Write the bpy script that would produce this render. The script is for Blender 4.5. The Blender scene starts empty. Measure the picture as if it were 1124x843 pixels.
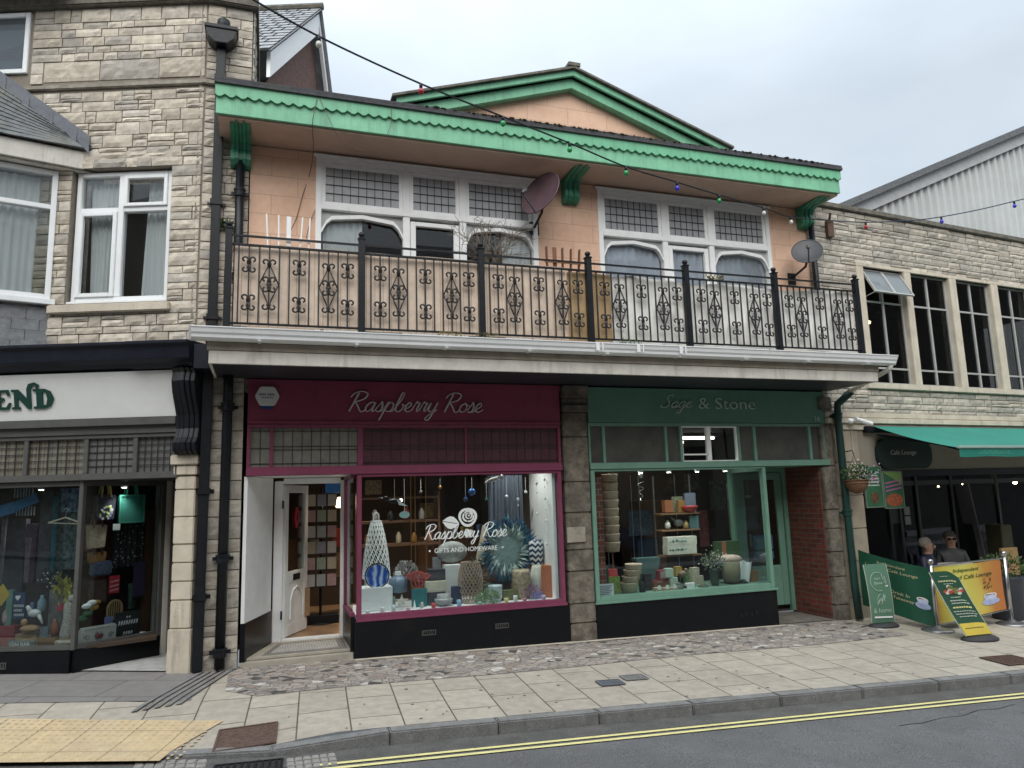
import bpy, bmesh, math, random
from mathutils import Vector, Matrix
R = random.Random(7)
rad = math.radians
scene = bpy.context.scene
C = scene.collection

# ------------------------------------------------------------------ camera
CF, PITCH, YAW, ROLL = 800.0, .151832386, .327931368, -.029661474
CAM = Vector((0.0, -9.0, 1.75))
fw = Vector((math.sin(YAW)*math.cos(PITCH), math.cos(YAW)*math.cos(PITCH), math.sin(PITCH)))
rt = fw.cross(Vector((0, 0, 1))).normalized(); up = rt.cross(fw)
rt, up = rt*math.cos(ROLL)+up*math.sin(ROLL), up*math.cos(ROLL)-rt*math.sin(ROLL)
cd = bpy.data.cameras.new('camera'); cam = bpy.data.objects.new('camera', cd); C.objects.link(cam)
cd.sensor_width = 36; cd.lens = CF/1124*36; cd.clip_start = .05; cd.clip_end = 3000
m3 = Matrix((rt, up, -fw)).transposed(); cam.matrix_world = Matrix.Translation(CAM) @ m3.to_4x4()
scene.camera = cam

# ------------------------------------------------------------------ world, sun, exposure
w = bpy.data.worlds.new('World'); scene.world = w; w.use_nodes = True
nt = w.node_tree; nt.nodes.clear()
def N(t, typ, **kw):
    n = t.nodes.new(typ)
    for k, v in kw.items():
        if k in n.inputs: n.inputs[k].default_value = v
        else: setattr(n, k, v)
    return n
sky = N(nt, 'ShaderNodeTexSky', sky_type='NISHITA'); sky.sun_disc = False
sky.sun_elevation = rad(45); sky.sun_rotation = rad(200); sky.air_density = 1; sky.dust_density = 3
tc = N(nt, 'ShaderNodeTexCoord')
mp = N(nt, 'ShaderNodeMapping'); mp.inputs['Scale'].default_value = (1, 1, 2.2)
nz = N(nt, 'ShaderNodeTexNoise', Scale=2.0, Detail=5.0, Roughness=.5)
cr = N(nt, 'ShaderNodeValToRGB'); cr.color_ramp.elements[0].position = .34; cr.color_ramp.elements[1].position = .7
cr.color_ramp.elements[0].color = (3.95, 4.5, 5.05, 1); cr.color_ramp.elements[1].color = (5.4, 5.95, 6.45, 1)
mx = N(nt, 'ShaderNodeMixRGB'); mx.inputs[0].default_value = .9
bg = N(nt, 'ShaderNodeBackground', Strength=.088); wo = N(nt, 'ShaderNodeOutputWorld')
L = nt.links.new
L(tc.outputs['Generated'], mp.inputs[0]); L(mp.outputs[0], nz.inputs['Vector']); L(nz.outputs['Fac'], cr.inputs[0])
sz = N(nt, 'ShaderNodeSeparateXYZ'); zr = N(nt, 'ShaderNodeMapRange'); zr.inputs[1].default_value = .45; zr.inputs[2].default_value = 1; zr.inputs[3].default_value = 1; zr.inputs[4].default_value = 2.5
zm = N(nt, 'ShaderNodeMixRGB', blend_type='MULTIPLY'); zm.inputs[0].default_value = 1       # overcast sky: zenith brighter than horizon
L(sky.outputs[0], mx.inputs[1]); L(cr.outputs[0], mx.inputs[2]); L(tc.outputs['Generated'], sz.inputs[0]); L(sz.outputs[2], zr.inputs[0]); L(mx.outputs[0], zm.inputs[1]); L(zr.outputs[0], zm.inputs[2]); L(zm.outputs[0], bg.inputs[0]); L(bg.outputs[0], wo.inputs[0])
sd = bpy.data.lights.new('sun', 'SUN'); sun = bpy.data.objects.new('sun', sd); C.objects.link(sun)
sd.energy = 1.5; sd.angle = rad(60); sd.color = (1, .97, .93)
# sky sun_rotation 200 deg: sun stands behind the camera (towards -Y), a little to the left
az = rad(200); el = rad(45)
sdir = Vector((math.sin(az)*math.cos(el), math.cos(az)*math.cos(el), math.sin(el)))
sun.rotation_euler = sdir.to_track_quat('Z', 'Y').to_euler()
vs = scene.view_settings; vs.view_transform = 'Standard'; vs.look = 'None'; vs.gamma = 1; vs.exposure = 0.9
scene.display_settings.display_device = 'sRGB'
scene.cycles.max_bounces = 8; scene.cycles.transparent_max_bounces = 12
scene.cycles.use_denoising = True

# ------------------------------------------------------------------ helpers
def frame(x, y, ang):
    return Matrix.Translation((x, y, 0)) @ Matrix.Rotation(rad(ang), 4, 'Z')
M0 = Matrix.Identity(4)
FA = frame(-.8, 0, -20)      # left building front
FC = frame(8.2, 0, 5.5)      # right building front
FB = frame(-.8, 0, -20) @ Matrix.Translation((-1.72, 0, 0)) @ Matrix.Rotation(rad(34), 4, 'Z')  # canted face of bay
def ray(px, py): return fw*CF + rt*(px-562) - up*(py-421.5)
def at(px, py, Y):
    d = ray(px, py); return CAM + d*((Y-CAM.y)/d.y)
def atz(px, py, z):
    d = ray(px, py); return CAM + d*((z-CAM.z)/d.z)
def sm(a, b, t):
    t = max(0, min(1, (t-a)/(b-a))); return t*t*(3-2*t)
def kerbY(x): return -2.62-.065*x if x >= 0 else -2.62-.32*x
def gz(x, y):
    z = -.055-.017*x+.02*min(y, 0)
    ky = kerbY(x)
    if y < -.9 and x < .8: z -= .085*(1-sm(-.3, .8, x))*sm(-1.0, ky, y) if ky < -1.0 else 0
    return z
def rz(x): return -.215-.017*x
origin = {}
class MB:
    def __init__(s, fr=None):
        s.m = fr or M0; s.v = []; s.f = []; s.c = []; s.col = None; s.mi = []; s.cm = 0
    def add(s, p):
        s.v.append(s.m @ Vector(p)); return len(s.v)-1
    def face(s, idx):
        s.f.append(tuple(idx)); s.c.append(s.col or (1, 1, 1)); s.mi.append(s.cm)
    def quad(s, *ps): s.face([s.add(p) for p in ps]); return s
    def box(s, x0, x1, y0, y1, z0, z1):
        b = len(s.v)
        for z in (z0, z1):
            for y in (y0, y1):
                for x in (x0, x1): s.add((x, y, z))
        for q in ((0, 2, 3, 1), (4, 5, 7, 6), (0, 1, 5, 4), (2, 6, 7, 3), (0, 4, 6, 2), (1, 3, 7, 5)):
            s.face([b+i for i in q])
        return s
    def bar(s, a, b_, w, h=None):       # box section bar from a to b
        a = Vector(a); b_ = Vector(b_); h = h or w; d = (b_-a).normalized()
        u = d.cross(Vector((0, 0, 1)))
        if u.length < .01: u = Vector((1, 0, 0))
        u.normalize(); v = u.cross(d); b = len(s.v)
        for p in (a, b_):
            for su, sv in ((-1, -1), (1, -1), (1, 1), (-1, 1)): s.add(p+u*su*w/2+v*sv*h/2)
        for i in range(4): s.face((b+i, b+(i+1) % 4, b+4+(i+1) % 4, b+4+i))
        s.face((b+3, b+2, b+1, b)); s.face((b+4, b+5, b+6, b+7)); return s
    def prism(s, pts, a0, a1, axis='y'):   # pts 2-D outline, extruded along axis
        def P(p, a): return {'y': (p[0], a, p[1]), 'x': (a, p[0], p[1]), 'z': (p[0], p[1], a)}[axis]
        n = len(pts); b = len(s.v)
        for a in (a0, a1):
            for p in pts: s.add(P(p, a))
        s.face([b+i for i in range(n)][::-1]); s.face([b+n+i for i in range(n)])
        for i in range(n): s.face((b+i, b+(i+1) % n, b+n+(i+1) % n, b+n+i))
        return s
    def tube(s, path, r, n=8, closed=False, flat=1.0):
        path = [Vector(p) for p in path]; k = len(path); b = len(s.v); pu = None
        for i, p in enumerate(path):
            if closed: d = path[(i+1) % k]-path[i-1]
            else: d = path[min(i+1, k-1)]-path[max(i-1, 0)]
            if d.length < 1e-9: d = Vector((0, 0, 1))
            d.normalize()
            if pu is None:
                pu = d.cross(Vector((0, 1, 0)))
                if pu.length < .1: pu = d.cross(Vector((1, 0, 0)))
            pu = (pu-d*pu.dot(d))
            if pu.length < 1e-6: pu = d.orthogonal()
            pu.normalize(); v = d.cross(pu); rr = r[i] if isinstance(r, (list, tuple)) else r
            for j in range(n):
                t = 2*math.pi*j/n; s.add(p+pu*math.cos(t)*rr+v*math.sin(t)*rr*flat)
        for i in range(k if closed else k-1):
            for j in range(n):
                a = b+i*n; c = b+((i+1) % k)*n
                s.face((a+j, a+(j+1) % n, c+(j+1) % n, c+j))
        if not closed:
            s.face([b+j for j in range(n)][::-1]); s.face([b+(k-1)*n+j for j in range(n)])
        return s
    def lathe(s, prof, c, n=16, sx=1, sy=1, cap=True):   # prof (r,z)
        b = len(s.v); k = len(prof)
        for r, z in prof:
            for j in range(n):
                t = 2*math.pi*j/n; s.add((c[0]+r*math.cos(t)*sx, c[1]+r*math.sin(t)*sy, c[2]+z))
        for i in range(k-1):
            for j in range(n):
                s.face((b+i*n+j, b+i*n+(j+1) % n, b+(i+1)*n+(j+1) % n, b+(i+1)*n+j))
        if cap:
            s.face([b+j for j in range(n)][::-1]); s.face([b+(k-1)*n+j for j in range(n)])
        return s
    def ball(s, c, r, sx=1, sy=1, sz=1, n=12):
        h = n//2+1
        return s.lathe([(max(r*math.sin(math.pi*i/h), r*.03), -r*sz*math.cos(math.pi*i/h)) for i in range(h+1)], c, n, sx, sy)
    def disc_y(s, c, r, th, n=24, rz_=None):     # disc facing -Y
        rz_ = rz_ or r
        return s.prism([(c[0]+r*math.cos(2*math.pi*i/n), c[2]+rz_*math.sin(2*math.pi*i/n)) for i in range(n)], c[1]-th/2, c[1]+th/2)
    def leaf(s, p, d, l, wd, bend=.2):
        p = Vector(p); d = Vector(d).normalized(); u = d.cross(Vector((R.uniform(-1, 1), R.uniform(-1, 1), R.uniform(-1, 1))))
        if u.length < .01: u = Vector((1, 0, 0))
        u.normalize(); nn = u.cross(d)
        q = p+d*l*.5+u*wd*.5+nn*l*bend; q2 = p+d*l*.5-u*wd*.5+nn*l*bend
        b = [s.add(p), s.add(q), s.add(p+d*l), s.add(q2)]; s.face(b)
    def build(s, name, mat=None, parent=None, smooth=False, bevel=0, at_=None, loc=None):
        me = bpy.data.meshes.new(name)
        if parent is not None: o0 = origin[parent.name]
        elif loc is not None: o0 = Vector(loc)
        else:
            xs = [v.x for v in s.v]; ys = [v.y for v in s.v]; zs = [v.z for v in s.v]
            o0 = Vector(((min(xs)+max(xs))/2, (min(ys)+max(ys))/2, min(zs)))
        me.from_pydata([v-o0 for v in s.v], [], s.f)
        if any(c != (1, 1, 1) for c in s.c):
            ca = me.color_attributes.new('col', 'FLOAT_COLOR', 'CORNER')
            i = 0
            for fi, f in enumerate(s.f):
                for _ in f: ca.data[i].color = (*s.c[fi], 1); i += 1
        mats = mat if isinstance(mat, (list, tuple)) else [mat]
        for mm in mats: me.materials.append(mm)
        if len(mats) > 1:
            for p, k in zip(me.polygons, s.mi): p.material_index = k
        bm = bmesh.new(); bm.from_mesh(me)
        bmesh.ops.recalc_face_normals(bm, faces=bm.faces)
        if bevel: bmesh.ops.bevel(bm, geom=[e for e in bm.edges if len(e.link_faces) == 2 and e.calc_face_angle(0) > .5], offset=bevel, segments=2, affect='EDGES', clamp_overlap=True)
        bm.to_mesh(me); bm.free()
        if smooth:
            for p in me.polygons: p.use_smooth = True
        o = bpy.data.objects.new(name, me); C.objects.link(o)
        if parent is not None: o.parent = parent; origin[o.name] = o0
        else: o.location = o0; origin[o.name] = o0
        return o
def tag(o, label=None, cat=None, group=None, kind=None):
    if label: o['label'] = label
    if cat: o['category'] = cat
    if group: o['group'] = group
    if kind: o['kind'] = kind
    return o
def empty(name, loc, label=None, cat=None, group=None):
    o = bpy.data.objects.new(name, None); C.objects.link(o); o.location = Vector(loc); o.empty_display_size = .1
    origin[o.name] = Vector(loc); return tag(o, label, cat, group)
def dup(o, loc, label=None, parent=None):
    c = o.copy(); C.objects.link(c)
    if parent is not None: c.parent = parent
    else: c.location = Vector(loc)
    if label: c['label'] = label
    for ch in [x for x in bpy.data.objects if x.parent == o]: dup(ch, None, None, c)
    return c
def shape(outlines, fr, y, depth):     # filled 2-D outline (with holes) as mesh data in MB
    cu = bpy.data.curves.new('t', 'CURVE'); cu.dimensions = '2D'; cu.fill_mode = 'BOTH'; cu.extrude = depth/2
    for ol in outlines:
        sp = cu.splines.new('POLY'); sp.points.add(len(ol)-1); sp.use_cyclic_u = True
        for i, p in enumerate(ol): sp.points[i].co = (p[0], p[1], 0, 1)
    return curve_mb(cu, fr, y)
def curve_mb(cu, fr, y, fit=None, shear=0):
    ob = bpy.data.objects.new('t', cu); C.objects.link(ob)
    bpy.context.view_layer.update()
    me = bpy.data.meshes.new_from_object(ob.evaluated_get(bpy.context.evaluated_depsgraph_get()))
    bpy.data.objects.remove(ob); mb = MB(fr)
    co = [v.co.copy() for v in me.vertices]
    if shear:
        for c_ in co: c_.x += shear*c_.y
    if fit and co:
        x0, x1, z0, z1 = fit
        a = min(c_.x for c_ in co); b = max(c_.x for c_ in co); c0 = min(c_.y for c_ in co); c1 = max(c_.y for c_ in co)
        kx = (x1-x0)/(b-a); kz = (z1-z0)/(c1-c0)
        for c_ in co: c_.x = x0+(c_.x-a)*kx; c_.y = z0+(c_.y-c0)*kz
    for c_ in co: mb.add((c_.x, y-c_.z, c_.y))
    for p in me.polygons: mb.face(p.vertices[:])
    bpy.data.meshes.remove(me); return mb
def text(body, fr, fit, y, depth=.004, bold=0, shear=0):
    cu = bpy.data.curves.new('t', 'FONT'); cu.body = body; cu.extrude = depth/2; cu.offset = bold; cu.resolution_u = 3
    return curve_mb(cu, fr, y, fit, shear)
# brush script lettering: strokes per letter, x-height 1
SC = {
 'R': (1.45, [[(.45, 2.0), (.3, 1.0), (.12, 0)], [(-.15, 1.5), (.1, 1.95), (.7, 2.15), (1.25, 1.9), (1.1, 1.35), (.4, 1.02)], [(.4, 1.02), (.8, .5), (1.15, .0), (1.4, .02), (1.5, .2)]]),
 'S': (1.35, [[(1.15, 1.6), (1.0, 2.1), (.55, 2.0), (.45, 1.5), (.85, .9), (.9, .3), (.45, -.05), (-.05, .15), (.0, .5)]]),
 'a': (1.0, [[(.8, .85), (.5, 1.0), (.14, .7), (.1, .25), (.32, .0), (.62, .3), (.8, .95)], [(.8, .95), (.72, .3), (.82, .02), (1.1, .25)]]),
 's': (.72, [[(.0, .22), (.35, .95), (.38, 1.08), (.55, .6), (.52, .15), (.28, -.02), (.08, .12)], [(.3, -.02), (.6, .05), (.8, .25)]]),
 'p': (.98, [[(.0, .25), (.28, 1.05), (.1, 0), (-.08, -.95)], [(.2, .6), (.5, 1.0), (.82, .75), (.78, .2), (.5, .0), (.22, .15)], [(.5, 0), (.8, .02), (1.05, .25)]]),
 'b': (.92, [[(.0, .25), (.42, 1.3), (.5, 1.95), (.32, 2.05), (.2, 1.5), (.12, .5), (.3, .03), (.62, .1), (.78, .55), (.6, .85)], [(.68, .78), (.85, .68), (1.0, .6)]]),
 'e': (.78, [[(.0, .2), (.42, .5), (.56, .8), (.38, 1.02), (.12, .7), (.12, .25), (.38, 0), (.62, .08), (.85, .3)]]),
 'r': (.7, [[(.0, .25), (.25, 1.12), (.3, .95), (.55, .95), (.45, .4), (.5, .05), (.75, .25)]]),
 'y': (.95, [[(.0, .3), (.2, 1.0), (.17, .3), (.38, .0), (.68, .35), (.82, 1.0)], [(.82, 1.0), (.68, .0), (.48, -.8), (.2, -.9), (.15, -.6), (.55, -.15), (1.0, .25)]]),
 'o': (.85, [[(.5, 1.0), (.15, .75), (.1, .25), (.38, 0), (.7, .25), (.7, .75), (.5, 1.0)], [(.52, .98), (.62, .78), (.95, .72)]]),
 'g': (1.0, [[(.8, .85), (.5, 1), (.14, .7), (.1, .25), (.32, 0), (.62, .3), (.8, .95)], [(.8, .95), (.72, -.1), (.5, -.85), (.2, -.9), (.15, -.6), (.65, -.1), (1.05, .25)]]),
 'G': (1.4, [[(1.1, 1.75), (.85, 2.1), (.35, 1.7), (.1, .8), (.35, .0), (.8, .1), (1.05, .8)], [(1.1, .9), (1.0, .0), (.7, -.8), (.3, -.85), (.4, -.4), (1.3, .2)]]),
 'i': (.5, [[(0, .25), (.2, 1.0), (.14, .2), (.3, 0), (.55, .25)], [(.28, 1.45), (.3, 1.55)]]),
 'f': (.6, [[(0, .25), (.45, 1.4), (.48, 2.05), (.3, 1.9), (.2, .5), (.08, -.9), (.28, -.7), (.32, .1), (.7, .3)]]),
 't': (.6, [[(0, .25), (.33, 1.7)], [(.33, 1.7), (.2, .4), (.35, 0), (.65, .2)], [(.0, 1.15), (.6, 1.22)]]),
}
def cr_spline(p, k=6):
    if len(p) < 3: return [Vector((*p[0], 0)), Vector((*p[-1], 0))]
    P = [p[0]]+list(p)+[p[-1]]; out = []
    for i in range(1, len(P)-2):
        for j in range(k):
            t = j/k
            out.append(Vector([.5*(2*P[i][a]+(P[i+1][a]-P[i-1][a])*t+(2*P[i-1][a]-5*P[i][a]+4*P[i+1][a]-P[i+2][a])*t*t+(3*P[i][a]-P[i-1][a]-3*P[i+1][a]+P[i+2][a])*t**3) for a in (0, 1)]+[0]))
    out.append(Vector((*p[-1], 0))); return out
def script(txt, fr, x0, z0, x1, y, xh, wt=.1, shear=.3, seed=1):
    """letters from x0 to x1, baseline z0, x-height xh, stroke half width wt (of xh)"""
    tot = sum(SC[c][0] if c in SC else .7 for c in txt); kx = (x1-x0)/tot; mb = MB(fr); cx = 0; n = 0
    for c in txt:
        if c not in SC: cx += .7; continue
        adv, st = SC[c]
        for s_ in st:
            pts = cr_spline(s_); path = []; rr = []
            for i, q in enumerate(pts):
                d = pts[min(i+1, len(pts)-1)]-pts[max(i-1, 0)]; a = abs(d.y)/(d.length+1e-6)
                n += 1
                path.append((x0+(cx+q.x+shear*q.y)*kx, y-.0002*(n % 9), z0+q.y*xh)); rr.append(xh*wt*(.55+.6*a*(1 if d.y < 0 else .45)))
            mb.tube(path, rr, 6)
        cx += adv
    return mb

# ------------------------------------------------------------------ materials
def newmat(name):
    m = bpy.data.materials.new(name); m.use_nodes = True; t = m.node_tree; t.nodes.clear()
    b = N(t, 'ShaderNodeBsdfPrincipled'); o = N(t, 'ShaderNodeOutputMaterial'); t.links.new(b.outputs[0], o.inputs[0])
    return m, t, b
def pm(name, col, rough=.6, var=.12, scale=6, bump=.15, bscale=60, metal=0, dirt=0, dcol=(.06, .05, .04), streak=False, attr=False, spec=.5, dpos=.55, speck=0):
    m, t, b = newmat(name); l = t.links.new
    g = N(t, 'ShaderNodeNewGeometry'); b.inputs['Roughness'].default_value = rough; b.inputs['Metallic'].default_value = metal
    b.inputs['Specular IOR Level'].default_value = spec
    n1 = N(t, 'ShaderNodeTexNoise', Scale=scale, Detail=6.0, Roughness=.6); l(g.outputs['Position'], n1.inputs['Vector'])
    mr = N(t, 'ShaderNodeMapRange'); mr.inputs[1].default_value = .3; mr.inputs[2].default_value = .7; mr.inputs[3].default_value = 1-var; mr.inputs[4].default_value = 1+var
    l(n1.outputs['Fac'], mr.inputs[0])
    mu = N(t, 'ShaderNodeMixRGB', blend_type='MULTIPLY'); mu.inputs[0].default_value = 1; mu.inputs[1].default_value = (*col, 1)
    if attr:
        a = N(t, 'ShaderNodeAttribute'); a.attribute_name = 'col'; l(a.outputs['Color'], mu.inputs[1])
    l(mr.outputs[0], mu.inputs[2]); out = mu.outputs[0]
    if dirt:
        mp_ = N(t, 'ShaderNodeMapping'); mp_.inputs['Scale'].default_value = (7, 7, .7) if streak else (1.3, 1.3, 1.3)
        n2 = N(t, 'ShaderNodeTexNoise', Scale=1.5, Detail=8.0, Roughness=.65); l(g.outputs['Position'], mp_.inputs[0]); l(mp_.outputs[0], n2.inputs['Vector'])
        r2 = N(t, 'ShaderNodeMapRange'); r2.inputs[1].default_value = dpos; r2.inputs[2].default_value = dpos+.2; r2.inputs[3].default_value = 0; r2.inputs[4].default_value = dirt
        l(n2.outputs['Fac'], r2.inputs[0]); m2 = N(t, 'ShaderNodeMixRGB'); m2.inputs[2].default_value = (*dcol, 1)
        l(r2.outputs[0], m2.inputs[0]); l(out, m2.inputs[1]); out = m2.outputs[0]
    if speck:
        n4 = N(t, 'ShaderNodeTexNoise', Scale=140.0, Detail=2.0); l(g.outputs['Position'], n4.inputs['Vector']); r4 = N(t, 'ShaderNodeMapRange'); r4.inputs[1].default_value = .35; r4.inputs[2].default_value = .65; r4.inputs[3].default_value = 1-speck; r4.inputs[4].default_value = 1+speck; l(n4.outputs['Fac'], r4.inputs[0])
        m4 = N(t, 'ShaderNodeMixRGB', blend_type='MULTIPLY'); m4.inputs[0].default_value = 1; l(out, m4.inputs[1]); l(r4.outputs[0], m4.inputs[2]); out = m4.outputs[0]
    l(out, b.inputs['Base Color'])
    if bump:
        n3 = N(t, 'ShaderNodeTexNoise', Scale=bscale, Detail=4.0); l(g.outputs['Position'], n3.inputs['Vector'])
        bu = N(t, 'ShaderNodeBump', Strength=bump, Distance=.01); l(n3.outputs['Fac'], bu.inputs['Height']); l(bu.outputs[0], b.inputs['Normal'])
    m['_base'] = 1
    return m
def glass(name, tint=(.9, .95, .95), refl=1.0, rough=0, cloud=0, ccol=(.5, .5, .5)):
    m = bpy.data.materials.new(name); m.use_nodes = True; t = m.node_tree; t.nodes.clear(); l = t.links.new
    tr = N(t, 'ShaderNodeBsdfTransparent'); tr.inputs[0].default_value = (*tint, 1)
    gl = N(t, 'ShaderNodeBsdfGlossy'); gl.inputs['Roughness'].default_value = rough; gl.inputs[0].default_value = (refl, refl, refl, 1)
    fr = N(t, 'ShaderNodeFresnel', IOR=1.55); mi = N(t, 'ShaderNodeMixShader'); o = N(t, 'ShaderNodeOutputMaterial')
    g = N(t, 'ShaderNodeNewGeometry'); n = N(t, 'ShaderNodeTexNoise', Scale=1.1, Detail=1.0); l(g.outputs['Position'], n.inputs['Vector'])
    bu = N(t, 'ShaderNodeBump', Strength=.08, Distance=.02); l(n.outputs['Fac'], bu.inputs['Height']); l(bu.outputs[0], gl.inputs['Normal'])
    mm = N(t, 'ShaderNodeMath', operation='MULTIPLY'); mm.inputs[1].default_value = .6
    l(fr.outputs[0], mm.inputs[0]); l(mm.outputs[0], mi.inputs[0]); l(tr.outputs[0], mi.inputs[1]); l(gl.outputs[0], mi.inputs[2])
    out = mi.outputs[0]
    if cloud:
        d = N(t, 'ShaderNodeBsdfDiffuse'); d.inputs[0].default_value = (*ccol, 1); m2 = N(t, 'ShaderNodeMixShader'); m2.inputs[0].default_value = cloud
        l(out, m2.inputs[1]); l(d.outputs[0], m2.inputs[2]); out = m2.outputs[0]
    l(out, o.inputs[0]); return m
def emit(name, col, st):
    m = bpy.data.materials.new(name); m.use_nodes = True; t = m.node_tree; t.nodes.clear()
    e = N(t, 'ShaderNodeEmission', Strength=st); e.inputs[0].default_value = (*col, 1); o = N(t, 'ShaderNodeOutputMaterial'); t.links.new(e.outputs[0], o.inputs[0]); return m
def brickmat(name, c1, c2, mortar, bw, bh, ms, rot=(0, 0, 0), vec='obj', off=.5, rough=.8, bump=.4, var=.2, dirt=0, dcol=(.05, .05, .04), scl=(1, 1, 1), dscale=1.0, smooth=.1):
    m, t, b = newmat(name); l = t.links.new; g = N(t, 'ShaderNodeNewGeometry'); b.inputs['Roughness'].default_value = rough
    mp_ = N(t, 'ShaderNodeMapping'); mp_.inputs['Rotation'].default_value = rot; mp_.inputs['Scale'].default_value = scl; l(g.outputs['Position'], mp_.inputs[0])
    sep = None
    br = N(t, 'ShaderNodeTexBrick'); br.offset = off; br.inputs['Color1'].default_value = (*c1, 1); br.inputs['Color2'].default_value = (*c2, 1); br.inputs['Mortar'].default_value = (*mortar, 1)
    br.inputs['Scale'].default_value = 1; br.inputs['Mortar Size'].default_value = ms; br.inputs['Brick Width'].default_value = bw; br.inputs['Row Height'].default_value = bh; br.inputs['Mortar Smooth'].default_value = smooth
    if vec == 'xz' or vec == 'yz' :
        sx = N(t, 'ShaderNodeSeparateXYZ'); cx = N(t, 'ShaderNodeCombineXYZ'); l(mp_.outputs[0], sx.inputs[0]); l(sx.outputs[0 if vec == 'xz' else 1], cx.inputs[0]); l(sx.outputs[2], cx.inputs[1]); l(cx.outputs[0], br.inputs['Vector'])
    elif vec == 'yx':
        sx = N(t, 'ShaderNodeSeparateXYZ'); cx = N(t, 'ShaderNodeCombineXYZ'); l(mp_.outputs[0], sx.inputs[0]); l(sx.outputs[1], cx.inputs[0]); l(sx.outputs[0], cx.inputs[1]); l(cx.outputs[0], br.inputs['Vector'])
    else: l(mp_.outputs[0], br.inputs['Vector'])
    n1 = N(t, 'ShaderNodeTexNoise', Scale=9.0, Detail=8.0, Roughness=.65); l(g.outputs['Position'], n1.inputs['Vector'])
    mr = N(t, 'ShaderNodeMapRange'); mr.inputs[1].default_value = .3; mr.inputs[2].default_value = .7; mr.inputs[3].default_value = 1-var; mr.inputs[4].default_value = 1+var; l(n1.outputs['Fac'], mr.inputs[0])
    mu = N(t, 'ShaderNodeMixRGB', blend_type='MULTIPLY'); mu.inputs[0].default_value = 1; l(br.outputs['Color'], mu.inputs[1]); l(mr.outputs[0], mu.inputs[2]); out = mu.outputs[0]
    if dirt:
        n2 = N(t, 'ShaderNodeTexNoise', Scale=dscale, Detail=9.0, Roughness=.7); l(g.outputs['Position'], n2.inputs['Vector'])
        r2 = N(t, 'ShaderNodeMapRange'); r2.inputs[1].default_value = .5; r2.inputs[2].default_value = .72; r2.inputs[3].default_value = 0; r2.inputs[4].default_value = dirt; l(n2.outputs['Fac'], r2.inputs[0])
        m2 = N(t, 'ShaderNodeMixRGB'); m2.inputs[2].default_value = (*dcol, 1); l(r2.outputs[0], m2.inputs[0]); l(out, m2.inputs[1]); out = m2.outputs[0]
    l(out, b.inputs['Base Color'])
    bu = N(t, 'ShaderNodeBump', Strength=bump, Distance=.01); bu.invert = True
    bu2 = N(t, 'ShaderNodeBump', Strength=bump*.7, Distance=.006); n3 = N(t, 'ShaderNodeTexNoise', Scale=45.0, Detail=5.0); l(g.outputs['Position'], n3.inputs['Vector']); l(n3.outputs['Fac'], bu2.inputs['Height'])
    l(br.outputs['Fac'], bu.inputs['Height']); l(bu2.outputs[0], bu.inputs['Normal']); l(bu.outputs[0], b.inputs['Normal'])
    return m
K = {}
K['stone'] = pm('rock_faced_limestone', (.4, .33, .24), .9, .24, 9, .55, 26, dirt=.55, dcol=(.13, .12, .10), attr=True)
K['mortar'] = pm('lime_mortar', (.24, .21, .17), .95, .15, 12, .3)
K['ashlar'] = pm('dressed_limestone', (.56, .50, .40), .85, .15, 4, .35, 40, dirt=.55, dcol=(.1, .085, .06), streak=True)
K['ashlar_dark'] = pm('weathered_limestone', (.16, .14, .11), .9, .5, 11, .9, 30, dirt=.75, dcol=(.05, .045, .035), dpos=.45)
K['coping'] = pm('mossy_coping', (.14, .13, .105), .95, .4, 10, .8, 40, dirt=.5, dcol=(.04, .045, .03))
K['white'] = pm('white_upvc', (.80, .82, .82), .35, .04, 3, .03, dirt=.18, dcol=(.4, .39, .35), streak=True)
K['whitepaint'] = pm('white_timber_paint', (.86, .87, .86), .5, .05, 6, .15, dirt=.3, dcol=(.48, .45, .38), streak=True, dpos=.6)
K['offwhite'] = pm('weathered_cream_board', (.62, .595, .53), .6, .12, 6, .2, dirt=.5, dcol=(.2, .17, .12), streak=True, dpos=.52)
K['black'] = pm('black_gloss_paint', (.009, .011, .014), .4, .3, 12, .2, dirt=.2, dcol=(.045, .04, .035), spec=.3)
K['navy'] = pm('dark_navy_paint', (.010, .013, .022), .45, .3, 8, .15, spec=.3, dirt=.15, dcol=(.06, .06, .06), streak=True)
K['greyframe'] = pm('dark_grey_bronze_paint', (.085, .085, .08), .45, .15, 8, .1)
K['slate'] = pm('slate_grey', (.10, .105, .11), .7, .35, 14, .5, 30)
K['string'] = pm('stone_string', (.30, .27, .22), .9, .3, 8, .6, 30, dirt=.5, dcol=(.1, .09, .07))
K['lead'] = pm('lead_flashing', (.12, .13, .15), .5, .2, 9, .3)
K['green'] = pm('jade_green_paint', (.20, .50, .31), .6, .14, 3, .25, dirt=.5, dcol=(.10, .24, .16), streak=True, dpos=.5)
K['greendark'] = pm('green_bracket_paint', (.05, .25, .15), .4, .2, 9, .1, dirt=.3, dcol=(.02, .06, .04))
K['soffit'] = pm('peach_soffit_paint', (.56, .39, .30), .8, .1, 2, .1, dirt=.4, dcol=(.33, .22, .17))
K['rasp'] = pm('raspberry_paint', (.22, .036, .078), .5, .12, 3, .15, dirt=.45, dcol=(.11, .03, .05), streak=True)
K['raspframe'] = pm('raspberry_frame_paint', (.20, .045, .09), .38, .1, 6, .08)
K['sage'] = pm('sage_sign_paint', (.095, .22, .165), .5, .1, 3, .1, dirt=.4, dcol=(.045, .11, .08), streak=True)
K['sageframe'] = pm('sage_frame_paint', (.15, .285, .215), .4, .1, 6, .08)
K['granite'] = pm('black_granite', (.006, .007, .009), .3, .6, 90, .05, 60, dirt=.3, dcol=(.03, .028, .026), spec=.22)
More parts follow.
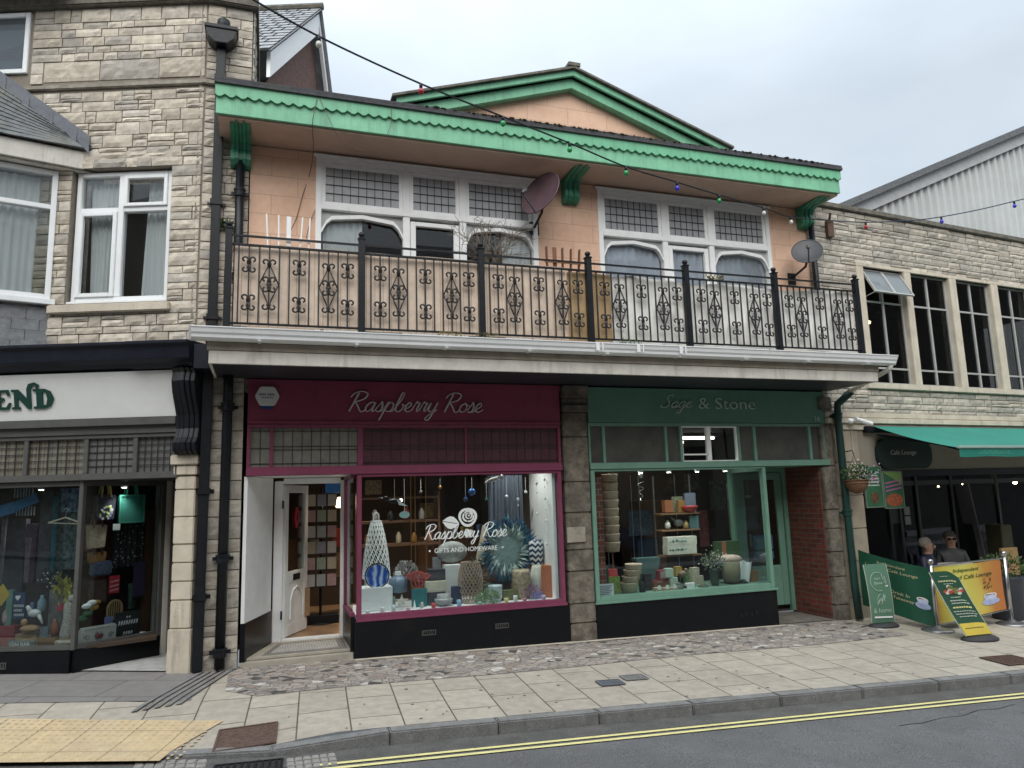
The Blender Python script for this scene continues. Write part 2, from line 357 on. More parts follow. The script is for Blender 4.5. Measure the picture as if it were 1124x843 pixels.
K['dark'] = pm('dark_interior', (.022, .02, .019), .8, .3, 3, 0)
K['inwall'] = pm('taupe_interior_wall', (.13, .105, .09), .8, .15, 2, 0)
K['inwallbrown'] = pm('brown_panelled_wall', (.055, .036, .026), .7, .2, 5, .1)
K['floorwood'] = pm('tan_shop_floor', (.33, .2, .11), .5, .15, 6, .05)
K['floordark'] = pm('dark_shop_floor', (.05, .045, .04), .6, .2, 6, .05)
K['gl'] = glass('window_glass')
K['gldark'] = glass('upper_window_glass', (.88, .9, .9))
K['frost'] = pm('obscured_grey_glass', (.13, .13, .125), .28, .12, 7, .25, 25)
K['frostpale'] = pm('pale_obscured_glass', (.20, .20, .17), .25, .2, 5, .2, 25)
K['frostrasp'] = pm('obscured_glass_over_maroon', (.10, .045, .055), .22, .15, 5, .2, 25)
K['lead_came'] = pm('lead_came', (.02, .02, .022), .5, .1, 5, 0)
K['redbrick'] = brickmat('red_brick', (.22, .05, .03), (.14, .035, .025), (.2, .17, .13), .225, .075, .008, vec='xz', var=.3)
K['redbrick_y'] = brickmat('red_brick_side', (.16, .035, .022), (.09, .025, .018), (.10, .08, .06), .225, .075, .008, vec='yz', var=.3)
K['curtain'] = pm('white_net_curtain', (.82, .84, .84), .9, .05, 3, 0)
K['silver'] = pm('sign_silver', (.55, .52, .50), .45, .05, 5, 0)
K['steel'] = pm('brushed_steel', (.55, .55, .55), .28, .08, 9, .03, metal=1)
K['rust'] = pm('rusty_iron', (.13, .075, .05), .7, .4, 20, .5, 50, dirt=.4, dcol=(.04, .035, .03))
from mathutils import noise as NO
# ================================================================== GROUND (setting)
K['asphalt'] = pm('asphalt', (.13, .13, .13), .85, .16, 1.6, .55, 160, speck=.55, dirt=.35, dcol=(.085, .085, .085), dpos=.45)
K['asphalt_edge'] = pm('worn_gutter_asphalt', (.10, .097, .09), .9, .25, 5, .7, 120, speck=.4, dirt=.35, dcol=(.11, .10, .085), dpos=.5)
K['slab'] = brickmat('buff_concrete_slabs', (.42, .375, .305), (.37, .33, .27), (.10, .085, .065), .62, .44, .007, vec='yx', rot=(0, 0, rad(3.7)), var=.16, bump=.4, dirt=.45, dcol=(.24, .21, .165), off=.5, dscale=.8)
K['slabgrey'] = brickmat('grey_concrete_slabs', (.215, .20, .19), (.19, .18, .17), (.09, .085, .08), .9, .6, .008, vec='obj', rot=(0, 0, rad(20)), var=.12, bump=.3, dirt=.35, dcol=(.13, .12, .11), off=.3)
K['kerb'] = pm('granite_kerb', (.20, .198, .19), .85, .2, 9, .5, 110, speck=.3, dirt=.4, dcol=(.1, .1, .095), dpos=.5)
K['yellow'] = pm('yellow_line_paint', (.74, .67, .30), .7, .1, 10, .4, 150, speck=.12, dirt=.75, dcol=(.2, .18, .12), dpos=.58)
def crazy():
    m, t, b = newmat('crazy_paving'); l = t.links.new; g = N(t, 'ShaderNodeNewGeometry')
    nzz = N(t, 'ShaderNodeTexNoise', Scale=5.0, Detail=3.0); l(g.outputs['Position'], nzz.inputs['Vector'])
    ad = N(t, 'ShaderNodeMixRGB', blend_type='LINEAR_LIGHT'); ad.inputs[0].default_value = .1; l(g.outputs['Position'], ad.inputs[1]); l(nzz.outputs['Color'], ad.inputs[2])
    mp_ = N(t, 'ShaderNodeMapping'); mp_.inputs['Scale'].default_value = (9.5, 13, 0); mp_.inputs['Rotation'].default_value = (0, 0, .5); l(ad.outputs[0], mp_.inputs[0])
    v = N(t, 'ShaderNodeTexVoronoi', Scale=1.0, Randomness=1.0); v.voronoi_dimensions = '2D'; l(mp_.outputs[0], v.inputs['Vector'])
    e = N(t, 'ShaderNodeTexVoronoi', Scale=1.0, Randomness=1.0); e.voronoi_dimensions = '2D'; e.feature = 'DISTANCE_TO_EDGE'; l(mp_.outputs[0], e.inputs['Vector'])
    s = N(t, 'ShaderNodeSeparateColor'); l(v.outputs['Color'], s.inputs[0]); r = N(t, 'ShaderNodeValToRGB'); l(s.outputs[0], r.inputs[0]); r.color_ramp.interpolation = 'CONSTANT'
    els = [(0, (.28, .25, .22)), (.18, (.21, .19, .175)), (.3, (.32, .28, .24)), (.46, (.25, .225, .21)), (.6, (.34, .30, .26)), (.78, (.07, .066, .064)), (.84, (.26, .21, .175)), (.95, (.50, .47, .43))]
    r.color_ramp.elements[0].position = 0; r.color_ramp.elements[0].color = (*els[0][1], 1)
    r.color_ramp.elements[1].position = els[1][0]; r.color_ramp.elements[1].color = (*els[1][1], 1)
    for p, c in els[2:]: q = r.color_ramp.elements.new(p); q.color = (*c, 1)
    mm = N(t, 'ShaderNodeMapRange'); mm.inputs[1].default_value = .02; mm.inputs[2].default_value = .07; l(e.outputs['Distance'], mm.inputs[0])
    mi = N(t, 'ShaderNodeMixRGB'); mi.inputs[1].default_value = (.11, .10, .085, 1); l(mm.outputs[0], mi.inputs[0]); l(r.outputs[0], mi.inputs[2])
    n1 = N(t, 'ShaderNodeTexNoise', Scale=22.0, Detail=6.0); l(g.outputs['Position'], n1.inputs['Vector']); mr = N(t, 'ShaderNodeMapRange'); mr.inputs[3].default_value = .6; mr.inputs[4].default_value = 1.4; l(n1.outputs['Fac'], mr.inputs[0])
    mu = N(t, 'ShaderNodeMixRGB', blend_type='MULTIPLY'); mu.inputs[0].default_value = 1; l(mi.outputs[0], mu.inputs[1]); l(mr.outputs[0], mu.inputs[2])
    l(mu.outputs[0], b.inputs['Base Color']); b.inputs['Roughness'].default_value = .7
    bu = N(t, 'ShaderNodeBump', Strength=.6, Distance=.01); l(mm.outputs[0], bu.inputs['Height']); bu2 = N(t, 'ShaderNodeBump', Strength=.4, Distance=.008); l(n1.outputs['Fac'], bu2.inputs['Height']); l(bu2.outputs[0], bu.inputs['Normal']); l(bu.outputs[0], b.inputs['Normal'])
    return m
K['crazy'] = crazy()
def sheet(mb, xs, y0f, y1f, zf, ny=6):
    """grid sheet between two y curves"""
    b = len(mb.v); n = ny+1
    for x in xs:
        for j in range(n):
            y = y0f(x)+(y1f(x)-y0f(x))*j/ny; mb.add((x, y, zf(x, y)))
    for i in range(len(xs)-1):
        for j in range(ny): mb.face((b+i*n+j, b+(i+1)*n+j, b+(i+1)*n+j+1, b+i*n+j+1))
    return mb
def st(o): o['kind'] = 'structure'; return o
XS = [-60, -30, -12, -6, -4, -3]+[-2.4+.3*i for i in range(50)]+[14, 18, 30, 60]
g_ = MB(); g_.quad((-600, -600, -3.0), (600, -600, -3.0), (600, 600, -3.0), (-600, 600, -3.0)); st(g_.build('ground', K['asphalt']))
rd = sheet(MB(), XS, lambda x: -10.2+.03*x, lambda x: kerbY(x)+.05, lambda x, y: rz(x), 8); st(rd.build('road', K['asphalt']))
ge = sheet(MB(), XS, lambda x: kerbY(x)-.27, lambda x: kerbY(x), lambda x, y: rz(x)+.004, 1); st(ge.build('gutter_strip', K['asphalt_edge']))
# double yellow lines start beside the drain
yl = [x for x in XS if x > .5]
for off in (0, .1):
    y_ = sheet(MB(), [.42]+yl, lambda x: -2.905-.067*x-off-.045, lambda x: -2.905-.067*x-off, lambda x, y: rz(x)+.009, 1)
    st(y_.build('road_marking', K['yellow']))
KW = .13
pv = sheet(MB(), XS, lambda x: kerbY(x)+KW, lambda x: max(.02, -.36*(x+.8)+.3 if x < -.8 else .02)+(1.5 if x > 8.1 or x < -1 else .0), gz, 12)
st(pv.build('pavement', K['slab']))
# kerb stones
kb = MB(); kx = -9.0; pts = []
while kx < 20:
    nx = kx+.91; a = kx+.005; c = nx-.005
    for x0, x1 in ((a, c),):
        P = []
        for x in (x0, x1):
            for (yo, top) in ((0, 1), (KW, 1), (KW, 0), (0, 0)):
                y = kerbY(x)+yo; z = gz(x, y)+.003 if top else rz(x)-.1
                P.append(kb.add((x, y, z)))
        i = P[0]; kb.face((i, i+1, i+5, i+4)); kb.face((i, i+4, i+7, i+3)); kb.face((i+1, i+2, i+6, i+5)); kb.face((i, i+3, i+2, i+1)); kb.face((i+4, i+5, i+6, i+7))
    kx = nx
st(kb.build('kerb', K['kerb'], bevel=.012))
# crazy paving forecourt, light border line at its back
XM = [-.33+.3*i for i in range(29)]
mo = sheet(MB(), XM, lambda x: -1.22+(.30 if x < -.2 else 0)+.10*math.sin(x*1.7)*.3, lambda x: .06, lambda x, y: gz(x, y)+.005, 4)
st(mo.build('forecourt_paving', K['crazy']))
bo = sheet(MB(), [1.02+.3*i for i in range(21)], lambda x: -.12, lambda x: -.05, lambda x, y: gz(x, y)+.009, 1); st(bo.build('stone_edging', K['ashlar']))
# grey slabs in front of the left shop
XL = [-6, -4.5, -3.4]+[-2.8+.3*i for i in range(8)]
gl_ = sheet(MB(), XL+[-.62], lambda x: -1.2-.30*(x+.5) if x < -.5 else -1.2, lambda x: .0-.364*(x+.8)+.9 if x < -.8 else .05, lambda x, y: gz(x, y)+.005, 6)
st(gl_.build('pavement_grey', K['slabgrey']))
# tactile blister paving: buff slabs with rows of blisters
K['tactile'] = brickmat('buff_tactile_slabs', (.55, .42, .245), (.51, .39, .23), (.3, .23, .14), .4, .4, .006, vec='obj', rot=(0, 0, rad(18)), off=0, var=.15, dirt=.35, dcol=(.42, .38, .31), dscale=2.0)
tf = frame(-.30, -1.78, -18)
def tz(P): return gz(P.x, P.y)
tm = MB(); nx_ = 24
for i in range(nx_):
    for j in range(4):
        q = []
        for (u, v) in ((i, j), (i+1, j), (i+1, j+1), (i, j+1)):
            lx = -4.2+u*(4.2/nx_); ly = .0-v*(.82/4); 
            lx2 = lx-(.25*v/4 if i >= nx_-1 and u == i+1 else 0)
            P = tf @ Vector((lx2, ly, 0)); P.z = tz(P)+.009; q.append(tm.add(P))
        tm.face(q)
st(tm.build('tactile_paving', K['tactile']))
tb = MB()
for i in range(62):
    for j in range(12):
        P = tf @ Vector((-4.15+i*.067, -.035-j*.067, 0))
        if P.x > -2.9: tb.lathe([(.016, 0), (.012, .004), (.004, .0055)], (P.x, P.y, tz(P)+.008), 6)
st(tb.build('tactile_blisters', K['tactile'], smooth=True))
# ridged drainage channel between the two pavements
for k in range(5):
    c0 = Vector((-.60+k*.075, -.06, 0)); c1 = Vector((-1.08+k*.09, -1.34+.02*k, 0)); m_ = MB()
    n = 8
    for i in range(n+1):
        p = c0.lerp(c1, i/n); z = gz(p.x, p.y)+.009
        m_.add((p.x-.027, p.y, z)); m_.add((p.x+.027, p.y, z+.006))
    for i in range(n): m_.face((2*i, 2*i+1, 2*i+3, 2*i+2))
    st(m_.build('drain_channel', K['slabgrey'] if k % 2 else K['kerb']))

# ---- drain covers on the pavement
K['cover'] = pm('rusted_cover', (.10, .06, .045), .75, .4, 30, .6, 60, dirt=.5, dcol=(.04, .035, .03))
def cover(cx, cy, w_, d_, ang, name, label, mat, ribs=14, road=False, bars=False):
    f = frame(cx, cy, ang); zf = (lambda P: rz(P.x)+.006) if road else (lambda P: gz(P.x, P.y)+.008)
    root = empty(name, (cx, cy, zf(Vector((cx, cy)))), label, 'drain cover')
    m_ = MB(); m2 = MB()
    def q(mb, x0, x1, y0, y1, h):
        b = len(mb.v)
        for zz in (0, h):
            for (x, y) in ((x0, y0), (x1, y0), (x1, y1), (x0, y1)):
                P = f @ Vector((x, y, 0)); P.z = zf(P)+zz; mb.add(P)
        for s_ in ((4, 5, 6, 7), (0, 1, 5, 4), (1, 2, 6, 5), (2, 3, 7, 6), (3, 0, 4, 7)): mb.face([b+i for i in s_])
    if not bars: q(m_, -w_/2, w_/2, -d_/2, d_/2, .003)
    else: q(m_, -w_/2, w_/2, -d_/2, d_/2, .001)
    for k in range(ribs):
        x = -w_/2+.03+(w_-.06)*k/(ribs-1)
        if not bars:
            for j in range(ribs*2//3):
                y = -d_/2+.03+(d_-.06)*j/(ribs*2//3-1); q(m2, x-.011, x+.011, y-.006, y+.006, .007) if (k+j) % 2 else q(m2, x-.005, x+.005, y-.013, y+.013, .007)
        else: q(m2, x-.008, x+.008, -d_/2+.02, d_/2-.02, .012)
    fr_ = MB()
    for a in ((-w_/2-.02, w_/2+.02, -d_/2-.02, -d_/2), (-w_/2-.02, w_/2+.02, d_/2, d_/2+.02), (-w_/2-.02, -w_/2, -d_/2, d_/2), (w_/2, w_/2+.02, -d_/2, d_/2)): q(fr_, *a, .009)
    m_.build('plate', K['dark'] if bars else mat, root); m2.build('tread_pattern' if not bars else 'grating', mat, root); fr_.build('rim', mat, root); return root
cover(-.10, -2.24, .44, .44, -3, 'manhole_cover', 'rusty square iron cover set in the buff slabs beside the yellow tactile paving', K['cover'])
cover(7.95, -2.66, .42, .34, -4, 'manhole_cover', 'brown iron cover in the pavement in front of the cafe menu board', K['cover'])
cover(3.34, -1.98, .22, .15, -4, 'inspection_cover', 'small dark metal cover, left one of the pair in the middle of the pavement', K['lead'], 6)
cover(3.66, -1.88, .22, .15, -4, 'inspection_cover', 'small pale grey metal cover, right one of the pair in the middle of the pavement', K['kerb'], 6)
cover(-.08, -2.87, .46, .30, -3.7, 'storm_drain', 'black iron storm drain grating in the gutter below the dropped kerb', K['black'], 9, road=True, bars=True)
# pale setts either side of the drain
sb = MB()
for i in range(6):
    for j in range(3):
        x = .2+i*.062; y = -2.72-j*.095; z = rz(x)+.006
        sb.box(x, x+.056, y-.09, y, z-.02, z+.004)
for i in range(7):
    for j in range(2):
        x = -.9+i*.075; y = kerbY(x)-.03-j*.1; z = rz(x)+.006
        sb.box(x, x+.069, y-.094, y, z-.02, z+.004)
st(sb.build('gutter_setts', pm('pale_setts', (.27, .255, .23), .85, .25, 14, .5, 60), bevel=.006))

# chewing gum spots, tar cracks, an old patch in the road
m = MB()
for i in range(55):
    x = R.triangular(-.6, 9.5, 2.5); y = R.uniform(kerbY(x)+.2, -1.3); z = gz(x, y)+.0035; r = R.uniform(.008, .02); m.face([m.add((x+r*math.cos(t*.9), y+r*math.sin(t*.9), z)) for t in range(7)])
o = m.build('gum_spots', pm('gum_grey', (.13, .12, .11), .9)); o['kind'] = 'stuff'
m = MB()
for (x, y, n, dx, dy) in ((5.2, -3.75, 12, .12, .004), (6.5, -3.85, 16, .1, -.06)):
    for k in range(n):
        x2 = x+dx+R.uniform(-.04, .04); y2 = y+dy+R.uniform(-.04, .04); w_ = R.uniform(.003, .007); m.quad((x, y-w_, rz(x)+.003), (x2, y2-w_, rz(x2)+.003), (x2, y2+w_, rz(x2)+.003), (x, y+w_, rz(x)+.003)); x, y = x2, y2
st(m.build('road_crack', pm('tar_crack', (.03, .03, .03), .8)))
# ================================================================== wall helpers
PAL = [(0.536, 0.483, 0.397), (0.486, 0.433, 0.347), (0.585, 0.528, 0.437), (0.428, 0.383, 0.314), (0.555, 0.497, 0.403), (0.392, 0.359, 0.31), (0.518, 0.473, 0.404), (0.467, 0.418, 0.336)]
PALG = [(0.449, 0.408, 0.343), (0.391, 0.358, 0.301), (0.489, 0.448, 0.374), (0.353, 0.328, 0.279), (0.439, 0.398, 0.333), (0.383, 0.358, 0.309), (0.467, 0.418, 0.344)]
def stones(mb, x0, x1, z0, z1, holes=(), seed=1, hm=(.08, .17), wm=(.13, .40), relief=.019, pal=PAL, y=0., topcut=None):
    r = random.Random(seed); cuts = sorted({z0, z1, *[h[2] for h in holes if z0 < h[2] < z1], *[h[3] for h in holes if z0 < h[3] < z1]})
    G = .006
    def stone(a, b, c, d):
        if b-a < .03 or d-c < .03: return
        nx = max(2, int((b-a)/.055)); nz = max(2, int((d-c)/.045)); s0 = len(mb.v)
        base = r.choice(pal); k = r.uniform(.88, 1.12); mb.col = tuple(min(1, q*k) for q in base); off = r.uniform(-.004, .008); rr = relief*r.uniform(.5, 1.2); sd_ = r.uniform(0, 99)
        for j in range(nz+1):
            for i in range(nx+1):
                u = i/nx; v = j/nz; x = a+G+(b-a-2*G)*u; z = c+G+(d-c-2*G)*v
                edge = min(1, 5*min(u*(b-a), (1-u)*(b-a))/.09, 5*min(v*(d-c), (1-v)*(d-c))/.09)
                n = .55+.75*NO.noise(Vector((x*9, z*14, sd_)))+.3*NO.noise(Vector((x*24, z*30, sd_)))
                mb.add((x, y-off-.006-edge*rr*max(n, .1), z))
        w_ = nx+1
        for j in range(nz):
            for i in range(nx): mb.face((s0+j*w_+i, s0+j*w_+i+1, s0+(j+1)*w_+i+1, s0+(j+1)*w_+i))
        # returns into the joint
        ring = [s0+i for i in range(w_)]+[s0+j*w_+nx for j in range(1, nz+1)]+[s0+nz*w_+i for i in range(nx-1, -1, -1)]+[s0+j*w_ for j in range(nz-1, 0, -1)]
        inv = mb.m.inverted(); s1 = len(mb.v)
        for q in ring: p = inv @ mb.v[q]; mb.add((p.x, y+.004, p.z))
        for i in range(len(ring)): mb.face((ring[i], ring[(i+1) % len(ring)], s1+(i+1) % len(ring), s1+i))
    for ci in range(len(cuts)-1):
        c = cuts[ci]
        while c < cuts[ci+1]-.001:
            h = r.uniform(*hm); d = c+h
            if cuts[ci+1]-d < hm[0]*.8: d = cuts[ci+1]
            iv = [(x0, x1)]
            for (ha, hb, hc, hd) in holes:
                if hc < d-.001 and hd > c+.001:
                    nv = []
                    for (a, b) in iv:
                        if hb <= a or ha >= b: nv.append((a, b)); continue
                        if ha > a: nv.append((a, ha))
                        if hb < b: nv.append((hb, b))
                    iv = nv
            for (a, b) in iv:
                x = a
                while x < b-.001:
                    w_ = r.uniform(*wm); e = x+w_
                    if b-e < wm[0]*.7: e = b
                    if d-c > hm[0]*1.6 and r.random() < .35:
                        mdl = c+(d-c)*r.choice((.4, .5, .6)); stone(x, e, c, mdl); stone(x, e, mdl, d)
                    else: stone(x, e, c, d)
                    x = e
            c = d
    mb.col = None
def walled(mb, x0, x1, z0, z1, holes, y0, y1):    # solid backing with rectangular holes, butted boxes
    xs = sorted({x0, x1, *[v for h in holes for v in h[:2] if x0 < v < x1]})
    for i in range(len(xs)-1):
        a, b = xs[i], xs[i+1]; m = (a+b)/2; hs = sorted((max(z0, h[2]), min(z1, h[3])) for h in holes if h[0] < m < h[1]); c = z0
        for (p, q) in hs:
            if p > c: mb.box(a, b, y0, y1, c, p)
            c = max(c, q)
        if c < z1: mb.box(a, b, y0, y1, c, z1)
def rect(mb, x0, x1, z0, z1, y0, y1, w, wb=None, wt=None, ws=None):
    wb = wb if wb is not None else w; wt = wt if wt is not None else w; ws = ws if ws is not None else w
    mb.box(x0, x0+ws, y0, y1, z0, z1); mb.box(x1-ws, x1, y0, y1, z0, z1); mb.box(x0+ws, x1-ws, y0, y1, z0, z0+wb); mb.box(x0+ws, x1-ws, y0, y1, z1-wt, z1)
def pleats(fr, x0, x1, z0, z1, y, n, amp=.018, gather=0):
    mb = MB(fr); k = n*6
    for i in range(k+1):
        t = i/k; x = x0+(x1-x0)*t; yy = y+amp*math.sin(t*n*2*math.pi)+amp*.5*math.sin(t*n*4.7+1)
        xb = x+gather*(t-.5)*-1
        mb.add((x, yy, z1)); mb.add((xb, yy+amp*.4*math.sin(t*9), z0))
    for i in range(k): mb.face((2*i, 2*i+1, 2*i+3, 2*i+2))
    return mb
def leads(mb, x0, x1, z0, z1, y, nx, nz, w=.008, xs=None, zs=None):
    xs = xs or [x0+(x1-x0)*i/nx for i in range(1, nx)]; zs = zs or [z0+(z1-z0)*i/nz for i in range(1, nz)]
    for x in xs: mb.box(x-w/2, x+w/2, y-.006, y, z0, z1)
    for z in zs: mb.box(x0, x1, y-.0085, y-.0025, z-w/2, z+w/2)

# ================================================================== LEFT STONE BUILDING
lb = empty('stone_building', (-2.4, .6, -.03), 'left-hand pale stone building with curved parapet, above the shop sign reading END', 'building')
m = MB(FA); WIN = (-1.57, -.36, 4.12, 5.80)
stones(m, -2.0, 0, 3.53, 6.80, [WIN], 3, pal=PAL)
stones(m, -3.6, -2.0, 3.53, 6.80, [(-3.6, -2.3, 3.5, 6.9)], 4, pal=PAL)
stones(m, -2.18, 0, 6.93, 7.93, [(-2.02, -.0, 6.93, 7.22)], 5, pal=PAL)
stones(m, -2.02, 0, 6.95, 7.22, [], 6, hm=(.26, .28), wm=(.5, .75), relief=.022, pal=PAL)
stones(m, -1.62, -.30, 5.82, 6.02, [], 8, hm=(.2, .21), wm=(1.3, 1.4), relief=.02, pal=PAL[:3])
w0 = m
m.m = M0
stones(m, -.79, -.26, 3.55, 6.80, [], 11, wm=(.1, .22), pal=PAL)
stones(m, -.79, -.26, 6.93, 7.93, [], 12, wm=(.12, .27), pal=PAL)
stones(m, -.66, -.25, -.06, 3.3, [], 13, hm=(.14, .3), wm=(.18, .3), relief=.02, pal=PALG)
# return wall going back at the right-hand end
RB = frame(-.25, 0, 90); m.m = RB
stones(m, .0, 3.0, 6.55, 7.93, [], 14, wm=(.15, .4), pal=PALG)
m.build('wall', K['stone'], lb)
m = MB(FA); walled(m, -3.6, -.02, 3.3, 6.8, [WIN, (-3.6, -1.93, 4.0, 5.7)], .005, .3); walled(m, -3.6, -.02, 6.8, 7.93, [(-3.4, -2.22, 7.1, 7.9)], .005, .3)
m.m = M0; m.box(-.86, -.262, .006, .3, 3.3, 7.93); m.box(-.7, -.255, .006, .25, -.1, 3.3); m.box(-.56, -.262, .3, 4, 6.3, 7.93); m.build('wall_core', K['mortar'], lb)
m = MB(FA); m.box(-3.6, -.005, -.09, .34, 7.93, 8.12); m.m = M0; m.box(-.86, -.2, -.09, 4, 7.933, 8.123)
m.build('parapet_coping', K['coping'], lb, bevel=.015)
m = MB(FA); m.box(-3.6, .0, -.035, .3, 6.84, 6.9); m.m = M0; m.box(-.84, -.25, -.035, .3, 6.843, 6.903); m.build('string_course', K['string'], lb, bevel=.01)
m = MB(FA); m.box(-1.74, -.30, -.07, .12, 4.0, 4.10); m.build('window_sill', K['ashlar'], lb, bevel=.01)
# window: white frame of four lights
def pvc_window(parent, fr, x0, x1, z0, z1, y, xm, zt, zt2, name='window'):
    m = MB(fr); rect(m, x0, x1, z0, z1, y, y+.09, .055)
    m.box(xm-.035, xm+.035, y, y+.09, z0+.055, z1-.055)
    m.box(x0+.055, xm-.035, y+.005, y+.085, zt-.03, zt+.03); m.box(xm+.035, x1-.055, y+.005, y+.085, zt2-.03, zt2+.03)
    rect(m, xm+.035, x1-.055, zt2+.03, z1-.055, y-.02, y+.03, .045); rect(m, x0+.055, xm-.035, z0+.055, zt-.03, y-.02, y+.03, .05)
    m.box(x0-.03, x1+.03, y-.05, y-.0, z0-.035, z0-.002)
    f = m.build(name, K['white'], parent, bevel=.006)
    g = MB(fr); g.box(x0+.05, x1-.05, y+.045, y+.052, z0+.05, z1-.05); g.build('pane', K['gldark'], f)
    return f
f = pvc_window(lb, FA, -1.55, -.38, 4.16, 5.78, .07, -1.0, 5.3, 5.3)
m = pleats(FA, -1.46, -1.06, 4.2, 5.7, .22, 7, .014, .1); m.build('net_curtain', K['curtain'], f, smooth=True)
m = pleats(FA, -.74, -.42, 4.2, 5.7, .22, 5, .014, -.1); m.build('net_curtain', K['curtain'], f, smooth=True)
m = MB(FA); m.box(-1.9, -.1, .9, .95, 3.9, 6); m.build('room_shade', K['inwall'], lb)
# bay window with slate roof and slate-hung apron
bx0 = -.92
f = MB(FB); rect(f, bx0, -.02, 4.18, 5.77, -.02, .07, .06); f.box(bx0+.06, -.08, -.015, .065, 5.28, 5.34); f.box(bx0-.05, .03, -.06, .09, 4.11, 4.175)
FB2 = FB @ Matrix.Translation((bx0, 0, 0)) @ Matrix.Rotation(rad(-34), 4, 'Z')
f.m = FB2; rect(f, -1.6, -.02, 4.18, 5.77, -.02, .07, .06); f.box(-.8, -.72, -.018, .068, 4.24, 5.71)
bw = f.build('bay_window', K['white'], lb, bevel=.006)
m = MB(FB); m.box(bx0+.05, -.06, .02, .026, 4.22, 5.72); m.m = FB2; m.box(-1.55, -.07, .02, .026, 4.22, 5.72); m.build('pane', K['gldark'], bw)
m = pleats(FB, bx0+.06, -.1, 4.22, 5.70, .13, 9, .014, .06); m.build('net_curtain', K['curtain'], bw, smooth=True)
m = pleats(FB2, -1.5, -.05, 4.22, 5.70, .13, 14, .014); m.build('net_curtain', K['curtain'], bw, smooth=True)
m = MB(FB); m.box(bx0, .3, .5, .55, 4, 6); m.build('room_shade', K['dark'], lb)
m = MB(FB); m.box(bx0-.2, .46, -.16, -.12, 5.80, 6.02); m.box(bx0-.2, .46, -.118, .3, 5.785, 5.80); m.m = FB2; m.box(-1.6, .02, -.165, -.12, 5.803, 6.023); m.box(-1.6, .0, -.118, .5, 5.788, 5.803)
m.build('bay_fascia', K['offwhite'], lb, bevel=.004)
# slate hung apron
def slates(fr, x0, x1, z0, z1, y, w=.27, h=.125):
    mb = MB(fr); j = 0; z = z0
    while z < z1-.01:
        x = x0-(w/2 if j % 2 else 0)
        while x < x1-.01:
            a = max(x, x0)+.003; b = min(x+w, x1)-.003
            if b > a+.02: mb.box(a, b, y-.012-R.uniform(0, .004), y, z+.002, min(z+h, z1))
            x += w
        z += h; j += 1
    return mb
m = slates(FB, bx0, -.0, 3.55, 4.08, .02); 
m2 = slates(FB2, -1.6, -.005, 3.552, 4.082, .02); m.v += []; b_ = len(m.v)
m.v += m2.v; m.f += [tuple(i+b_ for i in q) for q in m2.f]; m.c += m2.c; m.mi += m2.mi
m.build('slate_apron', pm('pale_hung_slate', (.19, .2, .21), .75, .25, 12, .5, 30, dirt=.35, dcol=(.1, .1, .1)), lb)
m = MB(FB); m.box(bx0, .2, .022, .5, 3.5, 4.09); m.m = FB2; m.box(-1.6, .01, .023, .5, 3.5, 4.093); m.build('apron_core', K['lead'], lb)
# bay roof (hip of slate courses running up to the wall)
A1 = FB @ Vector((.52, -.2, 6.03)); A2 = FB @ Vector((bx0-.1, -.2, 6.03)); W1 = FA @ Vector((-1.36, -.02, 6.05)); W2 = FA @ Vector((-2.75, -.02, 7.12)); W3 = FA @ Vector((-3.6, -.02, 7.12)); A3 = FB2 @ Vector((-1.6, -.2, 6.03))
m = MB(); nC = 11
def course(P0, P1, Q1, Q0, n):
    nn = (P1-P0).cross(Q0-P0).normalized()
    if nn.z < 0: nn = -nn
    for i in range(n):
        t0 = i/n; t1 = (i+1)/n; a = P0.lerp(Q0, t0)+nn*.014; b = P1.lerp(Q1, t0)+nn*.014; c = P1.lerp(Q1, t1)+nn*.002; d = P0.lerp(Q0, t1)+nn*.002
        L_ = (b-a).length; k = max(1, int(L_/.22))
        for j in range(k):
            o = .5/k if i % 2 else 0
            u0 = max(0, j/k-o); u1 = (j+1)/k-o if j < k-1 else 1
            e = R.uniform(0, .004)
            q = [a.lerp(b, u0+.004)+nn*e, a.lerp(b, u1-.004)+nn*e, d.lerp(c, u1-.004), d.lerp(c, u0+.004)]
            m.quad(*q); m.quad(q[0]-nn*.016, q[1]-nn*.016, q[1], q[0])
course(A2, A1, W1+Vector((0, 0, .02)), W2, nC)
course(A3, A2, W2, W3, nC)
m.quad(A2, A1, W1, W2); m.quad(A3, A2, W2, W3)
m.build('bay_roof', pm('roof_slate', (.13, .14, .14), .75, .3, 10, .4, 30, dirt=.4, dcol=(.2, .19, .12), dpos=.5), lb)
m = MB()
for i in range(9):
    p = (FA @ Vector((-1.36-1.39*i/9, -.055, 6.05+1.07*i/9))); q = (FA @ Vector((-1.36-1.39*(i+1)/9, -.055, 6.05+1.07*(i+1)/9))); h = Vector((0, 0, .15)); o = (FA.to_3x3() @ Vector((0, -.006*(i % 2)-.002, 0)))
    m.quad(p+o-h*.3, q+o-h*.3, q+o+h*.4, q+o+h, ) if False else m.quad(p+o-h*.5, q+o-h*.1, q+o+h, p+o+h)
m.build('stepped_flashing', K['lead'], lb)
